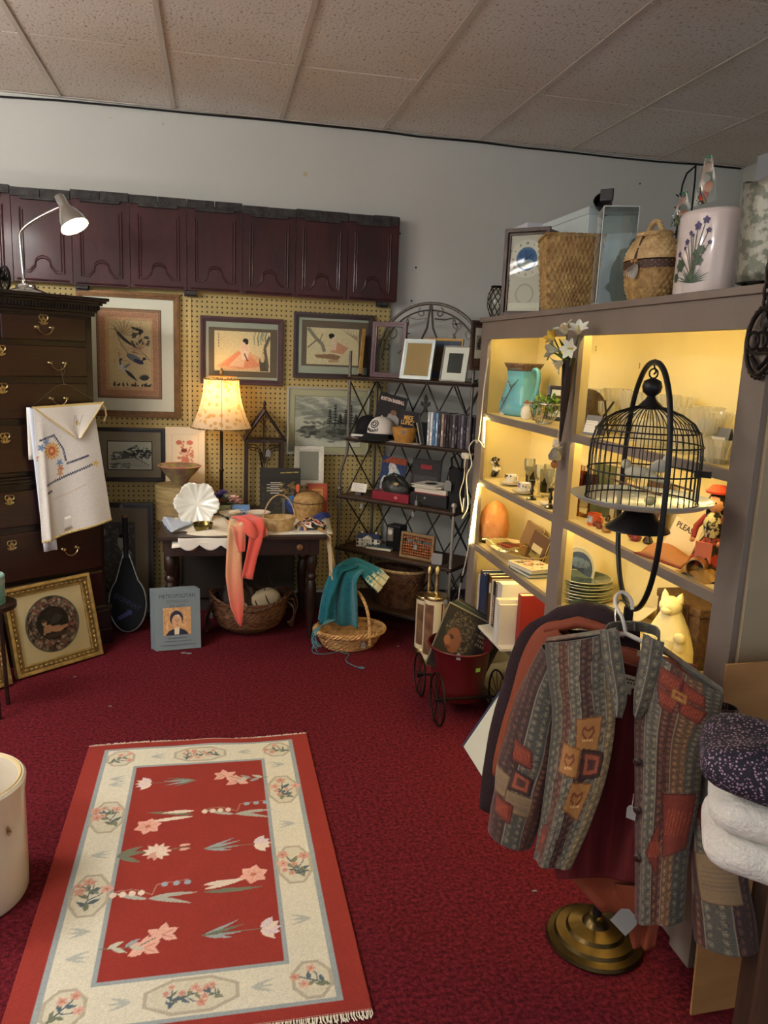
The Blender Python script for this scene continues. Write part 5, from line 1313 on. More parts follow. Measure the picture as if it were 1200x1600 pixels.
for k in range(12):
 xx=-w/2+.016+(w-.032)*k/11
 MB().tube([(xx,0,.01),(xx,0,hA-.01)],.0015,5).build('rod',M_RACKD,t)
 for j in range(7):
  z=.026+.0165*j+(.012 if j>4 else 0)
  if bead is None:bead=MB().lathe([(.002,-.0075),(.006,-.0060),(.0092,0),(.006,.0060),(.002,.0075)],10).build('bead',M_ABB,t,smooth=30);bead.location=(xx,0,z)
  else:copy_part(bead,t,(xx,0,z))
price_tag(t,(-.005,-.016,.058),(0,0,0),.022,.032,.05)
p,x=rfoot(683,880,1,.02)
t=thing('tent_card','white folded price card at the right end of the lowest rack shelf','card',p,rot=(0,0,RA+.3))
for s in(-1,1):MB().bx(-.03,.03,0,.001,0,.066,M=TR(0,s*.022,0,rx=s*.33)).build('panel',mat('tag_paper'),t,smooth=0)
for px,py,k in((566,778,2),(646,800,2)):
 p,x=rfoot(px,py,k,-.03);price_tag(rack,(x,-.038,RZ[k]-.06),(0,0,0),.018,.03,.025)
p,x=rfoot(620,960,0,.13)
t=thing('storage_basket','large brown wicker basket on the bottom of the rack','basket',p,RA)
for nm,mtx in(('body',M_WICD),):
 weave(nm,mtx,t,[(.125,0),(.14,.09),(.152,.19),(.155,.235)],30,13,.004,1.15,.80)
MB().lathe([(0,.004),(.125,.004)],28,sx=1.15,sy=.8).build('bottom',M_WICD,t)
m=MB();braid(m,lambda s:(.156*1.15*math.cos(2*PI*s),.156*.8*math.sin(2*PI*s),.238),80,.0055,20);m.build('rim',M_WICL,t,smooth=60)
# LIT DISPLAY SHELVES ON THE RIGHT
SX0,SX1=1.30,1.59;SYL,SYR=3.85,1.705
SZ=[.06,.38,.732,1.07,1.40];STOP=1.862
M_TAUPE=mat('taupe_paint',(126,114,104),.55,var=.06,vscale=6,bump=.05,bscale=60)
M_INNER=mat('tan_paint',(214,198,148),.6,var=.05,vscale=4)
unit=thing('display_shelves','tall built-in display shelving painted taupe outside and tan inside, lit by warm strips','shelving',(SX0,SYR,0))
def UB(name,x0,x1,y0,y1,z0,z1,m,par=None,bevel=0):return MB().bx(x0-SX0,x1-SX0,y0-SYR,y1-SYR,z0,z1).build(name,m,par or unit,smooth=0,bevel=bevel)
UB('back_panel',SX1,SX1+.02,SYR,SYL,0,STOP-.02,M_INNER)
UB('left_side',SX0+.02,SX1,SYL-.03,SYL,0,STOP-.02,M_INNER)
UB('right_side',SX0+.02,SX1,SYR+.004,SYR+.03,0,STOP-.02,M_INNER)
UB('end_panel',SX0+.02,SX1+.02,SYR-.012,SYR+.004,0,STOP-.02,mat('beige_panel',(160,146,120),.6,var=.05,vscale=3))
UB('center_stud',SX0+.02,SX0+.06,2.760,2.835,0,STOP-.02,M_INNER)
UB('left_post',SX0,SX0+.02,3.748,SYL,0,1.757,M_TAUPE,bevel=.002)
UB('center_post',SX0,SX0+.02,2.742,2.848,0,1.757,M_TAUPE,bevel=.002)
UB('right_post',SX0,SX0+.02,SYR,1.80,0,1.757,M_TAUPE,bevel=.002)
UB('header',SX0,SX0+.02,SYR,SYL,1.757,1.84,M_TAUPE,bevel=.002)
UB('header_extension',SX0,SX0+.02,.9,SYR-.003,1.757,1.84,M_TAUPE,bevel=.002)
UB('top_board',SX0-.012,SX1+.17,.9,SYL+.01,1.84,STOP,M_TAUPE,bevel=.003)
UB('top_lining',SX0+.02,SX1,SYR+.03,SYL-.03,1.83,1.84,M_INNER)
bays=[('left',2.797,3.82),('right',1.735,2.797)]
for nm,y0,y1 in bays:
 for k,z in enumerate(SZ):
  s=UB('shelf',SX0+.022,SX1,y0,y1,z-.02,z,M_INNER)
  MB().bx(.001,.022,(1.80 if nm=='right' else 2.848)-SYR,(2.742 if nm=='right' else 3.748)-SYR,z-.03,z).build('shelf_edge',M_TAUPE,s,smooth=0,bevel=.001)
UB('toe_kick',SX0+.02,SX0+.04,SYR,SYL,0,.04,M_TAUPE)
M_LED=mat('led_strip',(255,220,130),.4,emit=LED_POWER,ecol=(255,226,146))
def strip_light(label,pts,r=.004):
 o=MB().tube(pts,r,6).build('light_strip',M_LED,smooth=60);tag(o,label,'light strip',None);return o
for nm,y0,y1 in bays:
 strip_light('warm light strip hidden behind the header of the %s bay'%nm,[(SX0+.027,y0+.07,1.772),(SX0+.027,y1-.06,1.772)])
 for k in(4,3,2):
  z=SZ[k]-.026;n={4:'top',3:'middle',2:'third'}[k]
  strip_light('warm light strip under the front of the %s shelf in the %s bay'%(n,nm),[(SX0+.03,y0+.04,z),(SX0+.034,(y0+y1)/2,z-.002),(SX0+.03,y1-.06,z)],.0036 if k>2 else .0024)
def post_line(pts,r,m,label,cat,name):
 o=MB().tube(smooth_path(pts,40),r,6).build(name,m,smooth=60);tag(o,label,cat);return o
strip_light('bright warm light strip taped down the left post above the salt rock',[PX(748,756,1.293),PX(741,800,1.293),PX(734,848,1.293)],.005)
strip_light('short bright light strip on the left post below the top shelf',[PX(757,652,1.293),PX(756,692,1.293)],.004)
M_CORD=mat('cord_white',(214,208,196),.5)
post_line([PX(763,560,1.289),PX(757,600,1.289),PX(752,650,1.289),PX(747,690,1.289),PX(741,688,1.286),PX(733,700,1.28),PX(737,725,1.275),PX(729,745,1.27),PX(731,790,1.265),PX(722,810,1.265)],.0032,M_CORD,'white power cord looping down the left post of the shelving','cord','extension_cord')
post_line([PX(756,690,1.289),PX(757,700,1.288),PX(750,690,1.286),PX(744,688,1.284)],.003,M_CORD,'short loop of white cord joining the strip below the top shelf','cord','extension_cord')
post_line([PX(733,850,1.29),PX(727,880,1.286),PX(719,915,1.28),PX(714,960,1.275),PX(708,1010,1.275)],.0032,M_CORD,'white cord running down the left post towards the floor','cord','extension_cord')
t=thing('cord_switch','small black inline switch on the cord down the left post','switch',PX(721,905,1.275));MB().box((0,0,0),(.014,.012,.04)).build('body',mat('plastic_black'),t,smooth=0,bevel=.003)
p=PX(727,712,1.27);t=thing('power_plug','white plug adapter hanging beside the left post of the shelving','plug',p)
MB().box((0,0,0),(.03,.045,.03)).build('body',M_CORD,t,smooth=0,bevel=.004);m=MB();m.tube(smooth_path([(0,-.02,0),(-.01,-.03,-.03),(.0,.0,-.12),(-.01,.02,-.20),(-.005,-.01,-.27),(.01,.02,-.30),(0,-.02,-.22)],40),.0028,6);m.build('cord',M_CORD,t,smooth=60)
p=PY(745,540,3.87)
cv=Cv(.05,.072,(150,140,124),600);cv.ell(.025,.045,.016,.018,(96,74,54));cv.ell(.02,.025,.015,.02,(70,60,52));cv.ell(.033,.02,.012,.018,(130,108,84));cv.noise(.15,2,2)
t=picture('framed_photo','small brown frame with a photo hung on the end of the lit shelving',(p.x+.012,3.872,p.z-.125),(0,0,.10),.100,.245,.020,.018,mat('frame_brown'),[(0,0,.08,.21,mat('mount_brown',(92,64,48),.9)),(.006,.012,.062,.15,mat('mount_ivory',(214,206,192),.9)),(.006,.014,0,0,cv)],cat='photo frame',base=.125)
# on top of the shelving
TZ2=STOP+.001
def TOPP(px,py,X):p=PX(px,py,X);return Vector((X,p.y,TZ2))
M_WBOX=mat('box_white',(214,218,226),.6)
def plain_carton(name,label,y0,y1,x0,x1,h,m):
 t=thing(name,label,'box',((x0+x1)/2,(y0+y1)/2,TZ2));w,d=x1-x0,y1-y0
 MB().bx(-w/2,w/2,-d/2,d/2,0,h-.03).build('body',m,t,smooth=0,bevel=.004)
 MB().bx(-w/2-.003,w/2+.003,-d/2-.003,d/2+.003,h-.03,h).build('lid',m,t,smooth=0,bevel=.003)
 return t
a=PX(744,400,1.52);b=PX(800,350,1.52)
plain_carton('white_carton','tall white carton at the far left end on top of the shelving',b.y,3.84,1.50,1.74,PX(770,372,1.52).z-TZ2,M_WBOX)
a=PX(926,345,1.60);b=PX(852,345,1.60)
plain_carton('pale_carton','pale blue-white carton behind the clock on top of the shelving',a.y,b.y,1.58,1.74,PX(890,337,1.60).z-TZ2,mat('box_pale',(206,222,222),.6))
p=TOPP(775,478,1.325);K=mpp(p)
t=thing('wire_vase','small round black woven wire vase at the left end on top of the shelving','vase',p);R=14*K;Hh=46*K
prof=[(R*.55,0),(R*.9,Hh*.25),(R,Hh*.5),(R*.9,Hh*.75),(R*.6,Hh*.95),(R*.62,Hh)]
def pr(v):
 s=v*(len(prof)-1);i=min(len(prof)-2,int(s));q=s-i;return(prof[i][0]*(1-q)+prof[i+1][0]*q,prof[i][1]*(1-q)+prof[i+1][1]*q)
for k in range(9):
 for d in(-1,1):
  m=MB();m.tube([(pr(v)[0]*math.cos(2*PI*k/9+d*v*2.6),pr(v)[0]*math.sin(2*PI*k/9+d*v*2.6),pr(v)[1])for v in[j/16 for j in range(17)]],.0018,5);m.build('wire',M_IRON,t)
m=MB();m.tube([(R*.62*math.cos(a),R*.62*math.sin(a),Hh)for a in[2*PI*j/24 for j in range(24)]],.003,6,closed=True);m.build('rim',M_IRON,t)
MB().lathe([(0,0),(R*.56,0),(R*.56,.004),(0,.004)],20).build('base',M_IRON,t)
MB().lathe([(0,.004),(R*.4,.004),(R*.75,Hh*.3),(R*.8,Hh*.6),(R*.5,Hh*.93),(R*.46,Hh*.93)],20).build('liner',M_GLASS,t)
p=TOPP(822,420,1.40);K=mpp(p);rz=-PI/4-.05
wC=.205;hC=PX(830,360,1.42).z-TZ2;p.y-=.0
M_CLK=mat('clock_wood',(84,64,52),.4,col2=(60,46,38),vscale=10,stretch=(4,4,1))
t=thing('mantel_clock','wooden framed clock with roman numerals and moon dial on top of the shelving','clock',p,rz)
m=MB();m.bx(-wC/2,wC/2,0,.10,0,hC);m.build('case',M_CLK,t,smooth=0,bevel=.003)
m=MB();m.frame(wC+.02,hC+.006,.018,.016,M=TR(0,0,hC/2+.003));m.frame(wC-.02,hC-.03,.010,.008,M=TR(0,0,hC/2));m.build('door_frame',M_CLK,t,smooth=0,bevel=.002)
cv=Cv(wC-.02,hC-.03,(206,202,190),700);W,H=cv.w,cv.h
rs=random.Random(8)
for k in range(60):cv.ell(rs.choice((rs.uniform(0,.1),rs.uniform(.9,1)))*W,rs.random()*H,.006,.005,rs.choice(((190,150,140),(120,140,110),(170,170,140))),0,.7)
cx_,cy_=W/2,H*.68;R=W*.46
cv.ell(cx_,cy_,R,R*1.0,(222,218,206));cv.ell(cx_,cy_,R*.62,R*.62,(84,120,160));cv.ell(cx_,cy_+R*.2,R*.5,R*.3,(60,96,150));cv.ell(cx_+R*.1,cy_-R*.25,R*.3,R*.22,(150,176,190));cv.ell(cx_,cy_-R*.35,R*.4,R*.14,(190,196,180));cv.ell(cx_,cy_,R*.05,R*.05,(40,36,30));cv.line([(cx_,cy_),(cx_+R*.30,cy_+R*.22)],.003,(30,26,24));cv.line([(cx_,cy_),(cx_-R*.1,cy_+R*.45)],.0025,(30,26,24))
cv.ell(cx_,H*.24,W*.26,W*.26,(180,176,164));cv.ell(cx_,H*.24,W*.21,W*.21,(206,202,188));cv.rect(.05*W,.03*H,.95*W,.13*H,(226,222,206));
for k in range(14):cv.rect((.1+.055*k)*W,.05*H,(.13+.055*k)*W,.055*H,(120,110,96))
cv.mesh('dial',M_PRINT,t,loc=(0,-.001,hC/2))
NUM=['XII','I','II','III','IIII','V','VI','VII','VIII','IX','X','XI']
for k,s in enumerate(NUM):
 a=PI/2-2*PI*k/12;lettering(s,.0155,mat('ink_black'),t,(R*.80*math.cos(a),-.0022,hC/2-H/2+cy_+R*.80*math.sin(a)),(PI/2,-(a-PI/2),0),name='numeral',ext=.0003,xs=.7)
MB().bx(-wC/2+.012,wC/2-.012,-.006,-.005,.015,hC-.015).build('glass',M_PANE,t,smooth=0)
p=TOPP(888,430,1.40);K=mpp(p)
t=thing('rush_basket','square tapered rush basket in honey and brown weave on top of the shelving','basket',p,-.25)
sB=.215;hB=PX(890,368,1.36).z-TZ2
def sqf(th,v):
 c,s=np.cos(th),np.sin(th);k=1/np.maximum(np.abs(c),np.abs(s))**.92;return k,k
weave('body',mat('rush_honey',(196,164,106),.7,col2=(148,114,68),vscale=25,bump=.5,bscale=150),t,[(sB*.40,0),(sB*.46,hB*.4),(sB*.53,hB*.98)],44,14,.0042,fn=sqf)
m=MB();ring=lambda s:((lambda a,k:(sB*.54*k*math.cos(a),sB*.54*k*math.sin(a),hB))(2*PI*s,1/max(abs(math.cos(2*PI*s)),abs(math.sin(2*PI*s)))**.92))
braid(m,ring,80,.004,26,2);m.build('rim',mat('rush_honey'),t,smooth=60)
MB().box((0,0,.003),(sB*.78,sB*.78,.004)).build('bottom',mat('rush_honey'),t,smooth=0)
p=TOPP(958,420,1.42);hA=PX(955,330,1.40).z-TZ2
t=thing('acrylic_case','tall clear acrylic display case on top of the shelving','display case',p,-PI/2-.35)
wA,dA=.165,.12
M_ACR=pane_mat('acrylic',.35,(255,255,255),.02,(238,242,240))
for sx in(-1,1):
 MB().bx(sx*wA/2-.0015,sx*wA/2+.0015,-dA/2,dA/2,.01,hA).build('side_pane',M_ACR,t,smooth=0)
 MB().bx(-wA/2,wA/2,sx*dA/2-.0015,sx*dA/2+.0015,.01,hA).build('side_pane',M_ACR,t,smooth=0)
MB().bx(-wA/2,wA/2,-dA/2,dA/2,hA,hA+.003).build('top_pane',M_ACR,t,smooth=0)
MB().bx(-wA/2-.008,wA/2+.008,-dA/2-.008,dA/2+.008,0,.010).build('base',mat('acrylic_base',(170,176,170),.3),t,smooth=0,bevel=.003)
m=MB()
for sx in(-1,1):
 for sy in(-1,1):m.tube([(sx*wA/2,sy*dA/2,.01),(sx*wA/2,sy*dA/2,hA)],.002,5)
m.tube([(wA/2*a,dA/2*b,hA+.001)for a,b in((-1,-1),(1,-1),(1,1),(-1,1))],.002,5,closed=True)
m.build('edge_bead',mat('acrylic_edge',(226,230,228),.2),t)
p=PX(945,325,1.60);hz=PX(890,337,1.60).z
t=thing('black_spotlight','black clamp spotlight standing behind the acrylic case','spotlight',(1.62,PX(943,325,1.62).y,TZ2),-PI/4)
hS=PX(943,306,1.62).z-TZ2
m=MB();m.lathe([(0,0),(.035,0),(.035,.012),(.008,.02),(.007,hS-.05),(0,hS-.05)],16);m.build('stand',mat('plastic_black'),t,smooth=50)
m=MB();m.lathe([(0,-.05),(.024,-.048),(.028,-.02),(.036,.0),(.038,.03),(.034,.03),(.03,.0),(0,-.01)],20,M=TR(0,0,hS-.035,rx=PI/2-.5));m.build('lamp_head',mat('plastic_black'),t,smooth=50)
MB().box((.02,-.03,hS-.005),(.055,.012,.048)).build('barn_door',mat('plastic_black'),t,smooth=0,bevel=.002)
p=TOPP(1018,420,1.40);K=mpp(p)
t=thing('lidded_purse','bulging wicker basket purse with lid, leather band and feathers on top of the shelving','basket',p,-PI/2+.2)
R=52*K;H1=PX(1018,405,1.36).z-TZ2;H2=PX(1018,365,1.36).z-TZ2
weave('body',M_WIC,t,[(R*.70,0),(R*.88,H1*.35),(R*.98,H1*.8),(R,H1)],26,11,.0036,1,.62)
MB().lathe([(0,.004),(R*.7,.004)],24,sy=.62).build('bottom',M_WIC,t)
weave('lid',M_WICL,t,[(R*1.02,H1+.004),(R*.95,H1+(H2-H1)*.4),(R*.75,H1+(H2-H1)*.8),(R*.55,H2)],26,8,.0034,1,.62)
m=MB();braid(m,lambda s:(R*.56*math.cos(2*PI*s),R*.35*math.sin(2*PI*s),H2+.004),50,.0055,12);m.lathe([(0,H2),(R*.52,H2)],24,sy=.62);m.build('top_ring',M_WICL,t,smooth=60)
m=MB();braid(m,lambda s:(.030*math.cos(PI*s),0,H2+.004+.042*math.sin(PI*s)),24,.0055,4,closed=False);m.build('handle',M_WICL,t,smooth=60)
m=MB();m.lathe([(R*1.015,H1*.80),(R*1.035,H1*.9),(R*1.03,H1*1.0)],40,sy=.62);m.build('leather_band',mat('leather_brown',(70,42,30),.5,bump=.3,bscale=80),t,smooth=60)
m=MB();m.tube([(0,-R*.4,H2*.98),(0,-R*.62,H1*1.1),(0,-R*.66,H1*.9)],.006,6);m.build('strap',mat('leather_brown'),t,smooth=60)
for k in(-1,1):MB().sph((k*.008,-R*.67,H1*.98),.007,10).build('bead',mat('bead_wood',(176,130,80),.4),t)
m=MB()
for k in range(7):petal(m,(.01,-R*.68,H1*.9),.05,.02,-PI/2+.25*(k-3),-.6-.1*k%2,.3)
m.build('feather',mat('feather_white',(220,214,202),.8),t,smooth=60)
price_tag(t,(.012,-R*.52,H2*.80),(-.4,0,0),.034,.026,0)
p=TOPP(1104,400,1.40);K=mpp(p);R=56*K;hV=PX(1104,330,1.38).z-TZ2
t=thing('violet_canister','white oval ceramic canister painted with violets on top of the shelving','canister',p,-PI/2+.15)
M_CER=mat('ceramic_pinkwhite',(222,210,206),.15,coat=.7)
m=MB();m.lathe([(0,.0),(R*.96,0),(R,.008),(R,hV-.015),(R*.97,hV-.003),(R*.93,hV),(R*.9,hV-.006),(R*.9,.012),(0,.012)],48,sy=.62);m.build('body',M_CER,t,smooth=50)
rs=random.Random(11)
def ov(x,z,d=.0012):
 0
 x=max(-R*.98,min(R*.98,x));return Vector((x,-R*.62*math.sqrt(max(0,1-(x/R)**2))-d,z))
def flat_leaf(m,x,z,L,w,rot,n=6):
 vs=[];fs=[]
 for k in range(n+1):
  q=k/n;ww=w*math.sin(PI*q**.75)/2
  for s in(-1,1):
   a=x+L*q*math.cos(rot)-s*ww*math.sin(rot);b=z+L*q*math.sin(rot)+s*ww*math.cos(rot);vs.append(ov(a,b,.0014))
 for k in range(n):fs.append((2*k,2*k+1,2*k+3,2*k+2))
 m.add(vs,fs)
stm=MB();lf=MB();fl_=[]
bz=hV*.14;bxx=.02
for(dx,z,sz)in((-.062,.50,.016),(-.030,.63,.017),(-.018,.73,.013),(-.036,.56,.012),(.006,.80,.022),(.030,.86,.020),(.040,.74,.014),(.046,.60,.012),(-.008,.70,.010)):
 stm.tube([ov(bxx+(dx*(q**1.6)),bz+(hV*z-bz)*q)for q in[k/8 for k in range(9)]],.0011,4);fl_.append((bxx+dx,hV*z,sz))
for k in range(18):flat_leaf(lf,bxx,bz,.035+.03*rs.random(),.004,.15+2.8*k/17)
for dx,z,r in((-.052,.36,.022),(-.07,.22,.016),(.010,.48,.015),(.024,.52,.015),(.018,.40,.017)):
 for k in range(6):flat_leaf(lf,bxx+dx,hV*z,r,r*.9,2*PI*k/6)
stm.build('painted_stems',mat('paint_stem',(96,104,76),.4),t);lf.build('painted_leaves',mat('paint_leaf',(60,84,60),.4,var=.25,vscale=60),t,smooth=0,recalc=False)
for x_,z_,s_ in fl_:
 m=MB()
 for k in range(5):flat_leaf(m,x_,z_,s_*.62,s_*.5,2*PI*k/5+.3)
 m.build('painted_violet',mat('paint_violet',(74,58,110),.4,var=.3,vscale=80),t,smooth=0,recalc=False)
p=TOPP(1200,380,1.40);K=mpp(p);hT=PX(1165,295,1.40).z-TZ2;R=52*K
t=thing('tin_planter','patterned grey galvanised tin planter at the right end on top of the shelving','planter',p,-PI/2)
def tin(u,v):
 a=2*PI*u;k=R*(.86+.14*v+.05*v*math.cos(2*a));return(k*math.cos(a),k*.8*math.sin(a),.018+(hT-.018)*v*(1+.05*math.cos(2*a)*v))
m=MB();m.grid(tin,40,10,closeu=True);m.build('tub',mat('galvanised',(150,150,138),.45,metal=.4,col2=(104,108,96),vscale=38,bump=.4,bscale=30,hard=True),t,smooth=60,solid=.003)
MB().lathe([(0,.02),(R*.86,.02)],30,sy=.8).build('bottom',mat('galvanised_plain',(120,118,108),.5,metal=.5),t)
for k in range(4):MB().sph((R*.6*math.cos(PI/4+k*PI/2),R*.45*math.sin(PI/4+k*PI/2),.010),.010,10).build('ball_foot',M_IRON,t)
p=TOPP(1075,300,1.60);hw2=PX(1090,258,1.60).z-TZ2
t=thing('wire_tree','black wire display stand with hooks behind the violet canister','display stand',p,-PI/2)
m=MB();
m.tube([(-.045,0,0),(-.045,0,hw2*.80),(-.04,0,hw2*.90),(-.02,0,hw2*.97),(.03,0,hw2),(.035,0,hw2*.9),(.035,0,hw2*.5)],.0035,6)
for k in range(5):
 z=hw2*(.45+.09*k);m.tube([(-.045,0,z),(-.058,-.01,z+.012)],.0028,5);m.tube([(-.045,0,z),(-.032,-.01,z+.012)],.0028,5)
m.build('hooked_rod',M_IRON,t,smooth=60);MB().bx(-.07,.06,-.04,.04,0,.006).build('base',M_IRON,t,smooth=0)
M_BAG=pane_mat('clear_bag',.35,(255,255,255),.15,(226,236,232))
def zipbag(label,px,py,X,w,h,cols,zipcol):
 p=PX(px,py,X);t=thing('zip_bag',label,'plastic bag',p,-PI/2+.2)
 def f(u,v):return(w*(u-.5)*(1-.75*v**1.6),-.016*math.sin(PI*u)*math.sin(PI*min(1,v*1.1))+.004*math.sin(7*u+5*v),h*v)
 def g(u,v):q=f(u,v);return(q[0],-q[1],q[2])
 m=MB();m.grid(f,10,10);m.grid(g,10,10);m.build('bag',M_BAG,t,smooth=60)
 m=MB();m.tube([(-w*.14,0,h*.98),(w*.14,0,h*.98)],.0035,6);m.build('zip',mat('zip_%d'%zipcol[0],zipcol,.5),t)
 for k,cl in enumerate(cols):MB().sph((w*(.15*(k%2)-.08),0,h*(.18+.16*k)),(w*.22,.010,h*.13),10).build('contents',mat('sweet_%d_%d'%(cl[0],cl[1]),cl,.6),t)
 return t
zipbag('clear zip bag of red and orange trinkets hooked at the top of the wire stand',1101,318,1.60,.10,.15,[(206,70,54),(226,150,120),(224,210,206)],(60,150,120))
zipbag('clear zip bag with green seal hanging low on the wire stand',1064,352,1.60,.10,.11,[(120,170,110),(200,120,90)],(50,150,100))
# in the lit bays
def SP(px,py,k,dx=0,dy=0):
 p=PZ(px,py,SZ[k]);X=min(1.54,max(1.345,p.x))
 if abs(X-p.x)>1e-4:p=Vector((X,PX(px,py,X).y,0))
 return Vector((p.x+dx,p.y+dy,SZ[k]+.001))
WARM=-PI/2
# left bay, top shelf
p=SP(790,646,4)
t=thing('folded_linen','folded white linen lying at the left front of the top lit shelf','linen',p,-.3)
for k in range(3):MB().bx(-.03,.05,-.12+.01*k,.12-.01*k,.006*k,.006*k+.0055).build('fold',M_LWHITE,t,smooth=0,bevel=.002)
p=SP(812,640,4);p.x=1.441;p.y=PX(815,620,1.441).y;K=mpp(p)
t=thing('turquoise_pitcher','turquoise ceramic pitcher with brown dripped rim and painted branch on the top lit shelf','pitcher',p,-PI/2+.25)
M_TQ=mat('turquoise_glaze',(104,178,194),.25,coat=.6,var=.05,vscale=20);hP=80*K;wP=62*K
def pit(u,v):
 a=2*PI*u;c,s=math.cos(a),math.sin(a);q=1/max(abs(c),abs(s))**.6
 w=wP/2*np.interp(v,[0,.08,.25,.55,.75,.9,1],[.86,1.0,.98,.78,.70,.78,.95]);return(w*q*c+(.012*(1-v)if c<0 else 0)*-1,w*.7*q*s,hP*v)
m=MB();m.grid(pit,48,24,closeu=True);m.build('body',M_TQ,t,smooth=60,solid=.004)
m=MB();m.grid(lambda u,v:tuple(a*b for a,b in zip(pit(u,.86+.145*v-.025*v*abs(math.sin(9*PI*u))*0),(1.02,1.02,1))),96,4,closeu=True)
m.build('dripped_rim',mat('drip_brown',(64,40,26),.3,col2=(150,120,90),vscale=50,coat=.5,stretch=(6,6,.3)),t,smooth=60,solid=.003)
MB().bx(-wP*.35,wP*.35,-wP*.24,wP*.24,0,.006).build('foot',M_TQ,t,smooth=0)
m=MB();m.tube(smooth_path([(wP*.36,0,hP*.86),(wP*.50,0,hP*.90),(wP*.62,0,hP*.84),(wP*.62,0,hP*.6),(wP*.52,0,hP*.36),(wP*.40,0,hP*.30)],20),.010,8);m.build('handle',M_TQ,t,smooth=60)
m=MB();y=-wP*.36
m.tube([(-wP*.30,y-.008,hP*.10),(-wP*.12,y-.004,hP*.34),(wP*.02,y+.006,hP*.55),(wP*.25,y+.008,hP*.70)],.0022,5);m.tube([(-wP*.2,y-.006,hP*.22),(-wP*.3,y-.004,hP*.34)],.002,5);m.tube([(0,y+.004,hP*.52),(-.03,y+.006,hP*.66)],.002,5)
m.build('painted_branch',mat('paint_umber',(84,62,54),.5),t)
m=MB()
for x_,z_ in((-wP*.02,.60),(-wP*.22,.36),(wP*.10,.32)):
 for k in range(5):petal(m,(x_,y+.002,hP*z_),.014,.010,1.25*k,.1,.1)
m.build('painted_blossom',mat('paint_blush',(214,190,190),.5),t)
p=SP(842,636,4);p.x=1.416;p.y=PX(843,620,1.416).y;K=mpp(p)
t=thing('candle_holder','cut glass candle holder in front of the turquoise pitcher','candle holder',p)
m=MB();m.lathe([(0,0),(.026,0),(.028,.008),(.012,.02),(.009,.05),(.016,.06),(.010,.07),(.012,.085),(.024,.105),(.02,.105),(.008,.088),(0,.085)],14);m.build('stem',M_GLASS,t,smooth=20)
p=SP(824,646,4);p.x=1.391;p.y=PX(824,630,1.391).y
t=thing('bud_vase','small white vase with painted flowers beside the wire basket','vase',p)
m=MB();m.lathe([(0,0),(.02,0),(.028,.02),(.026,.045),(.014,.06),(.018,.07),(.015,.07),(.011,.06),(0,.05)],18);m.build('body',M_CHINA,t,smooth=50)
m=MB();rs=random.Random(1)
for k in range(14):petal(m,(rs.uniform(-.015,.015),rs.uniform(-.015,.015),.07),.022,.014,rs.random()*6.3,rs.uniform(.3,1.3),.5)
m.build('silk_posy',mat('posy_cream',(222,204,160),.8,col2=(200,140,120),vscale=60),t,smooth=60)
p=SP(854,630,4);p.x=1.503;p.y=PX(854,610,1.503).y
book('yellow paperback leaning in the left bay behind the greenery',p,(-.1,.3,WARM+.5),.07,.125,.01,(206,170,70))
p=SP(874,630,4);p.x=1.503;p.y=PX(872,610,1.503).y
picture('photo_frame','dark wood frame with cream mat leaning beside the centre post',p,(-.14,0,WARM+.5),.12,.155,.016,.014,M_FDARK,[(0,0,.09,.125,M_MCREAM),(0,0,.05,.07,mat('mount_brown'))],cat='photo frame',base=.078)
p=SP(850,662,4);p.x=1.370;p.y=PX(850,652,1.370).y;K=mpp(p)
t=thing('wire_basket','oval chrome wire basket on the front of the top lit shelf','basket',p,WARM);R=.085;Hh=.085
m=MB();m.tube([(R*math.cos(a),R*.7*math.sin(a),Hh)for a in[2*PI*k/36 for k in range(36)]],.003,6,closed=True);m.build('rim',M_CHROME,t,smooth=60)
m=MB();m.tube([(R*.5*math.cos(a),R*.35*math.sin(a),.004)for a in[2*PI*k/36 for k in range(36)]],.003,6,closed=True);m.build('foot_ring',M_CHROME,t,smooth=60)
for k in range(30):
 a=2*PI*k/30;m=MB();m.tube([(R*q*math.cos(a),R*.7*q*math.sin(a),z)for q,z in((.5,.004),(.62,.012),(.82,.035),(.96,.065),(1,Hh))],.0013,4);m.build('wire',M_CHROME,t)
m=MB();rs=random.Random(5)
for k in range(110):petal(m,(rs.uniform(-.055,.055),rs.uniform(-.035,.035),rs.uniform(.03,.10)),.028,.014,rs.random()*6.3,rs.uniform(-.2,1.3),.5,3)
o=m.build('faux_greenery',mat('leaf_bright',(104,150,50),.6,var=.3,vscale=50),loc=p+Vector((0,-.02,.012)),smooth=60);tag(o,'bright green leafy sprig sitting in the chrome wire basket','greenery')
p2=PX(880,628,1.29)
# cone wall vase with lilies on the centre post
a=PX(893,560,1.27);b=PX(884,690,1.285)
t=thing('cone_wall_vase','long narrow dark metal cone vase hung on the centre post','vase',(1.262,2.80,b.z))
hh=a.z-b.z;ya=a.y-2.80;yb=b.y-2.80
m=MB()
m.grid(lambda u,v:((.004+.022*v)*math.cos(2*PI*u)+.008*v*0,yb+(ya-yb)*v+(.004+.024*v)*math.sin(2*PI*u),hh*v),20,12,closeu=True)
m.build('cone',mat('gunmetal',(58,50,50),.35,metal=.7),t,smooth=60)
m=MB();m.tube([(-.004+.026*math.cos(q),ya+.026*math.sin(q),hh)for q in[2*PI*k/24 for k in range(24)]],.003,6,closed=True);m.build('rim',mat('gunmetal'),t,smooth=60)
price_tag(t,(-.03,.02,hh*.55),(0,0,WARM),.022,.034,.05)
fl=thing('silk_lilies','bunch of white silk lilies in the long cone vase','flowers',(1.262,a.y,a.z-.02))
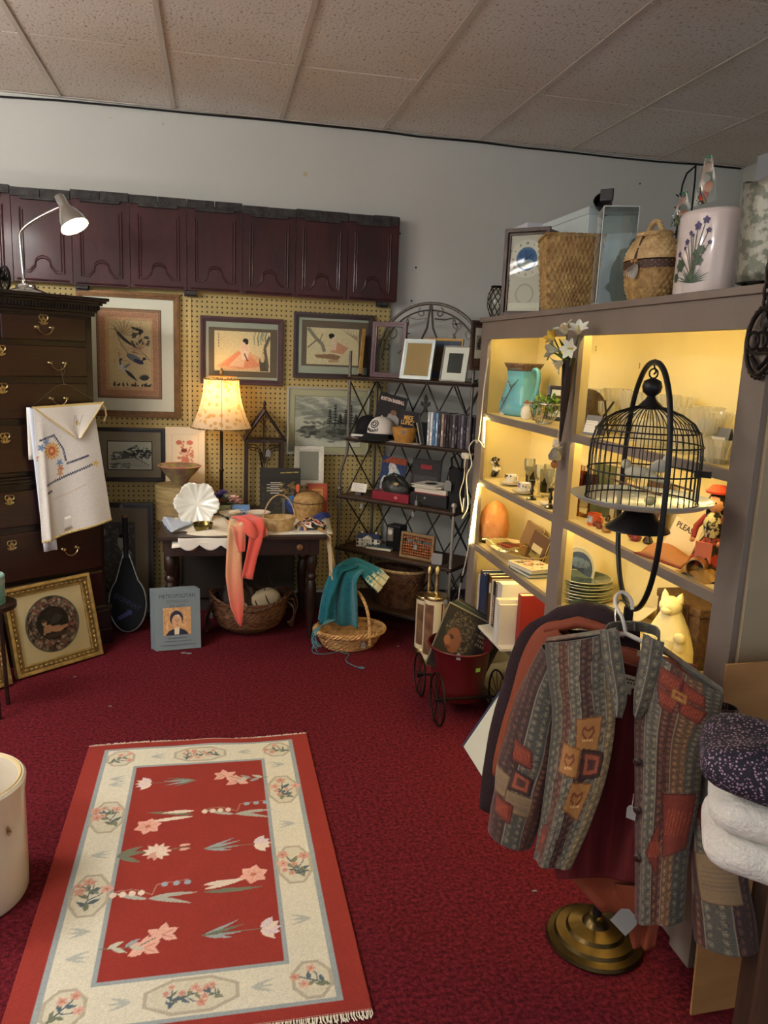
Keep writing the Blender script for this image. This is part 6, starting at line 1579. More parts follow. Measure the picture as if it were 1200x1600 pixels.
def lily(c,d,L,w,mt,name='lily'):
 m=MB();d=Vector(d).normalized();q=Vector((0,0,1)).rotation_difference(d).to_matrix().to_4x4();Mx=Matrix.Translation(c)@q
 for k in range(6):
  k2=MB();petal(k2,(0,0,0),L,w,2*PI*k/6,1.25,1.1,5);m.add(k2 .v,k2 .f,Mx)
 o=m.build(name,mt,fl,smooth=60)
 s=MB();s.tube([Mx@Vector((0,0,0)),Mx@Vector((0,0,L*.7))],.003,5);s.build('stamen',mat('stamen_yellow',(214,190,80),.6),o)
 s=MB();s.tube(smooth_path([Vector(c),Vector(c)*.5+Vector((0,0,-.01)),(0,0,-.03)],8),.003,5);s.build('stem',mat('stem_green'),o)
M_LILY=mat('lily_white',(232,230,214),.6,sss=.2)
for px,py,d,L in((885,522,(-.5,.1,.9),.055),(905,522,(-.4,-.5,.8),.05),(872,548,(-.6,.6,.1),.055),(880,565,(-.8,.3,-.5),.05),(897,545,(-.8,-.4,.0),.05),(866,530,(-.2,.8,.4),.04)):
 lily(PX(px,py,1.235)-fl.location,d,L,L*.55,M_LILY if px!=866 else mat('lily_yellow',(224,190,70),.6))
m=MB();
for az,el in((PI*.9,.9),(PI*1.15,.5),(PI*.7,1.2)):petal(m,(0,0,.0),.10,.03,az,el,.3,6)
m.build('leaf',mat('lily_leaf',(84,120,60),.5),fl,smooth=60)
p=PX(872,700,1.27)
t=thing('mouse_ornament','winged grey and white mouse ornament hung on the centre post below the cone vase','ornament',p+Vector((-.01,0,0)))
m=MB();m.lathe([(0,-.05),(.022,-.045),(.026,-.03),(.014,-.005),(.008,.0),(0,.0)],16);m.build('skirt',mat('skirt_grey',(110,108,104),.6,var=.3,vscale=80),t,smooth=50)
m=MB();m.sph((0,0,.012),.014,12);m.sph((-.008,-.006,.012),.008,8);m.build('head',mat('fur_white',(206,198,184),.8),t,smooth=60)
for s in(-1,1):
 MB().sph((0,s*.013,.026),(.004,.010,.010),10).build('ear',mat('fur_white'),t)
 m=MB();petal(m,(.006,s*.008,-.004),.032,.022,s*PI/2,.5,.3);m.build('wing',M_LILY,t,smooth=60)
MB().sph((0,0,-.062),(.014,.014,.016),10).build('acorn',mat('acorn_brown',(140,84,48),.5),t)
m=MB();m.tube([(.004,0,.026),(.008,0,.08),(.010,-.002,.115)],.0012,4);m.build('hanging_loop',mat('tag_string'),t)
# left bay, middle shelf
p=SP(774,745,3);K=mpp(p)
t=thing('cow_figurine','black and white cow figurine at the left of the middle lit shelf','figurine',p,WARM+.3)
M_CB=mat('cow_patch',(232,226,212),.4,col2=(24,22,22),vscale=36,hard=True,coat=.4)
m=MB();m.sph((0,0,.035),(.030,.026,.036),16);m.build('body',M_CB,t,smooth=60)
m=MB();m.sph((0,-.012,.082),(.020,.020,.022),14);m.sph((0,-.03,.074),(.012,.010,.010),10);m.build('head',M_CB,t,smooth=60)
for s in(-1,1):
 MB().sph((s*.024,-.006,.092),(.010,.005,.007),8).build('ear',mat('cow_black',(24,22,22),.4),t)
 m=MB();m.tube([(s*.012,-.02,.03),(s*.022,-.036,.008)],[.010,.008],8);m.build('leg',mat('cow_black'),t)
def cup_set(px,py,lab,k=3,band=(150,60,60),X=None,s=1.0):
 p=SP(px,py,k)
 if X:p.x=X;p.y=PX(px,py-8,X).y
 t=thing('teacup','china teacup '+lab,'teacup',p+Vector((0,0,.0155*s)),WARM+.4)
 m=MB();m.lathe([(0,0),(.020*s,0),(.022*s,.004),(.034*s,.02*s),(.038*s,.05*s),(.036*s,.05*s),(.031*s,.02*s),(.018*s,.008),(0,.007)],24);m.build('cup',M_CHINA,t,smooth=50)
 m=MB();m.tube([(.036*s,0,.042*s),(.056*s,0,.044*s),(.058*s,0,.024*s),(.033*s,0,.014*s)],.003,6);m.build('handle',M_CHINA,t,smooth=60)
 m=MB();rs=random.Random(px)
 for q in range(9):
  a=-PI/2+rs.uniform(-1.2,1.2);petal(m,(.0385*s*math.cos(a),.0385*s*math.sin(a),.022*s+.022*s*rs.random()),.010,.008,a,1.4,.1,2)
 m.build('painted_sprig',mat('sprig_%d_%d'%band[:2],band,.5),t)
 u=thing('saucer','china saucer under the teacup '+lab,'saucer',p,0)
 m=MB();m.lathe([(0,.006),(.03*s,.004),(.036*s,.004),(.066*s,.014),(.067*s,.016),(.036*s,.009),(0,.010)],28);m.build('dish',M_CHINA,u,smooth=50)
 m=MB();m.lathe([(.0655*s,.0145),(.0675*s,.0165),(.0655*s,.017)],28);m.build('gilt_rim',mat('gilt'),u,smooth=60)
cup_set(798,758,'with dark figures beside the cow figurine',band=(70,50,44),X=1.391,s=.8)
cup_set(818,775,'with violet sprigs next to the clear goblets',band=(130,110,150),X=1.361,s=.8)
M_SMOKE=pane_mat('smoke_glass',.4,(220,220,210),.04,(96,84,64))
M_AMBER=pane_mat('amber_glass',.4,(255,230,180),.04,(206,150,66))
GOB=[(0,0),(.028,0),(.029,.003),(.006,.010),(.004,.03),(.004,.065),(.012,.075),(.024,.095),(.028,.125),(.026,.15),(.0245,.15),(.0265,.125),(.0225,.096),(.010,.079),(0,.077)]
TUM=[(0,0),(.024,0),(.026,.004),(.030,.10),(.028,.10),(.024,.010),(0,.008)]
def glass(px,py,k,prof,m,label,X,s=1.0,cat='glass',name='goblet',seg=20,sm=50,group=None):
 p=SP(px,py,k);p.x=X;p.y=PX(px,py,X).y
 t=thing(name,label,cat,p,group=group)
 b=MB();b.lathe([(r*s,z*s)for r,z in prof],seg);b.build('bowl',m,t,smooth=sm);return t
glass(830,735,3,TUM,M_SMOKE,'dark smoked tumbler behind the teacups in the left bay',1.491,.9,name='tumbler')
glass(855,735,3,TUM,M_SMOKE,'dark smoked tumbler behind the clear goblets, nearest the centre post',1.491,1.05,name='tumbler')
for k,(px,X)in enumerate(((826,1.441),(843,1.404),(862,1.391),(857,1.454))):
 glass(px,750,3,GOB,M_GLASS,'%s clear stemmed goblet from the left in the left bay'%ORD[k],X,.95)
def candlestick(px,py,X,label,h=.085):
 p=SP(px,py,3);p.x=X;p.y=PX(px,py-15,X).y
 t=thing('candlestick',label,'candlestick',p)
 m=MB();m.lathe([(0,0),(.022,0),(.022,.005),(.008,.012),(.006,.03),(.010,.04),(.006,.05),(.005,h*.8),(.012,h*.9),(.012,h),(0,h)],16);m.build('stick',mat('ebony',(22,18,16),.3,coat=.4),t,smooth=40)
 m=MB();m.lathe([(.0065,.014),(.009,.018),(.0065,.022)],12);m.build('brass_ring',M_BRASS,t,smooth=50);return t
candlestick(831,785,1.345,'left of two turned black candlesticks at the front of the middle lit shelf');candlestick(861,785,1.345,'right of two turned black candlesticks, nearest the centre post')
p=SP(856,792,3);p.x=1.361;p.y=PX(852,790,1.361).y-.03
t=thing('small_dish','small white dish at the front of the middle lit shelf by the post','dish',p);m=MB();m.lathe([(0,.003),(.022,0),(.04,.010),(.041,.013),(.022,.006),(0,.007)],24);m.build('dish',M_CHINA,t,smooth=50)
# left bay, third shelf
p=SP(773,842,2);p.x=1.416;p.y=PX(773,820,1.416).y;K=mpp(p)
t=thing('salt_lamp','rough orange salt rock lamp on a dark base in the left bay','salt lamp',p,.4);rs=random.Random(2)
ph=[rs.random()*6 for _ in range(6)];hS=66*K;wS=23*K
def salt(u,v):
 a=2*PI*u;r=wS*np.interp(v,[0,.12,.4,.7,.9,1],[.80,.98,1.04,.90,.58,.0]);k=1+.05*math.sin(3*a+ph[0]+2*v)+.035*math.sin(5*a+ph[1]-6*v)+.02*math.sin(11*a+9*v)+.015*math.sin(17*v+7*a)
 return(r*k*math.cos(a),r*k*math.sin(a)*.9,.016+(hS-.016)*v)
m=MB();m.grid(salt,40,24,closeu=True);m.build('rock',mat('salt_orange',(226,162,98),.7,col2=(204,126,66),vscale=9,bump=.5,bscale=40,sss=.25),t,smooth=60)
MB().lathe([(0,0),(wS*.85,0),(wS*.85,.016),(0,.016)],28).build('base',mat('mahogany_dark'),t,smooth=40)
p=SP(808,868,2);p.x=1.416;p.y=PX(808,850,1.416).y
t=thing('serving_platter','large cream oval platter lying on the third lit shelf','platter',p,-PI/2+.2)
m=MB();m.lathe([(0,.004),(.11,.0),(.12,.004),(.20,.045),(.203,.05),(.118,.012),(0,.012)],48,sy=.62);m.build('dish',mat('cream_glaze',(214,190,140),.3,coat=.5),t,smooth=50)
m=MB();m.lathe([(.04,.013),(.115,.0135),(.19,.043)],48,sy=.62,a0=.2,a1=2.9);m.build('painted_flowers',mat('platter_print',(206,160,110),.35,col2=(150,70,60),vscale=30,coat=.4),t,smooth=50)
m=MB();m.grid(lambda u,v:(.19*(2*u-1)*.9,.12*(2*v-1)*.85,.05+.012*math.sin(9*u+4*v)+.010*math.sin(13*v-3*u)),26,18);m.build('plastic_wrap',M_BAG,t,smooth=70)
MB().bx(-.14,-.05,.0,.07,.035,.041,M=TR(0,0,0,rz=.2)).build('red_card',mat('crimson_card'),t,smooth=0)
for k,(px,cl,ww,hh,rr)in enumerate(((826,(120,92,58),.12,.15,.25),(838,(84,58,40),.11,.14,.22))):
 p=SP(px,830,2);p.x=1.503-.03*k;p.y=PX(px,815,p.x).y
 cv=None
 if k==1:cv=Cv(ww,hh,cl,500);cv.rect(.2*ww,.1*hh,.8*ww,.6*hh,(196,180,140));cv.rect(.3*ww,.3*hh,.6*ww,.34*hh,(110,90,70))
 book(('tall brown album' if k==0 else 'brown book with a cream label')+' leaning at the back of the third lit shelf',p,(-.15,.25,WARM+.35),ww,hh,.018,cl,front=cv)
for k,(cl,pg)in enumerate((((70,110,104),(226,214,180)),((206,196,170),(226,220,200)))):
 p=SP(822,905,2);p.x=1.376;p.y=PX(828,900,1.376).y
 cv=None
 if k==1:
  cv=Cv(.19,.14,(222,208,176),420);rs=random.Random(4)
  for q in range(40):cv.ell(rs.uniform(.02,.17),rs.uniform(.02,.12),.009,.006,rs.choice(((150,60,40),(70,60,46),(190,120,60),(90,104,70))),rs.random()*3)
 book(('teal book at the bottom of' if k==0 else 'flower-covered book on top of')+' the flat pair on the third lit shelf',p+Vector((-.055,0,.009+.0185*k)),(-PI/2,0,WARM+.1+.12*k),.19,.14,.017,cl,front=cv)
 # left bay, row of books
rowb=[(30,.21,(196,190,178)),(26,.235,(40,52,84)),(26,.235,(40,52,84)),(24,.235,(44,56,90)),(30,.24,(36,46,76)),(30,.25,(20,20,22)),(34,.25,(86,56,38)),(26,.235,(206,190,160)),(34,.245,(18,18,20)),(24,.235,(130,120,106)),(40,.25,(50,62,92)),(30,.245,(30,30,34))]
y=3.70;kk=0
for tk,hh,cl in rowb:
 T_=tk/1000*1.0
 nm={0:'pale grey',5:'black',6:'chestnut brown',7:'cream',8:'black with cream title',9:'stone grey',10:'slate blue',11:'charcoal'}.get(kk,'navy')
 b=book('%s book, %s from left in the lower left bay'%(nm,ORD[kk]),(1.398,y-T_/2,SZ[1]+.001),(0,0,0),.17,hh+random.uniform(-.006,.006),T_*.94,cl)
 if kk==8:ticks(b,(-.0853,0,.10),(PI/2,-PI/2,-PI/2),.15,.010,14,mat('ink_cream'),1)
 if kk in(6,10):MB().bx(-.0858,-.085,-T_*.3,T_*.3,hh*.65,hh*.85).build('spine_label',mat('label_cream',(206,196,170),.8),b,smooth=0)
 y-=T_;kk+=1
rowc=[(62,.275,(206,204,196),'white art book with a red rose'),(44,.215,(216,212,200),'white paperback'),(26,.20,(200,196,190),'thin grey-white paperback'),(46,.255,(140,26,30),'red hardback')]
y-=.004
for j,(tk,hh,cl,nm)in enumerate(rowc):
 T_=tk/1000
 b=book(nm+' at the right end of the lower book row',(1.379-.03*(j in(1,2))+.05*(j==3),y-T_/2,SZ[1]+.001),(0,0,0),.19,hh,T_*.95,cl)
 if j==0:
  m=MB()
  for k in range(6):petal(m,(-.0965,.012,hh*.62),.024,.02,1.05*k,.0,.0)
  m.build('rose_print',mat('rose_dark',(110,30,36),.5),b);ticks(b,(-.0954,0,hh*.35),(PI/2,-PI/2,-PI/2),.06,.016,5,mat('ink_black'),2)
 y-=T_
for k in range(2):
 p=Vector((1.374,3.36-.01*k,SZ[1]+.001));
for k in range(3):
 o=thing('white_folder','%s white folder up in the flat pile sticking out under the book row'%ORD[k],'folder',(1.335,3.38,SZ[1]-.030+0*k),0)
 bpy.data.objects.remove(o)
wf=thing('white_tray','white tray board jutting out at the front of the lower book shelf','tray',(1.30,3.36,SZ[1]+.001))
MB().bx(-.05,.035,-.20,.20,.0,.012).build('board',mat('tray_white'),wf,smooth=0,bevel=.002)
# right bay, top shelf: crystal
CRY=[[(0,0),(.035,0),(.036,.006),(.010,.014),(.012,.03),(.034,.05),(.042,.13),(.05,.16),(.046,.16),(.038,.13),(.028,.055),(0,.04)],[(0,0),(.03,0),(.032,.01),(.026,.03),(.030,.09),(.042,.15),(.038,.15),(.026,.09),(.02,.03),(0,.02)],[(0,0),(.032,0),(.033,.004),(.007,.012),(.006,.05),(.014,.058),(.030,.08),(.033,.12),(.030,.12),(.027,.082),(0,.064)],[(0,0),(.04,0),(.05,.02),(.055,.06),(.066,.085),(.062,.085),(.05,.06),(.04,.015),(0,.012)]]
M_CRYS=pane_mat('crystal',.30,(255,252,240),.06,(255,255,252),.34)
def flute(prof):return[(r*1.0,z)for r,z in prof]
n=0
def crystal(px,X,ty,s):
 global n
 p=PX(px,640,X);p.z=SZ[4]+.001
 t=thing('crystal_piece','%s cut crystal piece from the left on the top shelf of the right bay'%ORD[n],'crystal',p,group='cut crystal on the top right shelf');n+=1
 m=MB();m.lathe([(r*s,z*s)for r,z in CRY[ty]],32,fn=lambda a,z:1+.05*(1 if int(a/(2*PI/32)+.5)%2 else-1));m.build('vessel',M_CRYS,t,smooth=0)
for px,X,ty,s in((930,1.503,0,1.0),(948,1.454,2,1.0),(962,1.516,0,1.05),(985,1.503,1,1.1),(1003,1.441,2,1.05),(1012,1.516,0,1.0),(1022,1.391,3,1.0),(1040,1.491,1,1.1),(1052,1.429,2,1.1),(1062,1.516,0,1.0),(1078,1.410,3,1.0),(1090,1.478,2,1.1),(1108,1.441,0,.9),(1112,1.367,2,1.0),(1126,1.404,1,.9),(1134,1.361,3,.8)):
 crystal(px,X,ty,s)
p=PX(916,640,1.410);
t=thing('plate_on_easel','brown decorated plate on a folding wooden easel beside the centre post','plate',(1.416,p.y,SZ[4]+.001),WARM+.7)
m=MB();m.lathe([(0,.0),(.045,-.002),(.075,.008),(.076,.011),(.045,.004),(0,.004)],32,M=TR(0,-.005,.085,rx=PI/2-.25));m.build('plate',mat('plate_olive',(110,92,60),.35,col2=(60,52,40),vscale=40,coat=.4),t,smooth=50)
for s in(-1,1):
 m=MB();m.tube([(s*.035,-.035,.0),(s*.03,.02,.10)],.004,6);m.tube([(s*.035,-.035,.012),(s*.033,.045,.0)],.004,6);m.build('easel_leg',M_FDARK,t)
t=thing('folding_easel','empty crossed wooden plate easel among the crystal','easel',(1.404,PX(947,640,1.404).y,SZ[4]+.001),WARM+.2)
for s in(-1,1):
 m=MB();m.tube([(s*.05,-.02,.0),(-s*.025,.012,.125)],.0042,6);m.build('leg',M_FDARK,t)
def tent(px,X,k,w,h,lab,rz=WARM+.3,lines=4):
 p=PX(px,650,X);p.z=SZ[k]+.001
 t=thing('tent_card',lab,'card',p,rz)
 for s in(-1,1):MB().bx(-w/2,w/2,-.0005,.0005,0,h,M=TR(0,s*h*.30,0,rx=s*.29)).build('panel',mat('tag_paper'),t,smooth=0)
 cv=Cv(w*.8,h*.6,(230,226,214),700)
 for q in range(lines):cv.line([(.05*w,cv.h*(.85-.22*q)),(w*.7-.01*(q%2),cv.h*(.85-.22*q))],.002,(190,184,178),.7)
 cv.mesh('handwriting',M_PRINT,t,loc=(0,-h*.30*.62-.003,h*.42),rot=(-.29,0,0));return t
tent(930,1.364,4,.075,.075,'white folded price card at the left front of the crystal shelf');tent(1128,1.379,4,.075,.10,'white folded price card among the crystal near the right post')
for px,py,s in((931,545,'2'),(999,572,'3')):
 p=PX(px,py,SX1-.001);lettering(s,.03,mat('ink_pencil',(120,100,60),.8),unit,(p.x-SX0,p.y-SYR,p.z),(PI/2,0,WARM),name='pencilled_number',ext=.0003)
 # right bay, middle shelf
glass(905,770,3,GOB,M_AMBER,'amber goblet at the left of the right bay, in front of the clear ones',1.404,1.15)
glass(922,770,3,GOB,M_AMBER,'amber goblet nearer the birdcage in the right bay',1.429,1.1)
glass(898,745,3,TUM,M_GLASS,'clear tumbler beside the centre post in the right bay',1.491,1.05,name='tumbler');glass(915,745,3,TUM,M_GLASS,'clear tumbler behind the amber goblets',1.503,1.05,name='tumbler')
def sbook(px,py,k,X,rot,w,h,tk,cl,lab,front=None):
 p=PX(px,py,X);p.z=SZ[k]+.001;return book(lab,p,rot,w,h,tk,cl,front=front)
sbook(903,740,3,1.528,(-.05,0,WARM),.06,.16,.02,(160,76,50),'slim red-brown book standing behind the clear tumblers')
sbook(945,740,3,1.503,(-.08,0,WARM+.1),.14,.20,.03,(84,92,60),'dark green book standing behind the birdcage')
cv=Cv(.13,.16,(214,190,140),500);cv.rect(.02,.10,.11,.106,(110,90,70));cv.rect(.03,.12,.10,.127,(110,90,70));cv.ell(.065,.05,.03,.02,(130,100,74))
sbook(987,745,3,1.503,(-.15,.12,WARM+.1),.13,.16,.012,(206,180,130),'cream booklet with a printed title leaning behind the birdcage',cv)
sbook(1020,750,3,1.528,(-.12,.05,WARM),.12,.19,.02,(70,46,34),'dark brown book leaning at the back of the middle right shelf')
p=PX(929,812,1.379);p.z=SZ[3]+.001
t=thing('orange_mug','small orange mug with a blue picture on the middle right shelf','mug',p,WARM+.3)
m=MB();m.lathe([(0,0),(.024,0),(.026,.004),(.026,.045),(.024,.045),(.023,.006),(0,.006)],22);m.build('body',mat('orange_glaze',(196,86,36),.3,coat=.5),t,smooth=50)
m=MB();m.tube([(.024,0,.038),(.040,0,.036),(.040,0,.014),(.024,0,.010)],.0035,6);m.build('handle',mat('orange_glaze'),t,smooth=60)
m=MB();m.grid(lambda u,v:(.0265*math.cos(-PI/2-.5+u),.0265*math.sin(-PI/2-.5+u),.012+.024*v),8,2);m.build('picture',mat('mug_picture',(90,130,160),.4,col2=(210,200,180),vscale=80),t)
rs=random.Random(21)
for k,(px,py,cl)in enumerate(((936,826,(110,40,30)),(947,832,(150,110,60)),(957,828,(196,170,120)),(950,815,(60,40,32)),(930,822,(90,30,26)),(992,845,(110,16,22)),(985,838,(130,20,26)),(1012,850,(40,26,22)))):
 p=SP(px,py,3);s=.012+.004*(k%3)
 m=MB();m.lathe([(0,0),(s*.8,0),(s*1.1,s*.5),(s*.7,s*1.3),(s*.5,s*1.5),(s*.6,s*1.9),(0,s*2.2)],14,fn=lambda a,z:1+.12*math.cos(3*a));o=m.build('trinket',mat('trinket_%d'%k,cl,.35,coat=.4),loc=p,smooth=50);tag(o,'%s small trinket from the left along the front of the middle right shelf, %s'%(ORD[k],['maroon','tan','cream','dark brown','oxblood','ruby','crimson','near black'][k]),'trinket')
p=PX(1052,858,1.391);p.z=SZ[3]+.001
t=thing('kraft_parcel','kraft paper folded parcel behind the please card','parcel',p,WARM+.2)
m=MB();m.grid(lambda u,v:(.09*(u-.5)*2*(1-.15*v),-.05+.10*v,.03*math.sin(PI*v)+.012*math.sin(5*u)*math.sin(PI*v)),14,10);m.build('paper',mat('kraft',(176,116,66),.7,bump=.3,bscale=30),t,smooth=50,solid=.004)
MB().bx(-.10,.10,-.065,.06,-.0005,.003).build('tray',mat('tray_red',(120,48,34),.5),t,smooth=0)
p=PX(1055,838,1.422);p.z=SZ[3]+.06
t=thing('please_card','cream card hand lettered PLEASE standing on the middle right shelf','card',(p.x,p.y,SZ[3]+.001),rot=(-.25,.22,WARM+.25))
MB().bx(-.055,.055,0,.0015,0,.115).build('card',mat('card_cream2',(226,206,160),.8),t,smooth=0)
lettering('PLEASE',.026,mat('ink_brown',(70,50,36),.7),t,(0,-.0006,.095),FRONT,ext=.0003,bold=.0004)
p=PX(1112,850,1.404);p.z=SZ[3]+.001
t=thing('folk_doll','folk costume doll with black hair and red hat by the right post','doll',p,WARM+.5)
m=MB();m.lathe([(0,0),(.060,0),(.056,.03),(.036,.09),(.020,.115),(0,.118)],24,fn=lambda a,z:1+.06*math.sin(9*a));m.build('skirt',mat('doll_skirt',(176,60,46),.8,col2=(40,34,30),vscale=30,hard=True),t,smooth=50)
m=MB();m.lathe([(0,.10),(.022,.105),(.030,.15),(.022,.175),(.008,.185),(0,.186)],18);m.build('bodice',mat('doll_top',(28,24,26),.8,col2=(206,196,150),vscale=60,hard=True),t,smooth=50)
for s in(-1,1):
 m=MB();m.tube([(s*.024,0,.168),(s*.046,-.012,.135),(s*.040,-.035,.105)],[.010,.009,.007],8);m.build('sleeve',mat('doll_sleeve',(150,50,44),.8),t,smooth=60)
 MB().sph((s*.040,-.040,.100),.008,8).build('hand',mat('doll_skin',(222,160,120),.5),t)
m=MB();m.sph((0,0,.208),(.024,.024,.028),14);m.sph((0,-.024,.204),(.004,.004,.004),6);m.build('head',mat('doll_skin'),t,smooth=60)
m=MB();m.sph((0,.008,.214),(.028,.027,.030),14);m.tube([(.02,.012,.205),(.024,.016,.16),(.018,.018,.13)],[.014,.012,.006],8);m.tube([(-.02,.012,.205),(-.024,.016,.16),(-.018,.018,.13)],[.014,.012,.006],8);m.build('hair',mat('doll_hair',(16,14,14),.6),t,smooth=60)
m=MB();m.lathe([(0,0),(.034,.002),(.036,.008),(.026,.016),(.020,.024),(0,.026)],18,c=(0,.004,.236));m.build('hat',mat('doll_hat',(190,62,40),.7),t,smooth=50)
for s in(-1,1):MB().sph((s*.009,-.0225,.212),.0028,6).build('eye',mat('ink_black'),t)
MB().box((.0,-.045,.07),(.05,.004,.06)).build('apron',mat('doll_apron',(214,120,90),.8),t,smooth=0,bevel=.001)
p=PX(1096,880,1.370);p.z=SZ[3]+.001
t=thing('brass_goblet','engraved brass goblet lying on its side by the doll','goblet',p+Vector((0,0,.030)),-.9)
m=MB();m.lathe([(0,-.04),(.026,-.04),(.024,-.034),(.007,-.022),(.008,-.005),(.022,.006),(.030,.03),(.026,.055),(.024,.055),(.027,.03),(.018,.008),(0,.004)],22,M=TR(0,0,0,rx=PI/2));m.build('goblet',M_BRASS,t,smooth=50)
p=PX(1088,892,1.361);p.z=SZ[3]+.001
o=blob_cloth('gold_cloth','crumpled mustard gold cloth at the front of the middle right shelf',(1.364,p.y-.02,SZ[3]+.001),.04,.075,.03,[(176,132,58),(150,108,44),(196,156,84)],9,26)
# right bay, third shelf
p=PX(901,858,1.441);p.z=SZ[2]+.001
t=thing('standing_plate','blue scenic plate with white rim standing against the partition','plate',p,WARM+.45)
R=.095
cv=Cv(2*R*.8,2*R*.8,(54,72,92),420);W=cv.w
for k,(x_,y_)in enumerate(((.35,.4),(.5,.45),(.66,.42))):cv.ell(x_*W,y_*W,.012,.034,(24,32,46));cv.ell(x_*W,(y_+.22)*W,.010,.012,(30,38,52))
cv.ell(.5*W,.7*W,.06,.02,(140,160,170),0,.5);cv.ell(.5*W,.12*W,.06,.02,(120,140,150),0,.6);cv.noise(.1,3,2)
def disc(U,V):
 a=2*PI*U;r=R*.8*V;return r*np.cos(a),0*U-.001,R+r*np.sin(a)
N=cv.nx;uu,vv=np.meshgrid(np.linspace(0,1,65),np.linspace(0,1,24));aa=2*PI*uu;rr_=vv
ix=np.clip(((.5+.5*rr_*np.cos(aa))*N).astype(int),0,cv.nx);iy=np.clip(((.5+.5*rr_*np.sin(aa))*cv.ny).astype(int),0,cv.ny)
Pd=np.stack([R*.8*rr_*np.cos(aa),np.full_like(aa,-.006),R+R*.8*rr_*np.sin(aa)],-1)
def tilt(o):o.rotation_euler=(-.2,0,0);return o
tilt(grid_mesh('painted_scene',Pd,cv.linear()[iy,ix],vcmat('plate_print',.25,0,coat=.5),t))
m=MB();m.lathe([(0,0),(R*.6,-.002),(R*.97,.010),(R,.014),(R*.97,.016),(R*.8,.006),(0,.005)],40,M=TR(0,0,R,rx=PI/2));tilt(m.build('plate',mat('plate_white',(206,206,190),.25,coat=.5),t,smooth=50))
pc=PX(915,905,1.441);pc.z=SZ[2]+.001
M_PW=[mat('plate_cream',(206,200,160),.25,coat=.5),mat('plate_green',(150,160,120),.25,coat=.5)]
for k in range(7):
 t=thing('stacked_plate','%s plate up in the stack on the third right shelf'%ORD[k],'plate',(pc.x+.004*math.sin(k*2),pc.y+.005*math.cos(k*3),pc.z+.0125*k),group='stack of plates on the third right shelf')
 R=.108-.003*(k%2);m=MB();m.lathe([(0,.002),(R*.6,0),(R*.64,.003),(R,.020),(R*.99,.0225),(R*.62,.006),(0,.006)],40);m.build('plate',M_PW[k%2]if k<6 else M_PW[0],t,smooth=50)
 if k==6:
  m=MB();m.lathe([(0,.0065),(R*.62,.0068),(R*.94,.0212)],40);m.build('painted_scene',mat('plate_blue',(60,80,84),.25,col2=(84,104,96),vscale=25,coat=.5),t,smooth=50)
for k in range(2):
 t=thing('tissue_sheet',('upper' if k else 'lower')+' cream tissue sheet under the stack of plates','paper',(pc.x+.01,pc.y-.03,SZ[2]+.0008))
 bpy.data.objects.remove(t)
m=MB();m.grid(lambda u,v:(-.02+.20*(u-.5)*(1-.2*v),-.30*(v)-.06,.004+.10*max(0,(u-.3))*v+.004*math.sin(9*u+5*v)),14,12)
o=m.build('tissue_paper',mat('tissue_cream',(216,206,170),.8),loc=(pc.x+.06,pc.y+.02,SZ[2]),smooth=60,solid=.001);tag(o,'crumpled cream tissue paper beside the stack of plates','paper')
p=PX(940,948,1.391);p.z=SZ[2]+.001
t=thing('oval_tray','black oval tray painted with orange flowers at the front of the third right shelf','tray',p,WARM+.12)
m=MB();m.lathe([(0,.004),(.12,.0),(.13,.003),(.16,.026),(.163,.028),(.128,.009),(0,.008)],44,sy=.52);m.build('tray',mat('tole_black',(40,44,46),.3,col2=(90,96,96),vscale=14,coat=.5),t,smooth=50)
m=MB()
for px_,py_,r in((-.04,.01,.03),(.03,-.012,.034),(.075,.01,.026)):
 for k in range(6):petal(m,(px_,py_,.010),r,r*.7,1.05*k,.12,.1)
m.build('painted_flower',mat('tole_orange',(196,74,32),.4,var=.2,vscale=60),t,smooth=0)
MB().box((.0,-.02,.017),(.030,.024,.001),M=TR(0,0,0,rz=.3)).build('price_sticker',mat('sticker_yellow',(226,200,120),.8),t,smooth=0)
m=MB();m.grid(lambda u,v:(.16*(2*u-1)*.9,.08*(2*v-1)*.9,.030+.005*math.sin(8*u+3*v)),20,10);m.build('plastic_wrap',M_BAG,t,smooth=60)
p=PX(1048,990,1.42);p.z=SZ[2]+.001;K=mpp(p)
t=thing('cat_statue','cream stone statue of a seated cat holding a kitten, by the right post','statue',p,WARM+.55)
M_CAT=mat('stone_cream',(228,216,164),.7,bump=.25,bscale=60,var=.06,vscale=30)
hC2=PX(1045,916,1.42).z-SZ[2];s=hC2/.24
m=MB()
m.grid(lambda u,v:(lambda a,r:(r*math.cos(a)+.012*math.sin(PI*v)*0,r*.85*math.sin(a)-.012*v,.175*v))(2*PI*u,np.interp(v,[0,.1,.35,.6,.85,1],[.075,.092,.088,.066,.044,.030])),32,18,closeu=True,M=Matrix.Scale(s,4))
m.lathe([(0,0),(.075,0)],24,M=Matrix.Scale(s,4),sy=.85)
m.sph((0,-.022,.190),(.036,.034,.032),18,M=Matrix.Scale(s,4));m.sph((0,-.050,.180),(.018,.014,.013),12,M=Matrix.Scale(s,4))
for q in(-1,1):
 m.lathe([(.015,0),(.009,.018),(0,.032)],10,M=Matrix.Scale(s,4)@TR(q*.022,-.016,.208,rx=-.1,ry=q*.25));m.tube([(q*.026,-.058,.09),(q*.026,-.074,.03),(q*.026,-.084,.008)],[.018,.016,.016],10,M=Matrix.Scale(s,4))
m.sph((.05,-.045,.075),(.026,.022,.030),14,M=Matrix.Scale(s,4));m.sph((.058,-.062,.108),(.020,.018,.018),12,M=Matrix.Scale(s,4))
m.tube([(.06,.03,.012),(.085,.0,.010),(.08,-.05,.010),(.05,-.08,.010)],[.014,.013,.011,.008],8,M=Matrix.Scale(s,4))
m.build('body',M_CAT,t,smooth=70)
p=PX(1066,1020,1.345);p.z=SZ[2]+.001
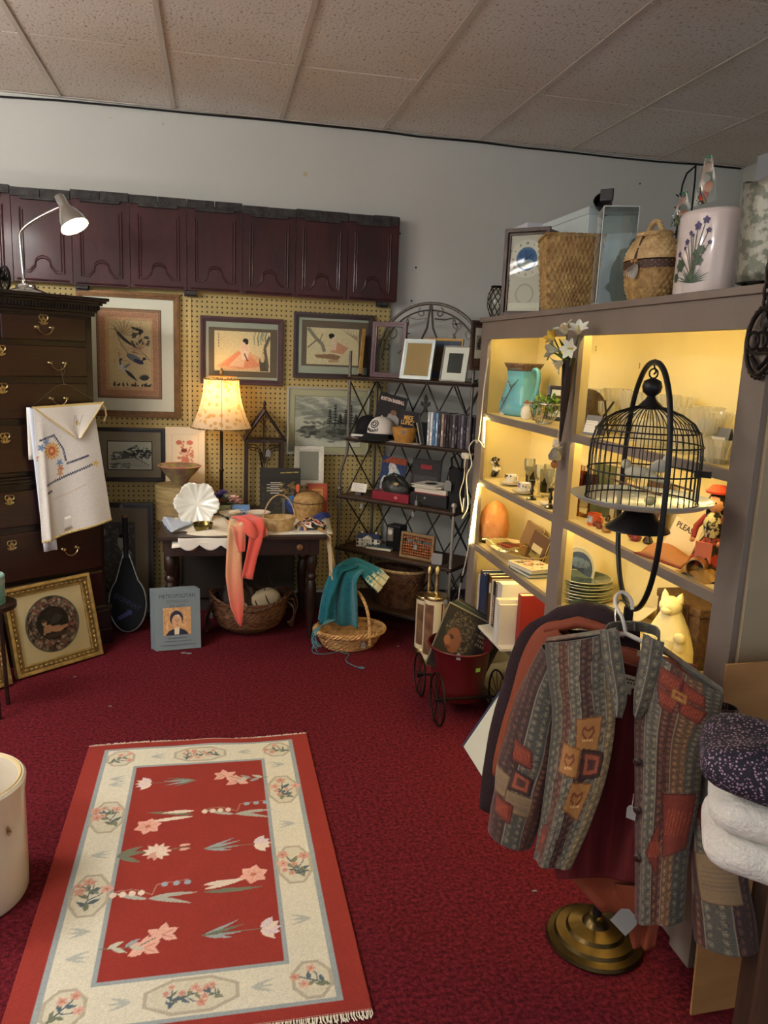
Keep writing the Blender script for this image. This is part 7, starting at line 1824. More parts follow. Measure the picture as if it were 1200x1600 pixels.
t=thing('flat_box','flat cream box with a grey animal print at the front below the cat statue','box',(1.35,p.y-.02,p.z-.0),WARM)
MB().bx(-.11,.08,-.03,.09,.0,.02).build('box',mat('card_cream2'),t,smooth=0,bevel=.002)
m=MB();m.prism([(-.03,0),(-.02,.015),(-.028,.03),(-.01,.026),(.02,.026),(.03,.032),(.026,.012),(.03,0),(.02,0),(.016,.01),(-.012,.01),(-.018,0)],.0006,M=TR(-.005,.05,.0206,rx=-PI/2)@Matrix.Scale(1.0,4));m.build('animal_print',mat('ink_grey',(150,130,90),.7),t,smooth=0)
p=PX(1085,965,1.503);p.z=SZ[2]+.001
t=thing('wicker_hamper','dark brown wicker hamper with leather straps at the back behind the cat','hamper',p,WARM)
M_HAM=mat('wicker_umber',(58,38,24),.6,col2=(90,62,38),vscale=60,bump=.6,bscale=150)
MB().bx(-.14,.10,-.05,.06,0,.17).build('body',M_HAM,t,smooth=0,bevel=.006);MB().bx(-.145,.105,-.055,.065,.17,.20).build('lid',M_HAM,t,smooth=0,bevel=.008)
for x_ in(-.08,.04):MB().bx(x_-.009,x_+.009,-.06,-.05,.05,.20).build('strap',mat('leather_brown'),t,smooth=0,bevel=.002)
p=PX(1190,540,1.285);M_CRN=mat('iron_crest',(42,34,32),.45,metal=.5,bump=.3,bscale=60)
t=thing('iron_crest','black oval iron crest with three linked rings hanging on a chain at the right post','ornament',(1.285,p.y,PX(1190,590,1.285).z),WARM)
K=mpp(p);rx_,rz_=32*K*1.15,54*K;cz_=rz_
m=MB();n_=26
for k in range(n_):a=2*PI*k/n_;m.sph((rx_*math.cos(a),0,cz_+rz_*math.sin(a)),(.008,.005,.008),8)
m.tube([(rx_*.93*math.cos(a),-.003,cz_+rz_*.93*math.sin(a))for a in[2*PI*k/40 for k in range(40)]],.006,6,closed=True);m.build('beaded_rim',M_CRN,t,smooth=60)
m=MB()
for k in(-1,0,1):m.tube([(k*rx_*.46+rx_*.36*math.cos(a),-.004+.002*k,cz_+rz_*.04+rx_*.36*math.sin(a))for a in[2*PI*q/24 for q in range(24)]],.0042,6,closed=True)
m.build('linked_rings',M_CRN,t,smooth=60)
m=MB();m.tube([(-rx_*.85,0,cz_-rz_*.3),(rx_*.85,0,cz_-rz_*.3)],.004,6);m.tube([(-rx_*.6,0,cz_-rz_*.4),(0,0,cz_-rz_*.75),(rx_*.6,0,cz_-rz_*.4)],.006,6);m.tube([(0,0,cz_+rz_*.3),(0,0,cz_+rz_*.9)],.007,6);m.sph((0,0,cz_+rz_*.55),(.014,.006,.02),10);m.build('scroll_bars',M_CRN,t,smooth=60)
for k in range(5):
 m=MB();z0=cz_+rz_+.010+.026*k;fl2=k%2
 m.tube([((.008*math.cos(a)if not fl2 else 0),(.008*math.cos(a)if fl2 else 0)-.004,z0+.017*math.sin(a))for a in[2*PI*q/16 for q in range(16)]],.0042,6,closed=True);m.build('chain_link',M_CRN,t,smooth=60)
 # BIRDCAGE ON A FLOOR STAND, WITH CLOTHES HUNG ON IT
BX,BY=1.088,1.85
M_BLK=mat('cage_black',(34,33,34),.4,metal=.5)
cage=thing('birdcage_stand','black wire birdcage with pale tray on a hooped floor stand with round brass foot','birdcage',(BX,BY,0))
m=MB();m.lathe([(0,0),(.135,0),(.140,.008),(.136,.018),(.118,.024),(.112,.034),(.085,.040),(.078,.050),(.040,.060),(.030,.075),(.016,.085),(0,.086)],44)
m.build('base',mat('brass_aged',(74,60,34),.32,metal=.9,var=.25,vscale=25),cage,smooth=40)
MB().tube([(0,0,.08),(0,0,1.02)],.013,12).build('pole',M_BLK,cage,smooth=60)
hd=Vector((-.246,-.969,0)).normalized()
half=[(0,1.667),(.05,1.660),(.10,1.635),(.15,1.580),(.182,1.50),(.195,1.41),(.196,1.30),(.185,1.20),(.155,1.12),(.105,1.06),(.05,1.03),(0,1.02)]
hp_=smooth_path([hd*t+Vector((0,0,z))for t,z in half],40)
hq=smooth_path([hd*(-t)+Vector((0,0,z))for t,z in half],40)
m=MB();m.tube(hp_+hq[::-1][1:-1],.0072,10,closed=True);m.build('hoop',M_BLK,cage,smooth=60)
TRZ=1.305;R=.140
m=MB();m.lathe([(0,.002),(.150,.0),(.160,.003),(.178,.014),(.181,.018),(.176,.019),(.158,.008),(.15,.006),(0,.008)],56,c=(0,0,TRZ));m.build('tray',mat('enamel_grey',(168,176,176),.3,coat=.4),cage,smooth=40)
m=MB();m.lathe([(.02,0),(.02,-.012),(.035,-.022),(.05,-.040),(.080,-.066),(.083,-.072),(.06,-.074),(.02,-.07),(0,-.07)],40,c=(0,0,TRZ));m.build('drip_cup',M_BLK,cage,smooth=40)
cp=[(R,0.008),(R*1.0,.06),(R*1.0,.12),(R*.985,.155),(R*.93,.185),(R*.80,.212),(R*.58,.232),(R*.34,.245),(R*.16,.252)]
def cpz(v):
 s=v*(len(cp)-1);i=min(len(cp)-2,int(s));q=s-i;return cp[i][0]*(1-q)+cp[i+1][0]*q,cp[i][1]*(1-q)+cp[i+1][1]*q
w0=None
for k in range(44):
 if w0 is None:
  m=MB();m.tube([(cpz(v/16)[0],0,TRZ+cpz(v/16)[1])for v in range(17)],.0013,5);w0=m.build('cage_wire',M_BLK,cage)
 else:copy_part(w0,cage,rot=(0,0,2*PI*k/44))
for z,r in((.010,R),(.085,R*1.005),(.155,R*.99),(.19,R*.92)):
 m=MB();m.tube([(r*1.012*math.cos(a),r*1.012*math.sin(a),TRZ+z)for a in[2*PI*k/48 for k in range(48)]],.0022,6,closed=True);m.build('ring',M_BLK,cage,smooth=60)
m=MB();m.lathe([(.034,.244),(.030,.252),(.014,.268),(.010,.276),(.022,.286),(.025,.300),(.021,.314),(.008,.321),(0,.322)],24,c=(0,0,TRZ));m.build('ball_finial',M_BLK,cage,smooth=50)
m=MB();m.tube([(.012*math.cos(a),0,TRZ+.333+.012*math.sin(a))for a in[2*PI*k/20 for k in range(20)]],.0022,6,closed=True);m.build('lifting_ring',M_BLK,cage,smooth=60)
m=MB();m.tube(smooth_path([(0,0,1.664),(0,0,1.655),(.004,0,1.648),(.006,.0,1.642),(0,0,1.636)],12),.0022,6);m.build('hook',M_BLK,cage)
m=MB();m.bx(-.02,.02,-.004,.004,0,.016,M=TR(R*.75,-R*.72,TRZ+.083,rz=-.8));m.tube([(R*.55,-R*.86,TRZ+.09),(R*.95,-R*.42,TRZ+.09)],.002,5);m.tube([(R*.55,-R*.86,TRZ+.12),(R*.9,-R*.46,TRZ+.12)],.002,5);m.build('door_latch',M_BLK,cage)
def bird(label,dx,dy,dz,rz,col):
 t=thing('toy_bird',label,'bird ornament',(BX+dx,BY+dy,TRZ+dz),rz)
 m=MB();m.sph((0,0,.022),(.032,.018,.018),14);m.sph((.028,0,.040),.013,12);m.tube([(-.02,0,.02),(-.06,0,.006),(-.085,0,.0)],[.013,.008,.004],8);m.build('body',mat('bird_%d'%col[0],col,.6),t,smooth=70)
 m=MB();m.lathe([(.004,0),(0,.012)],8,M=TR(.040,0,.040,ry=PI/2));m.build('beak',mat('beak',(190,140,70),.5),t)
 for s in(-1,1):m=MB();m.tube([(0,s*.006,.006),(.002,s*.007,-.012)],.0015,4);m.build('leg',mat('beak'),t)
bird('pale toy bird perched at the left inside the birdcage',-.03,-.02,.062,2.6,(196,190,164));bird('second toy bird, white breasted, perched at the right inside the birdcage',.06,.02,.072,.4,(206,206,196))
for dx,dz in((-.03,.045),(.06,.055)):
 m=MB();m.tube([(dx,-R,TRZ+dz),(dx,R,TRZ+dz)],.003,6);m.build('perch',mat('perch_wood',(120,90,60),.6),cage)
o=MB().sph((0,0,0),(.016,.012,.012),12).build('wooden_egg',mat('egg_cream',(216,206,150),.5),loc=(BX-.02,BY-.08,TRZ+.020));tag(o,'cream wooden egg lying in the birdcage tray','egg')
# clothes
JL,JR=PZ(850,1000,.965),PZ(1132,1086,.955)
JC=(JL+JR)/2;ju=(JR-JL);ju.z=0;ju.normalize();jn=Vector((-ju.y*-1,-ju.x,0));jn=Vector((ju.y,-ju.x,0))
def JP(px,py,off=0.0):return PP(px,py,JC+jn*off,jn)
jk=thing('brocade_jacket','patchwork brocade jacket with gold and rust patches hanging open on a hanger','jacket',(JC.x,JC.y,.95))
J0=jk.location
rsj=random.Random(31)
G1=(76,74,66);G2=(66,36,28);G3=(86,62,42);G4=(48,24,22);G5=(66,65,58);G6=(98,86,62)
def brocade(W,H,stripes,seed,slant=0.0):
 c=Cv(W,H,stripes[0],430);n=len(stripes);rs=random.Random(seed)
 for k,cl in enumerate(stripes):
  x0,x1=W*k/n,W*(k+1)/n
  c.poly([(x0+slant*H,H),(x1+slant*H,H),(x1,0),(x0,0)],cl)
  hi_=tuple(min(255,v+d)for v,d in zip(cl,(44,38,26)));lo_=tuple(max(0,v-28)for v in cl);y=rs.uniform(0,.01);j=0
  while y<H:
   for f in((.28,.78)if(x1-x0)>.03 else(.5,)):
    xx=x0+(x1-x0)*f+slant*y;yy=y+(.009 if f>.5 else 0)
    if j%2:c.ell(xx,yy,.0075,.0085,lo_,rs.random(),.9,10)
    for q in range(6):c.ell(xx+.0045*math.cos(q*1.05+j),yy+.0052*math.sin(q*1.05+j),.0026,.0026,hi_,0,.8,6)
    c.ell(xx,yy,.0022,.0024,tuple(min(255,v+d)for v,d in zip(cl,(78,68,44))),0,.9,6);c.leaf(xx+.006,yy+.008,.010,.004,rs.random()*6,hi_,.7)
   y+=.0185;j+=1
  c.line([(x1,0),(x1+slant*H,H)],.0035,(140,134,116),.85)
 return c
def patch(c,pts,kind):
 cl={'gold':(150,104,50),'rust':(108,40,22),'plum':(62,28,24),'tan':(128,106,76)}[kind]
 c.poly(pts,cl);cx=sum(p[0]for p in pts)/len(pts);cy=sum(p[1]for p in pts)/len(pts)
 for k in range(len(pts)):c.line([pts[k],pts[(k+1)%len(pts)]],.003,tuple(max(0,v-40)for v in cl))
 s=max(abs(p[0]-cx)for p in pts)
 if kind=='gold':
  for q in(-1,1):c.line([(cx,cy-s*.5),(cx+q*s*.45,cy+s*.05),(cx+q*s*.35,cy+s*.4),(cx,cy+s*.15)],.005,(110,50,26))
  for k in range(8):c.line([(cx-s*.4+k*s*.1,cy-s*.35),(cx-s*.4+k*s*.1+.004,cy-s*.5)],.0018,(214,176,110))
 elif kind=='rust':
  for k in range(7):c.line([(cx-s*.6+k*s*.2,cy-s*.6),(cx-s*.5+k*s*.2,cy+s*.6)],.003,(142,62,34))
 elif kind=='plum':
  for f in(.7,.4):c.poly([(cx+(p[0]-cx)*f,cy+(p[1]-cy)*f)for p in pts],(140,70,40)if f==.7 else(70,34,30))
 else:
  for k in range(6):c.line([(cx-s*.8,cy-s*.5+k*s*.2),(cx+s*.8,cy-s*.5+k*s*.2)],.0025,(110,92,70))
 return c
def panel(name,cv,rows,off,bulge,parent,mt,wav=.006,seed=0):
 0
 L=smooth_path([JP(l[0],l[1],off)-J0 for l,r in rows],cv.ny);Rr=smooth_path([JP(r[0],r[1],off)-J0 for l,r in rows],cv.ny)
 A=np.zeros((cv.ny+1,cv.nx+1,3));ph=seed*1.7
 for j in range(cv.ny+1):
  v=1-j/cv.ny;a,b=L[cv.ny-j],Rr[cv.ny-j]
  for i in range(cv.nx+1):
   u=i/cv.nx;q=a.lerp(b,u)+jn*(bulge*math.sin(PI*u)**.8+wav*math.sin(ph+u*11+v*2)*v)
   A[j,i]=q[:]
 return grid_mesh(name,A,cv.linear(),mt,parent,smooth=1,solid=.004)
M_BRO=vcmat('brocade_print',.55,.25,260,sheen=.2)
c=brocade(.20,.56,[G5,G2,G1,G4,G5,G6],1,.03)
for pts,k in(([(.095,.34),(.165,.345),(.16,.27),(.10,.275)],'gold'),([(.055,.285),(.115,.275),(.115,.215),(.05,.225)],'gold'),([(.105,.205),(.165,.20),(.15,.12),(.095,.15)],'gold'),([(.12,.275),(.18,.265),(.18,.215),(.125,.21)],'plum'),([(.02,.10),(.05,.11),(.045,.03),(.015,.03)],'rust')):patch(c,pts,k)
panel('left_front',c,[((852,1004),(962,988)),((858,1060),(958,1060)),((864,1120),(962,1122)),((856,1200),(950,1205)),((845,1280),(924,1285)),((834,1342),(892,1356))],.045,.025,jk,M_BRO,seed=1)
c=brocade(.20,.70,[G4,G1,G2,G3,G5],2,.0)
for pts,k in(([(.055,.665),(.115,.675),(.11,.60),(.06,.60)],'rust'),([(.115,.67),(.165,.65),(.17,.60),(.115,.60)],'rust'),([(.06,.595),(.11,.595),(.105,.525),(.075,.53)],'rust'),([(.115,.595),(.175,.59),(.165,.53),(.12,.54)],'rust'),([(.095,.62),(.13,.62),(.13,.58),(.095,.58)],'gold'),([(.10,.28),(.19,.30),(.19,.16),(.12,.14)],'rust'),([(.10,.22),(.06,.15),(.10,.10)],'rust')):patch(c,pts,k)
panel('right_front',c,[((1008,1000),(1130,1084)),((994,1060),(1122,1130)),((992,1130),(1100,1180)),((992,1220),(1092,1250)),((992,1330),(1075,1335)),((992,1436),(1066,1440))],.045,.025,jk,M_BRO,seed=2)
c=Cv(.40,.60,(92,33,36),120)
for k in range(12):x=.033*k;c.line([(x,0),(x+.03,.6)],.014,(116,50,50)if k%2 else(70,25,29),.5)
panel('lining',c,[((866,1006),(1120,1084)),((872,1060),(1105,1120)),((880,1130),(1088,1180)),((870,1250),(1076,1270)),((868,1340),(1060,1350)),((872,1372),(1050,1388))],-.05,-.02,jk,vcmat('satin_print',.28,.0),seed=3)
c=brocade(.40,.60,[G4,G1,G2,G3,G5,G2,G1],4)
panel('back',c,[((866,1006),(1120,1084)),((872,1060),(1105,1120)),((880,1130),(1088,1180)),((870,1250),(1076,1270)),((868,1340),(1060,1350)),((872,1372),(1050,1388))],-.058,-.02,jk,M_BRO,seed=3)
c=brocade(.14,.10,[G2,G1],5)
for nm,rows in(('left_shoulder',[(((862,1005),-.05),((962,990),-.05)),(((852,1003),.045),((962,988),.045))]),('right_shoulder',[(((1012,1000),-.05),((1122,1082),-.05)),(((1008,1000),.045),((1130,1084),.045))])):
 A=np.zeros((c.ny+1,c.nx+1,3))
 for j in range(c.ny+1):
  v=j/c.ny;a=(JP(*rows[0][0][0],rows[0][0][1])-J0).lerp(JP(*rows[1][0][0],rows[1][0][1])-J0,1-v);b=(JP(*rows[0][1][0],rows[0][1][1])-J0).lerp(JP(*rows[1][1][0],rows[1][1][1])-J0,1-v)
  for i in range(c.nx+1):A[j,i]=(a.lerp(b,i/c.nx)+Vector((0,0,.012*math.sin(PI*v))))[:]
 grid_mesh(nm,A,c.linear(),M_BRO,jk,smooth=1,solid=.004)
def sleeve(name,cv,path,radii,parent,mt,off=0.0,flat=.62,seed=0,org=None):
 P=smooth_path([JP(x,y,o)-(org or J0)for x,y,o in path],cv.ny);Rr=np.interp(np.linspace(0,1,cv.ny+1),np.linspace(0,1,len(radii)),radii)
 A=np.zeros((cv.ny+1,cv.nx+1,3))
 for j in range(cv.ny+1):
  k=cv.ny-j;t=(P[min(k+1,cv.ny)]-P[max(k-1,0)]).normalized();a=jn.cross(t).normalized();b=t.cross(a).normalized();v=k/cv.ny
  for i in range(cv.nx+1):
   q=2*PI*i/cv.nx;rr=Rr[k]*(1+.05*math.sin(3*q+9*v+seed)+.03*math.sin(23*v+2*q))
   A[j,i]=(P[k]+a*(rr*math.cos(q))+b*(rr*flat*math.sin(q)))[:]
 return grid_mesh(name,A,cv.linear(),mt,parent,smooth=1,solid=.003)
c=brocade(.36,.56,[G2,G5,G4,G2,G3,G1,G2,G5],7)
for x0 in(.05,.20):
 for pts,k in(([(x0,.20),(x0+.05,.21),(x0+.05,.15),(x0,.15)],'plum'),([(x0+.05,.18),(x0+.11,.19),(x0+.11,.12),(x0+.05,.12)],'tan'),([(x0-.01,.145),(x0+.05,.145),(x0+.05,.09),(x0-.01,.09)],'tan'),([(x0+.03,.11),(x0+.08,.115),(x0+.08,.07),(x0+.03,.06)],'rust'),([(x0+.02,.28),(x0+.065,.29),(x0+.06,.23),(x0+.01,.23)],'rust')):patch(c,pts,k)
sleeve('left_sleeve',c,[(872,1020,0),(850,1080,0),(830,1160,.01),(812,1230,.02),(795,1310,.03)],[.045,.062,.070,.072,.062],jk,M_BRO,seed=1)
c=brocade(.36,.56,[G4,G1,G2,G5,G3,G4],8)
for x0 in(.03,.15,.26):
 for pts,k in(([(x0,.30),(x0+.08,.31),(x0+.07,.22),(x0+.01,.22)],'rust'),([(x0,.20),(x0+.09,.20),(x0+.09,.10),(x0,.10)],'tan')):patch(c,pts,k)
sleeve('right_sleeve',c,[(1118,1100,0),(1112,1180,0),(1112,1270,0),(1122,1370,.01),(1136,1476,.02)],[.045,.055,.058,.062,.068],jk,M_BRO,seed=2)
c=brocade(.30,.05,[G5,G1,G5,G1],9)
cpth=[(962,1075,.05),(955,1030,.045),(948,992,.02),(975,985,-.05),(1010,988,-.055),(1030,1000,-.02),(1020,1035,.04),(1005,1075,.05)]
cp2=[(985,1090,.055),(978,1040,.05),(966,1000,.03),(982,996,-.045),(1004,998,-.05),(1016,1010,-.01),(1008,1045,.045),(998,1085,.052)]
A_=smooth_path([JP(*q)-J0 for q in cpth],c.nx);B_=smooth_path([JP(x,y-14,o*.8)-J0 for x,y,o in cpth],c.nx)
Pn=np.zeros((c.ny+1,c.nx+1,3))
for i in range(c.nx+1):
 for j in range(c.ny+1):Pn[j,i]=(A_[i].lerp(B_[i],j/c.ny))[:]
grid_mesh('collar',Pn,c.linear(),M_BRO,jk,smooth=1,solid=.004)
for nm,rows in(('collar_flap',[((938,984),(966,984)),((943,1030),(974,1036)),((954,1082),(980,1086)),((962,1116),(972,1122))]),('collar_flap',[((1006,990),(1038,1004)),((1000,1035),(1030,1050)),((992,1082),(1016,1098)),((991,1116),(1000,1122))])):
 c=brocade(.05,.16,[G1,G5],13);panel(nm,c,rows,.066,.006,jk,M_BRO,.002)
for px,py,w,h,tx in((981,1064,.056,.030,True),(978,1078,.026,.018,False),(1002,1022,.020,.014,False)):
 p=JP(px,py,-.030)-J0;t=MB();t.bx(-w/2,w/2,0,.001,-h/2,h/2);o=t.build('maker_label' if tx else 'size_label',mat('label_satin',(216,206,180)if tx else(206,206,206),.6),jk,smooth=0,loc=p,rot=(0,0,math.atan2(ju.y,ju.x)))
 if tx:ticks(o,(0,-.0005,.005),FRONT,.036,.0045,5,mat('ink_brown'),3);ticks(o,(0,-.0005,-.003),FRONT,.044,.0045,6,mat('ink_brown'),4)
price_tag(jk,JP(985,1280,.06)-J0,(0,0,math.atan2(ju.y,ju.x)),.022,.034,.03)
for k in range(3):
 p=JP(996,1190+75*k,.066)-J0;MB().lathe([(0,0),(.009,0),(.010,.003),(.006,.006),(0,.006)],14,M=Matrix.Translation(p)@Matrix.Rotation(math.atan2(ju.y,ju.x),4,'Z')@Matrix.Rotation(PI/2,4,'X')).build('button',mat('button_dark',(50,30,26),.4),jk,smooth=50)
hg=thing('coat_hanger','white plastic hanger holding the brocade jacket, hooked at the stand','hanger',JP(975,985,0))
h0=hg.location
m=MB();m.tube(smooth_path([JP(978,990,-.01)-h0,JP(972,965,-.01)-h0,JP(963,948,-.02)-h0,JP(962,933,-.04)-h0,JP(972,925,-.06)-h0,JP(985,935,-.07)-h0,JP(988,952,-.07)-h0],24),.0045,8);m.build('hook',mat('plastic_white',(206,200,190),.4),hg,smooth=60)
m=MB();m.tube([JP(880,1006,-.005)-h0,JP(930,998,-.005)-h0,JP(978,990,-.01)-h0,JP(1050,1025,-.005)-h0,JP(1108,1076,-.005)-h0],.006,8);m.build('shoulder_bar',mat('plastic_white'),hg,smooth=60)
m=MB();m.tube(smooth_path([JP(966,995,-.02)-h0,JP(961,960,-.03)-h0,JP(968,938,-.05)-h0,JP(980,945,-.06)-h0],16),.0022,6);m.build('wire_hook',M_CHROME,hg,smooth=60)
M_RUST=mat('rust_cloth',(124,56,30),.75,bump=.15,bscale=300);
rg=thing('rust_blouse','rust orange blouse hanging behind the brocade jacket','blouse',(JC.x,JC.y,.94));
def plainpanel(par,name,rows,off,bulge,mt,n=26,wav=.008,seed=0):
 L=smooth_path([JP(l[0],l[1],off)-J0g for l,r in rows],n);R_=smooth_path([JP(r[0],r[1],off)-J0g for l,r in rows],n)
 m=MB();m.grid(lambda u,v:(lambda j:L[j].lerp(R_[j],u)+jn*(bulge*math.sin(PI*u)**.8+wav*math.sin(seed+u*13+v*2)*v))(min(n,int(round(v*n)))),24,n);return m.build(name,mt,par,smooth=70,solid=.004)
J0g=rg.location
plainpanel(rg,'front',[((862,985),(1090,1040)),((858,1060),(1075,1090)),((862,1160),(1062,1190)),((868,1280),(1060,1300)),((880,1352),(1062,1400)),((940,1425),(1062,1432))],-.125,.01,M_RUST,seed=1)
plainpanel(rg,'back',[((862,985),(1090,1040)),((858,1060),(1075,1090)),((862,1160),(1062,1190)),((868,1280),(1060,1300)),((880,1352),(1050,1400)),((930,1415),(1050,1426))],-.15,-.01,M_RUST,seed=2)
plainpanel(rg,'tail',[((960,1380),(1030,1385)),((975,1430),(1030,1432)),((986,1478),(1022,1482))],-.11,.006,M_RUST,seed=3)
cvr=Cv(.3,.4,(150,72,40),60);sleeve('sleeve',cvr,[(880,985,-.11),(852,1010,-.11),(825,1090,-.10),(800,1165,-.09),(785,1215,-.085)],[.03,.045,.05,.045,.03],rg,M_RUST,seed=3,org=J0g)
m=MB();m.tube([JP(852,983,-.10)-J0g,JP(905,972,-.11)-J0g,JP(975,990,-.11)-J0g],[.014,.016,.012],8);m.build('shoulder_fold',M_RUST,rg,smooth=60)
price_tag(rg,JP(965,1450,-.06)-J0g,(0,.5,math.atan2(ju.y,ju.x)),.05,.07,.0)
M_PLUM=mat('plum_knit',(36,15,22),.9,bump=.4,bscale=200)
pg=thing('plum_cardigan','dark plum knit cardigan hung furthest back on the stand','cardigan',(JC.x,JC.y,.93));J0g=pg.location
plainpanel(pg,'front',[((842,980),(1000,985)),((835,1060),(1000,1060)),((840,1180),(1000,1180)),((850,1300),(1000,1300))],-.20,.02,M_PLUM,seed=4)
cvr=Cv(.3,.4,(48,22,32),60);sleeve('sleeve',cvr,[(860,980,-.19),(832,1010,-.19),(805,1090,-.18),(782,1180,-.17),(768,1265,-.16)],[.035,.05,.05,.045,.04],pg,M_PLUM,seed=5,org=J0g)
m=MB();m.tube(smooth_path([JP(850,975,-.18)-J0g,JP(900,962,-.17)-J0g,JP(940,965,-.14)-J0g,JP(972,980,-.12)-J0g],16),[.022,.024,.03,.034,.034,.032,.034,.036,.034,.03,.032,.03,.028,.026,.024,.02,.016],10);m.build('collar_roll',M_PLUM,pg,smooth=60)
# board leaning on the end panel, fabrics on a stool
p=PZ(1075,1590,0);q=PZ(1180,1575,0)
bd=thing('leaning_board','tall tan fibreboard sheet leaning against the end of the shelving','board',(1.215,1.555,0),rot=(-.04,0,.03))
MB().bx(0,.62,0,.006,0,.955).build('sheet',mat('fibreboard',(176,132,82),.7,col2=(156,112,66),vscale=5,stretch=(1,1,3)),bd,smooth=0)
va=.58;e1=Vector((math.cos(va),-math.sin(va),0));e2=Vector((math.sin(va),math.cos(va),0))
def SQ(px,py,w,d):return PY(px,py,1.16)+e1*(w/2)+e2*(d/2)
zt=PY(1150,1368,1.16).z;ztop=PY(1150,1248,1.16).z;zf=PY(1150,1172,1.16).z
sc_=SQ(1205,1370,.34,.30)
st=thing('wooden_stool','square wooden stool under the folded fabrics at the right edge','stool',(sc_.x,sc_.y,0),-va)
M_STL=mat('stool_wood',(66,44,30),.55,var=.2,vscale=8,stretch=(6,6,1))
MB().bx(-.17,.17,-.13,.15,zt-.028,zt).build('seat',M_STL,st,smooth=0,bevel=.006)
for sx in(-1,1):
 for sy in(-1,1):MB().bx(sx*.145-.018,sx*.145+.018,sy*.11-.018,sy*.11+.018,0,zt-.028).build('leg',M_STL,st,smooth=0,bevel=.003)
for sy in(-1,1):MB().bx(-.13,.13,sy*.11-.01,sy*.11+.01,.14,.17).build('stretcher',M_STL,st,smooth=0)
def folded(name,label,cat,c,w,d,layers,th,mt,seed=0):
 0
 t=thing(name,label,cat,c,-va)
 for k in range(layers):
  z=th*k
  def f(u,v):
   a=2*PI*u;e=PI*(v-.5);cr=abs(math.cos(e))**.35
   x=(abs(math.cos(a))**.45)*math.copysign(1,math.cos(a));y=(abs(math.sin(a))**.45)*math.copysign(1,math.sin(a))
   return(w/2*x*cr*(1-.02*k+.015*math.sin(3*a+seed+k)),d/2*y*cr*(1-.03*k),z+th/2+th*.52*math.sin(e)+.006*math.sin(4*x+seed+k)*math.cos(3*y+k))
  m=MB();m.grid(f,44,12,closeu=True);m.build('fold',mt,t,smooth=70)
 return t
folded('fleece_blanket','folded white fleece blanket on the stool at the right edge','blanket',(SQ(1100,1300,.34,.26).x,SQ(1100,1300,.34,.26).y,zt+.001),.34,.26,2,(ztop-zt)/2*.98,mat('fleece_white',(214,210,200),.95,bump=.7,bscale=90,sheen=.3),1)
def floral_mat():
 m=mat('dark_floral',(34,30,44),.8);nt=m.node_tree;b=nt.nodes['Principled BSDF'];L=nt.links.new
 tc=nt.nodes.new('ShaderNodeTexCoord');v=nt.nodes.new('ShaderNodeTexVoronoi');v.inputs['Scale'].default_value=170;L(tc.outputs['Object'],v.inputs['Vector'])
 r=nt.nodes.new('ShaderNodeValToRGB');e=r.color_ramp.elements;e[0].position=.0;e[0].color=lin((190,180,190));e[1].position=.42;e[1].color=lin((30,27,40));k=e.new(.25);k.color=lin((150,120,138))
 L(v.outputs['Distance'],r.inputs[0]);L(r.outputs[0],b.inputs['Base Color']);return m
folded('floral_cloth','dark ditsy floral cloth folded on top of the white fleece','cloth',(SQ(1090,1220,.35,.25).x,SQ(1090,1220,.35,.25).y,ztop+.004),.35,.25,1,(zf-ztop)*.95,floral_mat(),2)
# THINGS ON THE FLOOR
# rug
RX0,RX1,RY0,RY1=-.512,.396,1.70,3.218;rw,rl=RX1-RX0,RY1-RY0
RED=(146,46,36);BLU=(150,160,160);CRM=(214,210,188);GRN=(112,118,96);PNK=(206,158,138);GRY=(176,168,146);WHT=(222,206,186);DBL=(84,100,108)
rc=Cv(rw,rl,RED,300)
rc.rect(.070,.042,rw-.070,rl-.042,BLU);rc.rect(.084,.056,rw-.084,rl-.056,CRM);rc.rect(.196,.190,rw-.196,rl-.190,BLU);rc.rect(.208,.202,rw-.208,rl-.202,RED)
def octa(cx,cy,rx,ry):
 k=.42
 def pl(s):return[(cx+a*s*rx,cy+b*s*ry)for a,b in((-1,-k),(-k,-1),(k,-1),(1,-k),(1,k),(k,1),(-k,1),(-1,k))]
 rc.poly(pl(1),GRY);rc.poly([(cx+(x-cx)*(1-.010/rx),cy+(y-cy)*(1-.010/ry))for x,y in pl(1)],(206,202,178))
def bloom(cx,cy,r,col,n=5,rot=0,core=None):
 for k in range(n):rc.leaf(cx,cy,r,r*.75,rot+2*PI*k/n,col);
 for k in range(n):rc.line([(cx,cy),(cx+r*.6*math.cos(rot+2*PI*k/n),cy+r*.6*math.sin(rot+2*PI*k/n))],.0025,tuple(max(0,v-34)for v in col),.8)
 rc.ell(cx,cy,r*.2,r*.2,core or(190,120,90))
def spray(cx,cy,s,rot,seed):
 rs=random.Random(seed);c_,s_=math.cos(rot),math.sin(rot)
 def tp(x,y):return(cx+(x*c_-y*s_)*s,cy+(x*s_+y*c_)*s)
 rc.line([tp(-.9,-.2),tp(-.3,-.05),tp(.2,.1),tp(.8,.3)],.005,DBL);rc.line([tp(-.3,-.05),tp(.1,-.4),tp(.5,-.5)],.004,DBL)
 for x,y,a in((-.7,-.15,.8),(-.5,-.1,-.9),(-.2,0,1.0),(.1,.1,-.7),(-.9,-.2,.1)):
  p=tp(x,y);rc.leaf(p[0],p[1],s*.55,s*.22,rot+a,rs.choice((GRN,DBL,(126,130,104))),1,rs.uniform(-.3,.3))
 for x,y in((.75,.35),(.45,-.5),(.15,.45)):
  p=tp(x,y);bloom(p[0],p[1],s*.30,rs.choice((PNK,(214,170,150))),5,rs.random()*3)
def vee(cx,cy,rot):
 for a in(-.35,0,.35):rc.leaf(cx-.025*math.cos(rot),cy-.025*math.sin(rot),.065,.010,rot+a,(176,180,168))
hx=.140
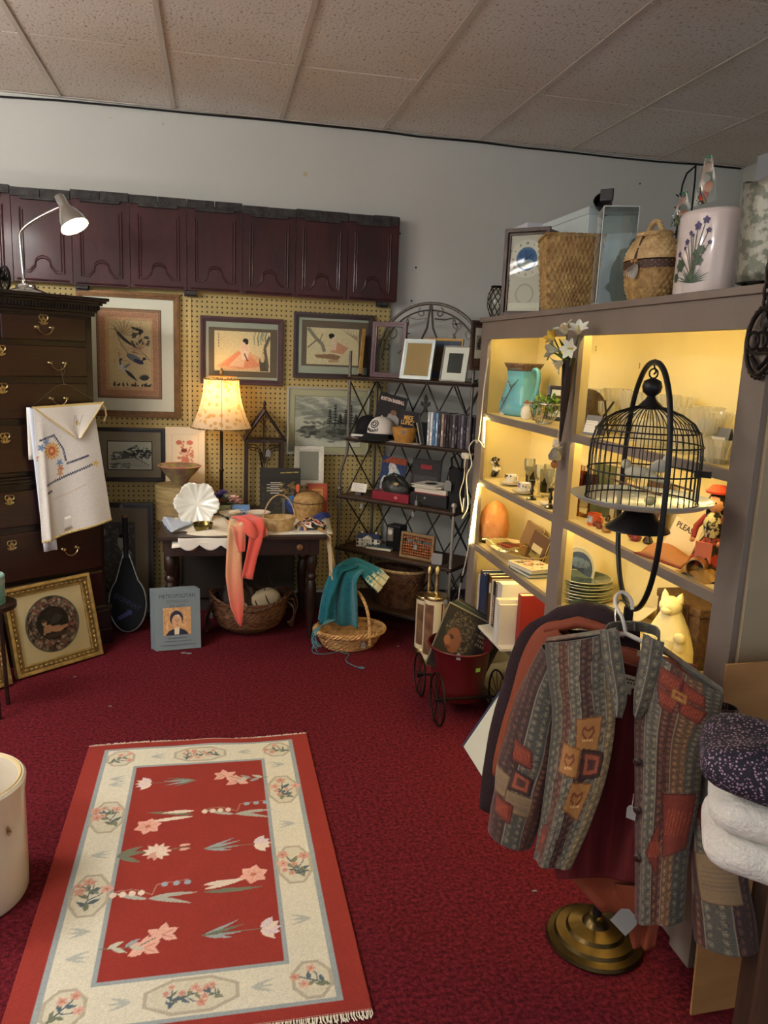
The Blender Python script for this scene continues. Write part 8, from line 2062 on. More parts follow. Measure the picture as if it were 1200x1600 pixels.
for(cx,cy,rx,ry,r,sd)in((hx,.125,.052,.066,.6,1),(rw-hx,.125,.052,.066,2.4,2),(hx,rl-.122,.052,.060,.4,3),(rw-hx,rl-.122,.052,.060,2.6,4),(rw/2,.122,.115,.060,0,5),(rw/2,rl-.122,.10,.058,PI,6)):
 octa(cx,cy,rx*1.05,ry);spray(cx,cy,min(rx,ry)*1.1 if rx<.08 else .055,r,sd)
 if rx>.08:spray(cx-.05,cy,.04,1.2,sd+20);spray(cx+.05,cy,.04,-.8+PI,sd+30)
for(yy,r,sd)in((.56,1.3,7),(.98,1.9,8)):octa(hx,yy,.058,.098);spray(hx,yy,.078,r,sd);spray(hx-.005,yy+.03,.046,r+.9,sd+4)
for(yy,r,sd)in((.62,1.7,9),(1.08,1.2,10)):octa(rw-hx,yy,.058,.098);spray(rw-hx,yy,.078,r,sd);spray(rw-hx+.005,yy-.03,.046,r+.9,sd+4)
for yy in(.33,.40,.76,1.20,):vee(hx,yy,PI if yy<.5 else 0)if yy!=.33 else None
for yy in(.36,.85,1.27):vee(rw-hx,yy,PI)
for xx in(.28,.63):vee(xx,.122,PI if xx<.4 else 0);vee(xx,rl-.122,0)
vee(hx,1.24,0);vee(hx,.20+.1,0)
def tulip(cx,cy,s,d,kind):
 0
 X=lambda x:cx+d*x*s;Y=lambda y:cy+y*s
 ang=lambda a:a if d>0 else PI-a
 if kind==0:
  for a,l in((.35,.9),(.15,1.0),(-.1,.9),(-.3,.7)):rc.leaf(X(-1),Y(0),s*l*1.1,s*.10,ang(a),rsg.choice((BLU,(164,166,150),GRN)),1,.1)
  rc.line([(X(-1),Y(0)),(X(.5),Y(.02))],.004,GRN);
  for a in(-.9,-.4,0,.4,.9):rc.leaf(X(.45),Y(.02),s*.50,s*.24,ang(a),rsg.choice((WHT,(214,196,196),PNK)))
 elif kind==1:
  for x,y in((.35,.18),(-.05,-.22)):
   for a in(.5,-.5,2.6,-2.6,1.4):rc.leaf(X(x),Y(y),s*.42,s*.26,ang(a),(222,172,154));
   for a in(.5,-.5):rc.line([(X(x),Y(y)),(X(x+.3*math.cos(a)),Y(y+.3*math.sin(a)))],.003,(180,110,96))
  rc.line([(X(-1.1),Y(-.1)),(X(-.2),Y(-.15)),(X(.2),Y(.1))],.004,GRN)
  for x,a in((-.9,.5),(-.8,-.5),(-.5,.6),(-.4,-.4)):rc.leaf(X(x),Y(-.1),s*.42,s*.14,ang(a),rsg.choice((BLU,(190,190,170))))
 elif kind==2:
  for a,l in((.2,1.3),(-.15,1.2),(2.9,1.0)):rc.leaf(X(-.1),Y(-.15),s*l,s*.16,ang(a),(170,172,160),1,-.15)
  rc.line([(X(-1),Y(.25)),(X(-.5),Y(.3)),(X(0),Y(.0)),(X(.1),Y(.4)),(X(.9),Y(.5))],.004,(170,120,100))
  for k in range(4):rc.ell(X(-1.0+.24*k),Y(.12),s*.09,s*.11,WHT)
  for k in range(3):rc.ell(X(.3+.3*k),Y(.38),s*.09,s*.10,(150,166,176))
 elif kind==3:
  for a,l,y in((.25,1.5,.0),(-.05,1.6,-.1),(.05,1.0,.2)):
   rc.leaf(X(-1.0),Y(y),s*l,s*.17,ang(a),rsg.choice((GRN,(150,152,126),WHT)),1,.05)
  bloom(X(.35),Y(.45)if d>0 else Y(-.45),s*.42,(226,170,152),6,.3)
 else:
  rc.line([(X(-1.1),Y(0)),(X(.9),Y(.15))],.004,GRN)
  for a in(.5,-.5,.15):rc.leaf(X(-1.1),Y(0),s*.8,s*.2,ang(a),rsg.choice((GRN,(170,168,140))))
  for a in range(11):rc.leaf(X(0),Y(.05),s*.42,s*.18,2*PI*a/11,rsg.choice((WHT,(226,196,176),PNK)))
  for y in(.05,.25):rc.leaf(X(.6),Y(y),s*.35,s*.12,ang(.1),(226,176,158))
rsg=random.Random(5)
xs_=(.325,rw-.315);ys_=(.335,.535,.745,.955,1.19)
kinds=[(1,0),(2,3),(4,0),(3,2),(0,1)]
for j,yy in enumerate(ys_):
 for i,xx in enumerate(xs_):
  k=kinds[j][i];d=1 if i==1 else(1 if k in(1,4,2)else-1)
  if k==1 and i==1:d=-1
  tulip(xx,yy,.116,d,k)
rc.noise(.05,3,1)
def rfn(U,Vv):
 x=RX0+U*rw;y=RY0+Vv*rl
 z=.006+.010*np.exp(-((Vv-1)/.05)**2)*np.exp(-((U-.55)/.12)**2)+.003*np.exp(-((Vv-.45)/.02)**2)*(U>0.9)
 y=y+.010*np.sin(U*7)*Vv**12
 return x-RX0,y-RY0,z
rug=thing('area_rug','red and cream flatweave rug with flowers and fringed ends on the carpet','rug',(RX0,RY0,0))
rc.mesh('woven_field',vcmat('rug_print',.95,.35,500),rug,rfn,smooth=1,solid=.006)
for nm,yy,sg in(('fringe',rl,1),('fringe',0,-1)):
 m=MB();rs=random.Random(3 if sg>0 else 4)
 for k in range(230):
  u=(k+.5)/230;x=u*rw;y0=yy+.010*math.sin(u*7)*(1 if sg>0 else 0);z=.008+(.012*math.exp(-((u-.55)/.12)**2)if sg>0 else 0)
  m.tube([(x,y0-sg*.004,z),(x+rs.uniform(-.004,.004),y0+sg*.010,.006),(x+rs.uniform(-.008,.008),y0+sg*rs.uniform(.014,.024),.003)],.0017,4)
 f=m.build(nm,mat('fringe_cream',(222,212,192),.9),rug);f['kind']='stuff'
 # stoneware crock
cr=PZ(0,1402,0);crx=Vector((-.738,2.330,0))
hCk=PY(20,1222,2.30).z;
t=thing('stoneware_crock','tall cream glazed stoneware crock at the left edge by the rug','crock',crx);R=.178
m=MB();m.lathe([(0,0),(R*.96,0),(R*.99,.01),(R,.06),(R,hCk-.06),(R*1.02,hCk-.035),(R*1.03,hCk-.008),(R*.99,hCk),(R*.90,hCk-.004),(R*.88,hCk-.03),(R*.88,.02),(0,.02)],56)
m.build('body',mat('salt_glaze',(214,204,184),.28,coat=.5,var=.04,vscale=6),t,smooth=40)
m=MB();m.lathe([(R*.985,hCk-.002),(R*.95,hCk+.003),(R*.905,hCk-.003)],56);m.build('worn_rim',mat('rim_tan',(196,176,126),.4),t,smooth=60)
m=MB();
for k in range(6):petal(m,(R*1.001*math.cos(-.55),R*1.001*math.sin(-.55),hCk-.12),.016,.012,-.55,1.5-.5*k,.1,3)
m.build('tan_mark',mat('crock_mark',(190,150,110),.5),t)
# gilt frame with round picture
M_GILT=mat('gilt_frame',(172,148,96),.38,metal=.75,var=.25,vscale=30,bump=.3,bscale=70)
def gilt(label,loc,rz,lean,w,h,art):
 t=thing('gilt_picture',label,'picture',loc,rot=(-lean,0,rz))
 B=TR(0,0,h/2)
 for nm,dw,bw,dp in(('outer_molding',0,.018,.034),('inner_molding',.078,.012,.018)):MB().frame(w-dw,h-dw,bw,dp,M=B).build(nm,M_GILT,t,smooth=0,bevel=.003)
 f=MB();f.frame(w-.03,h-.03,.030,.024,M=B);o=f.build('ornamented_cove',mat('gilt_dark',(128,104,60),.45,metal=.7,var=.3,vscale=60,bump=.6,bscale=90),t,smooth=0)
 lf=MB();
 for sx,sz,L,ax in((0,h/2-.030,w-.08,0),(0,-h/2+.030,w-.08,0),(w/2-.030,0,h-.08,1),(-w/2+.030,0,h-.08,1)):
  n=int(L/.026)
  for k in range(n):
   q=(k+.5)/n*L-L/2;x,z=(q,sz)if ax==0 else(sx,q)
   lf.sph((x,-.025,h/2+z),(.010 if ax==0 else .006,.005,.006 if ax==0 else .010),6)
 lf.build('leaf_ornament',M_GILT,o,smooth=60)
 MB().box((0,-.004,h/2),(w-.05,.004,h-.05)).build('mount',mat('mount_buff',(222,202,160),.9),t,smooth=0)
 if art is not None:art(t,w,h)
 return t
def roundel(t,w,h):
 R=.142;cv=Cv(2*R,2*R,(50,38,30),480);rs=random.Random(8);c=R
 for k in range(520):
  a=rs.random()*2*PI;r=R*rs.uniform(.62,1.0);cl=rs.choice(((150,110,92),(120,84,74),(176,150,126),(92,66,60),(110,104,92),(140,74,66),(70,58,46),(190,168,146)))
  cv.ell(c+r*math.cos(a),c+r*math.sin(a),rs.uniform(.005,.012),rs.uniform(.004,.009),cl,rs.random()*3,.85,10)
 cv.ell(c,c+.005,R*.62,R*.60,(38,32,26));cv.ell(c+.01,c+.045,R*.35,R*.22,(52,46,36),.2,.8)
 cv.ell(c-.030,c-.022,.026,.022,(196,148,112));cv.ell(c-.046,c+.012,.013,.016,(204,158,122));cv.ell(c-.048,c+.022,.013,.010,(92,62,40));cv.ell(c+.015,c-.030,.040,.017,(200,150,114),-.12);cv.ell(c+.058,c-.028,.024,.009,(190,140,106),.1);cv.line([(c-.04,c-.01),(c-.056,c-.05)],.013,(190,142,108));cv.poly([(c-.02,c),(c+.02,c+.05),(c+.06,c+.03),(c+.03,c)],(70,62,54));cv.ell(c+.02,c-.06,.07,.012,(90,60,50),0,.8)
 uu,vv=np.meshgrid(np.linspace(0,1,97),np.linspace(0,1,60));aa=2*PI*uu
 ix=np.clip(((.5+.498*vv*np.cos(aa))*cv.nx).astype(int),0,cv.nx);iy=np.clip(((.5+.498*vv*np.sin(aa))*cv.ny).astype(int),0,cv.ny)
 grid_mesh('round_painting',np.stack([R*vv*np.cos(aa),np.full_like(aa,-.0075),h/2+R*vv*np.sin(aa)],-1),cv.linear()[iy,ix],M_PRINT,t)
 m=MB();m.tube([(R*1.01*math.cos(a),-.007,h/2+R*1.01*math.sin(a))for a in[2*PI*k/60 for k in range(60)]],.004,6,closed=True);m.build('round_fillet',mat('fillet_grey',(110,108,96),.5),t,smooth=60)
 MB().box((0,-.012,h/2),(w-.10,.001,h-.10)).build('glass',M_PANE,t,smooth=0)
a,b=PZ(24,1062,0),PZ(157,1022,0);mid=(a+b)/2;rz=math.atan2((b-a).y,(b-a).x)
gilt('gilt framed round painting of a cherub in a flower wreath leaning on the chest',(mid.x,mid.y,.002),rz,.26,(b-a).length,.450,roundel)
g2=PZ(16,1066,0);d2=Vector((math.cos(rz+.1),math.sin(rz+.1),0))
gilt('second gilt frame, mostly cut off by the left picture edge',(g2 .x-d2 .x*.22,g2 .y-d2 .y*.22-.02,.002),rz+.1,.22,.44,.42,None)
px_=PY(-22,920,3.62);zb_=PY(4,942,3.62).z;zt_=PY(4,898,3.62).z
t=thing('plant_stand','dark plant stand at the left edge carrying the teal tin','plant stand',(px_.x,3.62,0))
MB().lathe([(0,zb_-.02),(.12,zb_-.02),(.12,zb_),(0,zb_)],28).build('top',M_TBL,t,smooth=40)
for k in range(3):
 a_=2*PI*k/3+PI;m=MB();m.tube([(.07*math.cos(a_),.07*math.sin(a_),zb_-.02),(.09*math.cos(a_),.09*math.sin(a_),0)],.010,8);m.build('leg',M_TBL,t)
t=thing('teal_tin','round teal and white painted tin at the left edge','tin',(px_.x,3.62,zb_+.001));R=PY(7,920,3.62).x-px_.x
m=MB();m.lathe([(0,0),(R,0),(R,zt_-zb_-.03),(0,zt_-zb_-.03)],32);m.build('body',mat('tin_teal',(150,190,180),.35,col2=(84,140,130),vscale=16),t,smooth=40)
m=MB();m.lathe([(R*1.02,zt_-zb_-.04),(R*1.02,zt_-zb_-.005),(R*.95,zt_-zb_),(0,zt_-zb_)],32);m.build('lid',mat('tin_teal2',(176,200,190),.35,col2=(100,150,144),vscale=16),t,smooth=40)
# lion portrait behind a racket
x,z,w,h=rect_px(112,787,240,975,4.90)
cv=Cv(.26,.44,(98,90,88),260);W,H=cv.w,cv.h;rs=random.Random(14)
for k in range(260):cv.leaf(rs.uniform(0,1)*W,rs.uniform(0,1)*H,rs.uniform(.02,.05),.008,rs.uniform(0,6.3),rs.choice(((140,134,128),(74,68,66),(164,156,150),(116,108,104))),.6)
cv.ell(.72*W,.70*H,.03,.05,(190,182,172),.2);cv.ell(.80*W,.56*H,.03,.02,(190,182,172));cv.ell(.70*W,.80*H,.02,.012,(40,36,36));cv.ell(.25*W,.86*H,.025,.03,(170,164,156));cv.ell(.25*W,.86*H,.014,.018,(90,84,80));cv.ell(.78*W,.62*H,.02,.014,(48,42,42))
picture('framed_drawing','tall charcoal drawing of a lion in a black frame standing behind the racket',(x+.0,4.90,.002),(-.06,0,0),w,z+h/2,.030,.024,M_FDARK,[(0,0,w-.05,z+h/2-.05,mat('mount_fawn',(150,130,108),.9)),(.0,.02,0,0,cv)],base=(z+h/2)/2)
t=bpy.data.objects['framed_drawing.001'];q_=PY(188,790,4.86);price_tag(t,(q_.x-t.location.x,-.03,q_.z-.04),(.06,0,0),.022,.034,.02)
p=PZ(200,990,0);p.y=4.60;p.x=PY(200,960,4.60).x;K=mpp(p)
t=thing('tennis_racket','tennis racket in a dark head cover standing head down by the chest','racket',(p.x,4.62,.012),rot=(-.16,-.03,0))
rx_,rz_=27*K,44*K
out=[]
for k in range(41):
 a_=-PI/2+(k-20)/20*PI*.80;out.append((rx_*math.cos(a_)*1.0,rz_+rz_*math.sin(a_)))
thr=[(-.012,rz_*2.9),(.012,rz_*2.9)]
poly=[(q[0],q[1])for q in out]
cover=poly[::1]+[(.022,rz_*2.62),(-.022,rz_*2.62)]
m=MB();m.prism(cover,.026,M=TR(0,-.013,0));m.build('head_cover',mat('vinyl_charcoal',(22,23,25),.75,bump=.2,bscale=200,spec=.2),t,smooth=0,bevel=.006)
m=MB();m.tube([(q[0]*1.03,-.002,q[1])for q in out]+[(.016,-.002,rz_*2.75)],.007,8);m.tube([(out[0][0]*1.03,-.002,out[0][1]),(-.016,-.002,rz_*2.75)],.007,8);m.build('frame',mat('racket_silver',(150,150,148),.3,metal=.7),t,smooth=60)
m=MB();m.tube([(0,0,rz_*2.6),(0,0,rz_*3.0),(0,0,rz_*4.05)],[.012,.015,.017],8);m.build('grip',mat('grip_black',(18,18,20),.7,bump=.4,bscale=60),t,smooth=60)
m=MB();m.lathe([(0,0),(.020,0),(.020,.012),(.017,.016),(0,.016)],12,c=(0,0,rz_*4.05));m.build('butt_cap',mat('butt_tan',(110,80,60),.6),t,smooth=50)
lettering('DONNAY',.040,mat('ink_blue',(20,26,60),.5),t,(.0,-.0145,rz_*1.05),(PI/2,.55,0),ext=.0004,xs=.95,bold=.0006)
m=MB();m.prism([(-.05,-.012),(.02,-.012),(.02,-.022),(.04,.0),(.02,.022),(.02,.012),(-.05,.012)],.0008,M=TR(-.01,-.0145,rz_*.62,ry=-.5));m.build('arrow_mark',mat('ink_blue2',(34,40,92),.5),t,smooth=0)
# art seminar volumes
fl_,fr_=PZ(243,1018,0),PZ(314,1012,0);w=(fr_-fl_).length;rzb=math.atan2((fr_-fl_).y,(fr_-fl_).x)
hB_=.335
M_BKG=mat('cover_slate',(118,130,134),.6,bump=.05,bscale=300)
def seminar(label,dx,dy,dz,front):
 ctr=(fl_+fr_)/2+Vector((dx,dy,0))
 b=book(label,(ctr.x,ctr.y,.002),(-.16,0,rzb),w,hB_+dz,.016,(118,130,134),cov=M_BKG)
 if front:
  cv=Cv(.150,.155,(196,150,96),480);rs=random.Random(5);W,H=cv.w,cv.h
  for k in range(160):cv.ell(rs.random()*W,rs.random()*H,.006,.005,rs.choice(((206,160,100),(176,120,80),(222,186,140),(190,140,110))),rs.random()*3,.6)
  cv.poly([(.08*W,0),(.20*W,.16*H),(.42*W,.24*H),(.60*W,.24*H),(.80*W,.15*H),(.92*W,0)],(38,40,58));cv.ell(.48*W,.60*H,.036,.044,(40,42,60));cv.ell(.49*W,.50*H,.027,.038,(206,160,116));cv.poly([(.40*W,.02*H),(.40*W,.26*H),(.58*W,.26*H),(.56*W,.02*H)],(222,206,176));cv.line([(.43*W,.54*H),(.48*W,.55*H)],.004,(70,50,40));cv.line([(.53*W,.55*H),(.58*W,.54*H)],.004,(70,50,40));cv.line([(.51*W,.53*H),(.51*W,.42*H)],.003,(150,100,76));cv.line([(.47*W,.36*H),(.55*W,.36*H)],.004,(150,70,60));cv.ell(.54*W,.70*H,.006,.006,(206,206,200))
  cv.mesh('cover_picture',M_PRINT,b,loc=(-.004,-.0088,.160))
  ink=mat('ink_charcoal',(58,66,72),.7);ink2=mat('ink_soft',(92,100,98),.7)
  lettering('METROPOLITAN',.031,ink,b,(0,-.0088,hB_-.035),FRONT,xs=.86,ext=.0003);lettering('SEMINARS',.027,ink2,b,(0,-.0088,hB_-.065),FRONT,ext=.0003);lettering('IN ART',.027,ink2,b,(0,-.0088,hB_-.092),FRONT,ext=.0003)
  lettering('BY JOHN CANADAY',.011,ink,b,(0,-.0088,.066),FRONT,ext=.0003);ticks(b,(0,-.0086,.048),FRONT,.15,.006,14,ink2,5);lettering('THE METROPOLITAN MUSEUM OF ART',.011,ink,b,(0,-.0088,.026),FRONT,ext=.0003)
 return b
seminar('slate grey art volume with a saint on its cover, front of three',0,0,0,True)
seminar('slate grey art volume, middle one of three leaning at the table leg',-.012,.019,.004,False);seminar('slate grey art volume, rearmost of three leaning at the table leg',-.026,.038,.004,False)
t=thing('loose_tags','two small white price tags lying on the carpet below the art volumes','price tag',PZ(288,1020,.001))
bpy.data.objects.remove(t)
for k,px in enumerate((287,295)):
 o=MB().lathe([(0,0),(.012,0),(.012,.001),(0,.001)],14,sx=1.3).build('paper_tag',mat('tag_paper'),loc=PZ(px,1020+k,.001),smooth=0);tag(o,('left' if k==0 else 'right')+' round white tag on the carpet under the art volumes','tag')
 # big egg basket under the table
p=Vector((PY(389,950,4.60).x,4.60,.002));K=mpp(p)
t=thing('egg_basket','big dark round bottomed wicker basket with twig handles under the table','basket',p);R=59*K;Hh=.215
weave('body',mat('wicker_mixed',(128,88,56),.6,col2=(64,38,26),vscale=26,bump=.2,bscale=200,stretch=(1,1,2.5)),t,[(.02,.004),(R*.45,.008),(R*.78,.05),(R*.95,.12),(R*1.0,Hh)],44,24,.0045,1,.82)
m=MB();braid(m,lambda s:(R*1.01*math.cos(2*PI*s),R*.83*math.sin(2*PI*s),Hh+.03*math.cos(4*PI*s)),90,.007,18,2);m.build('rim',M_WICD,t,smooth=60)
for k,(sx,rz0)in enumerate(((1,0),(1,.5),(1,.9),(-1,.3))):
 m=MB();m.tube(smooth_path([(sx*R*.95,-.03,Hh*.9),(sx*R*1.12,-.06-.02*k,Hh*(1.2-.2*k)),(sx*R*(1.25-.05*k),-.05,Hh*(.8-.2*k)),(sx*R*1.1,-.07,Hh*(.4-.1*k)),(sx*R*.98,-.08,Hh*(.35))],20),.0045,6);m.build('twig',M_WICD,t,smooth=60)
m=MB();rs=random.Random(6)
for k in range(14):a_=rs.uniform(2.7,3.7);m.tube(smooth_path([(R*.98*math.cos(a_),R*.7*math.sin(a_),Hh),(R*1.1*math.cos(a_),R*.8*math.sin(a_)-.02,Hh*.5),(R*(1.0+.1*rs.random())*math.cos(a_),R*.8*math.sin(a_)-.04,.02+.05*rs.random())],8),.0022,4)
m.build('raffia_tassel',mat('raffia_dark',(60,42,34),.8),t)
m=MB();m.tube(smooth_path([(-R*.6,0,Hh*.9),(-R*.2,.05,Hh*1.9),(R*.3,.05,Hh*1.9),(R*.75,0,Hh*.95)],24),.006,6);m.build('hoop_handle',mat('twig_dark',(40,26,22),.6),t,smooth=60)
price_tag(t,(-R*.98,-R*.3,Hh*.50),(0,0,0),.022,.034,.03)
t2=thing('striped_cushion','cream cushion with dark stripes stuffed in the egg basket','cushion',p+Vector((.08,.02,Hh*.78)),rot=(.15,-.42,-.25))
m=MB();m.grid(lambda u,v:(lambda a,e:(.12*math.copysign(abs(math.cos(a))**.5,math.cos(a))*abs(math.cos(e))**.5,.05*math.sin(a)*abs(math.cos(e))**.5,.075*math.sin(e)))(2*PI*u,PI*(v-.5)),36,14,closeu=True);m.build('cushion',mat('cushion_cream',(206,188,156),.9,bump=.2,bscale=200),t2,smooth=70)
for x_ in(-.05,-.02,.05):m=MB();m.tube([(x_,.052*math.cos(q)*-1,.074*math.sin(q))for q in[PI*(k/12-.5)for k in range(13)]],.004,5);m.build('stripe',mat('stripe_dark',(50,46,44),.9),t2,smooth=60)
o=blob_cloth('dark_shawl','dark brown shawl bundled in the back of the egg basket',p+Vector((-.06,.05,Hh*.72)),.12,.08,.14,[(44,28,26),(56,36,32),(36,24,22)],12,26)
# flat handled basket with teal blanket
p=Vector((PY(546,985,4.30).x,4.30,.002));K=mpp(p)
t=thing('gathering_basket','shallow natural willow basket with a tall hoop handle on the carpet','basket',p,.15);R=53*K;Hh=.095
M_WILL=mat('willow',(220,180,122),.5,col2=(170,122,72),vscale=30,bump=.2,bscale=200,stretch=(1,1,3))
weave('body',M_WILL,t,[(R*.72,0),(R*.80,Hh*.25),(R*.92,Hh*.7),(R*1.0,Hh)],30,9,.0055,1,.80)
MB().lathe([(0,.006),(R*.75,.006)],30,sy=.80).build('bottom',M_WILL,t)
m=MB();braid(m,lambda s:(R*1.03*math.cos(2*PI*s),R*.83*math.sin(2*PI*s),Hh+.006),110,.0065,16,3,off=.010);m.build('braided_rim',M_WILL,t,smooth=60)
m=MB();hdl=lambda s:(R*.25*math.cos(PI*s)+.02,-R*.80*math.cos(PI*s),Hh*.5+.285*math.sin(PI*s)**.75);braid(m,hdl,60,.0055,10,3,closed=False);m.build('hoop_handle',M_WILL,t,smooth=60)
price_tag(t,(.03,-R*.84,Hh*.38),(0,0,0),.024,.038,.03)
bl=thing('teal_blanket','teal woven blanket with cream snowflake border slung over the basket handle','blanket',p+Vector((0,0,.0)))
def blanket():
 W,H=.30,.78;c=Cv(W,H,(26,112,124),150)
 c.rect(0,.60,W,H,(206,200,160));
 for k in range(6):
  x=.05*k+.025
  for q in range(6):c.leaf(x,.64,.022,.010,2*PI*q/6,(40,120,130))
  c.rect(x-.012,.605,x+.012,.622,(40,120,130));c.line([(x-.02,.69),(x,.675),(x+.02,.69)],.006,(60,130,136))
 c.line([(0,.60),(W,.60)],.008,(120,160,150));c.noise(.08,3,2);return c
c=blanket()
def Bp(px,py,Y):return PY(px,py,Y)-bl.location
path=smooth_path([Bp(528,975,4.34),Bp(532,935,4.30),Bp(540,900,4.285),Bp(556,886,4.31),Bp(572,890,4.30),Bp(588,903,4.26),Bp(600,914,4.245)],c.ny)
wid=np.interp(np.linspace(0,1,c.ny+1),[0,.2,.45,.6,.8,1],[.24,.22,.19,.17,.15,.14])
acr=[Vector((.80,-.35,.25)),Vector((.75,-.5,.2)),Vector((.6,-.75,.0)),Vector((.30,-.9,-.2)),Vector((.1,-.9,-.25)),Vector((-.1,-.80,-.5)),Vector((-.15,-.7,-.6))]
A=np.zeros((c.ny+1,c.nx+1,3))
for j in range(c.ny+1):
 s=j/c.ny*(len(acr)-1);i0=min(len(acr)-2,int(s));n_=acr[i0].lerp(acr[i0+1],s-i0).normalized();tt=(path[min(j+1,c.ny)]-path[max(j-1,0)]).normalized();n_=(n_-tt*n_.dot(tt)).normalized();o_=n_.cross(tt)
 for i in range(c.nx+1):
  u=i/c.nx-.5;q=path[j]+n_*(wid[j]*u)+o_*(.014*math.sin(u*15+j*.03)*(1-.3*j/c.ny));q.z=max(q.z,.03);A[j,i]=q[:]
grid_mesh('blanket',A,c.linear(),vcmat('wool_print',.95,.5,220,sheen=.3),bl,smooth=1,solid=.010)
path2=smooth_path([Bp(505,975,4.28),Bp(512,935,4.27),Bp(526,895,4.27),Bp(548,884,4.30)],24)
m=MB();ribbon(m,path2,[.05]*10+[.07]*8+[.09]*7,Vector((.8,-.5,.1)),6,.006,2);m.build('side_fold',mat('teal_wool',(24,104,118),.95,bump=.4,bscale=200),bl,smooth=70,solid=.010)
m=MB();rs=random.Random(10)
M_TEALY=mat('teal_yarn',(74,122,134),.9)
for k in range(9):
 q=smooth_path([Bp(508+2*k,968,4.22),Bp(498-1*k,985,4.14),Bp(490+rs.randint(-3,4),1000,4.13),Bp(494+rs.randint(-4,10),1014+rs.randint(-8,6),4.12)],12)
 for v in q:v.z=max(v.z,.004)
 m.tube(q,.0022,4)
m.build('fringe',M_TEALY,bl)
for pts in([(492,1002),(488,1018),(505,1022),(528,1018),(540,1016)],[(530,1000),(532,1018),(545,1022),(540,1032),(552,1040),(564,1044)],[(535,992),(520,1012),(508,1008)]):
 q=[PZ(x_,y_,.004)-bl.location for x_,y_ in pts];m=MB();m.tube(smooth_path(q,24),.0024,5);m.build('loose_yarn',M_TEALY,bl,smooth=60)
m=MB();q=PZ(565,1044,.006)-bl.location
for k in range(5):m.tube([q,q+Vector((.016*math.cos(1.3*k),.016*math.sin(1.3*k),.004))],.003,5)
m.build('yarn_knot',M_TEALY,bl)
# pair of ceramic column lamps
M_CREAMC=mat('lamp_cream',(222,208,172),.3,coat=.5)
for k,(px,Y)in enumerate(((680,4.00),(668,4.16))):
 X=PY(px,960,Y).x;zc=PY(px,930,Y).z;zs=PY(px,884,Y).z;Rr=18.5*mpp((X,Y,.2))
 t=thing('column_lamp',('nearer' if k==0 else 'farther')+' cream ceramic column lamp without shade, brass cap and socket','lamp',(X,Y,0),.3)
 m=MB();m.lathe([(0,.03),(Rr,.03),(Rr,zc-.012),(0,zc-.012)],36);m.build('column',M_CREAMC,t,smooth=40)
 m=MB();m.lathe([(0,0),(Rr*1.1,0),(Rr*1.1,.02),(Rr*1.02,.032),(0,.032)],36);m.build('foot',M_BRASS,t,smooth=40)
 m=MB();m.lathe([(Rr*1.04,zc-.016),(Rr*1.06,zc-.004),(Rr*1.0,zc+.004),(Rr*.5,zc+.010),(.016,zc+.014),(.011,zc+.03),(.014,zc+.05),(.011,zc+.06),(.011,zs-.05),(.016,zs-.045),(.016,zs-.015),(.010,zs-.006),(.010,zs),(0,zs)],28);m.build('brass_cap',M_BRASS,t,smooth=40)
 m=MB();m.grid(lambda u,v:(Rr*1.012*math.cos(3.1+.9*u),Rr*1.012*math.sin(3.1+.9*u),.06+(zc-.10)*v),12,6);m.build('painted_figure',mat('figure_umber',(84,54,40),.4,col2=(130,96,70),vscale=22),t,smooth=60)
 m=MB();m.grid(lambda u,v:(Rr*1.010*math.cos(4.65+.12*u),Rr*1.010*math.sin(4.65+.12*u),.05+(zc-.08)*v),3,4);m.build('red_stripe',mat('stripe_oxblood',(110,30,28),.4),t,smooth=60)
 price_tag(t,(.015,-Rr*1.08,zc-.035),(0,0,-.3),.022,.03,.07)
 # red wagon planter with records
wc=Vector((1.146,3.42,0))
wg=thing('wagon_planter','dark red metal bucket planter on thin spoked wagon wheels','planter',wc)
M_WRED=mat('bucket_red',(92,20,24),.4,metal=.2,coat=.3,var=.1,vscale=10)
bR,bz0,bz1=.148,.075,.325
m=MB();m.lathe([(0,bz0),(bR*.78,bz0),(bR*.80,bz0+.008),(bR*.84,bz0+.05),(bR*.845,bz0+.056),(bR*.84,bz0+.062),(bR*.97,bz1-.008),(bR*1.02,bz1),(bR*.99,bz1+.003),(bR*.95,bz1-.01),(bR*.78,bz0+.01),(0,bz0+.01)],48,sx=1.0,sy=1.12);m.build('bucket',M_WRED,wg,smooth=40)
m=MB();m.tube([(bR*1.02*math.cos(a),bR*1.12*1.02*math.sin(a),bz1)for a in[2*PI*k/60 for k in range(60)]],.005,6,closed=True);m.build('rolled_rim',M_WRED,wg,smooth=60)
MB().bx(-.012,.012,-.001,.0,0,.018,M=TR(bR*.30,-bR*1.12*.885,bz1-.085,rz=.25)).build('green_sticker',mat('sticker_green',(150,200,90),.7),wg,smooth=0)
def wheel(x,y,R):
 m=MB();m.tube([(x,y+R*math.cos(a),R+.002+R*math.sin(a))for a in[2*PI*k/40 for k in range(40)]],.0045,6,closed=True);m.lathe([(0,-.012),(.012,-.012),(.012,.012),(0,.012)],12,M=TR(x,y,R,ry=PI/2))
 o=m.build('wheel',M_IRON,wg,smooth=60)
 for k in range(10):a=2*PI*k/10;q=MB();q.tube([(x,y,R),(x,y+R*math.cos(a),R+R*math.sin(a))],.002,4);q.build('spoke',M_IRON,o)
for sx in(-1,1):
 wheel(sx*.146,-.160,.120);wheel(sx*.146,.165,.105)
for y_,r_ in((-.16,.12),(.165,.105)):MB().tube([(-.15,y_,r_),(.15,y_,r_)],.006,8).build('axle',M_IRON,wg)
m=MB();
for sx in(-1,1):m.tube([(sx*.09,-.16,.12),(sx*.10,-.10,.075),(sx*.10,.10,.075),(sx*.09,.165,.105)],.005,6)
m.build('chassis',M_IRON,wg)
price_tag(wg,(-.055,-bR*1.02,bz1-.02),(0,0,-.5),.02,.032,.0)
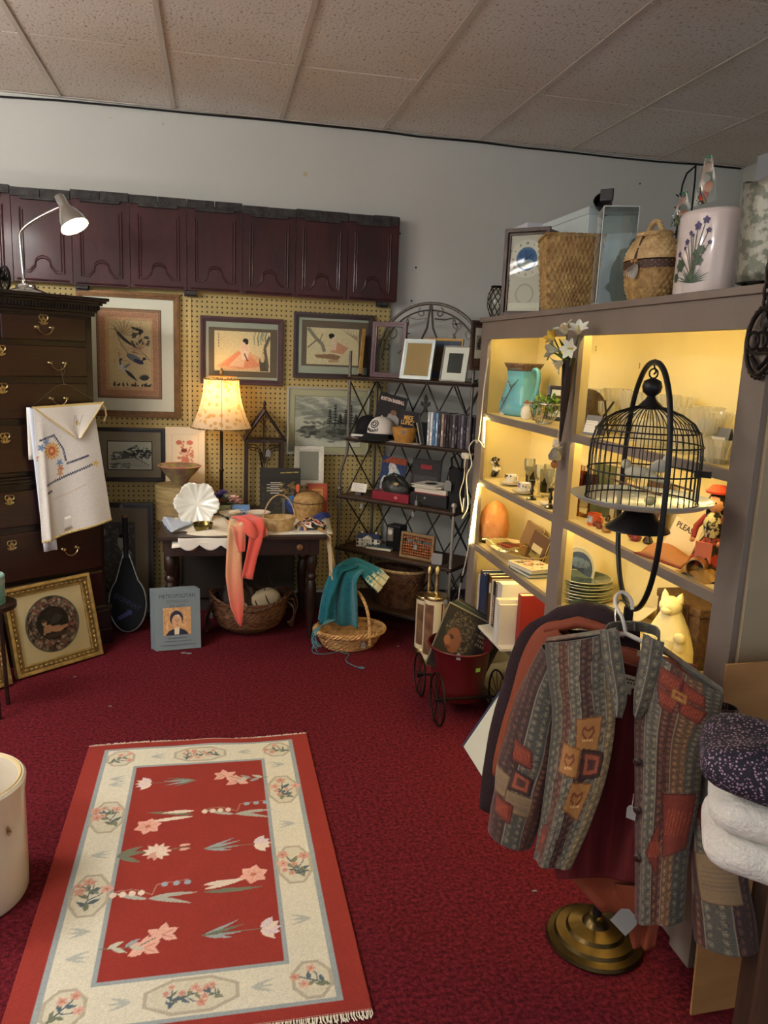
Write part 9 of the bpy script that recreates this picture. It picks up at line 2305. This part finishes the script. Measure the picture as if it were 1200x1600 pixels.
def lp(label,loc,rot,cvf,col,k):
 t=thing('record_album',label,'record',loc,rot=rot)
 MB().bx(-.155,.155,-.002,.002,0,.31).build('sleeve',mat('sleeve_%d'%k,col,.5,coat=.1),t,smooth=0)
 if cvf is not None:cvf.mesh('cover_print',M_PRINT,t,loc=(0,-.0026,.155))
 return t
cv=Cv(.306,.306,(42,38,36),300);rs=random.Random(3)
for k in range(260):a_=rs.random()*2*PI;r_=rs.random()**.5*.085;cv.leaf(.11+r_*math.cos(a_),.20+r_*math.sin(a_)*1.1,.02,.006,rs.random()*6.3,rs.choice(((96,86,74),(70,62,54),(120,110,96))),.8)
cv.ell(.085,.155,.042,.062,(130,84,64),.25);cv.ell(.065,.165,.018,.012,(70,46,40));cv.ell(.052,.145,.018,.026,(150,98,74),.3);cv.ell(.065,.115,.016,.008,(110,56,50));cv.poly([(.08,.06),(.14,.10),(.18,.0),(.08,.0)],(96,60,48))
b0=wc+Vector((-.040,-.035,bz0+.10))
A1=lp('black record album with a curly-haired man in profile, front one in the wagon',b0,(-.30,.50,.10),cv,(30,28,28),1)
for k in range(5):ticks(A1,(.095,-.003,.275-.022*k),FRONT,.085-.01*(k%2),.014,6,mat('ink_bronze',(150,132,100),.6),k)
cols=[(150,140,120),(54,70,62),(40,60,56),(90,84,76),(44,40,40),(70,54,44)]
for k in range(5):
 cvk=None
 if k==1:
  cvk=Cv(.306,.306,(48,62,56),160);cvk.noise(.25,4,4);cvk.rect(.12,.22,.28,.235,(110,120,104));cvk.rect(.12,.19,.26,.2,(100,110,96))
 lp('%s record album sleeve behind the profile cover in the wagon'%ORD[k],b0+Vector((.002+.008*k,.018+.013*k,.004)),(-.32-.012*k,.50+.02*k,.06-.03*k),cvk,cols[k],2+k)
 # blue-backed board leaning on the shelving
p=PZ(722,1168,0);q=PZ(768,1214,0);hl=1.286-p.x;ang=.42
bd=thing('foam_board','pale foam board with dark blue edge leaning low against the lit shelving','board',(p.x+.006,p.y,.004),rot=(0,0,0))
L_=.42;hgt=.40
m=MB();a_=math.asin(min(.9,(1.285-p.x-.02)/hgt));Mx=TR(0,0,0,ry=a_)
m.bx(0,.014,-L_,0,0,hgt,M=Mx);m.build('panel',mat('panel_pale',(196,200,190),.6),bd,smooth=0)
m=MB();m.bx(-.003,.018,-.0005,.012,-.002,hgt+.004,M=Mx);m.build('blue_edge',mat('panel_blue',(50,58,84),.5),bd,smooth=0)
for k,(px,py)in enumerate(((117,1058),(172,1104),(622,1010),(985,1500),(835,1393))):
 o=MB().box((0,0,.002),(.014,.006,.003)).build('paper_scrap',mat('tag_paper'),loc=PZ(px,py,.001),smooth=0);tag(o,['tiny white paper scrap near the gilt round painting','tiny scrap on the carpet between rug and gilt frame','tiny scrap on the carpet near the willow basket','tiny scrap on the carpet beside the brass stand foot','tiny scrap on the carpet left of the brass stand foot'][k],'scrap')
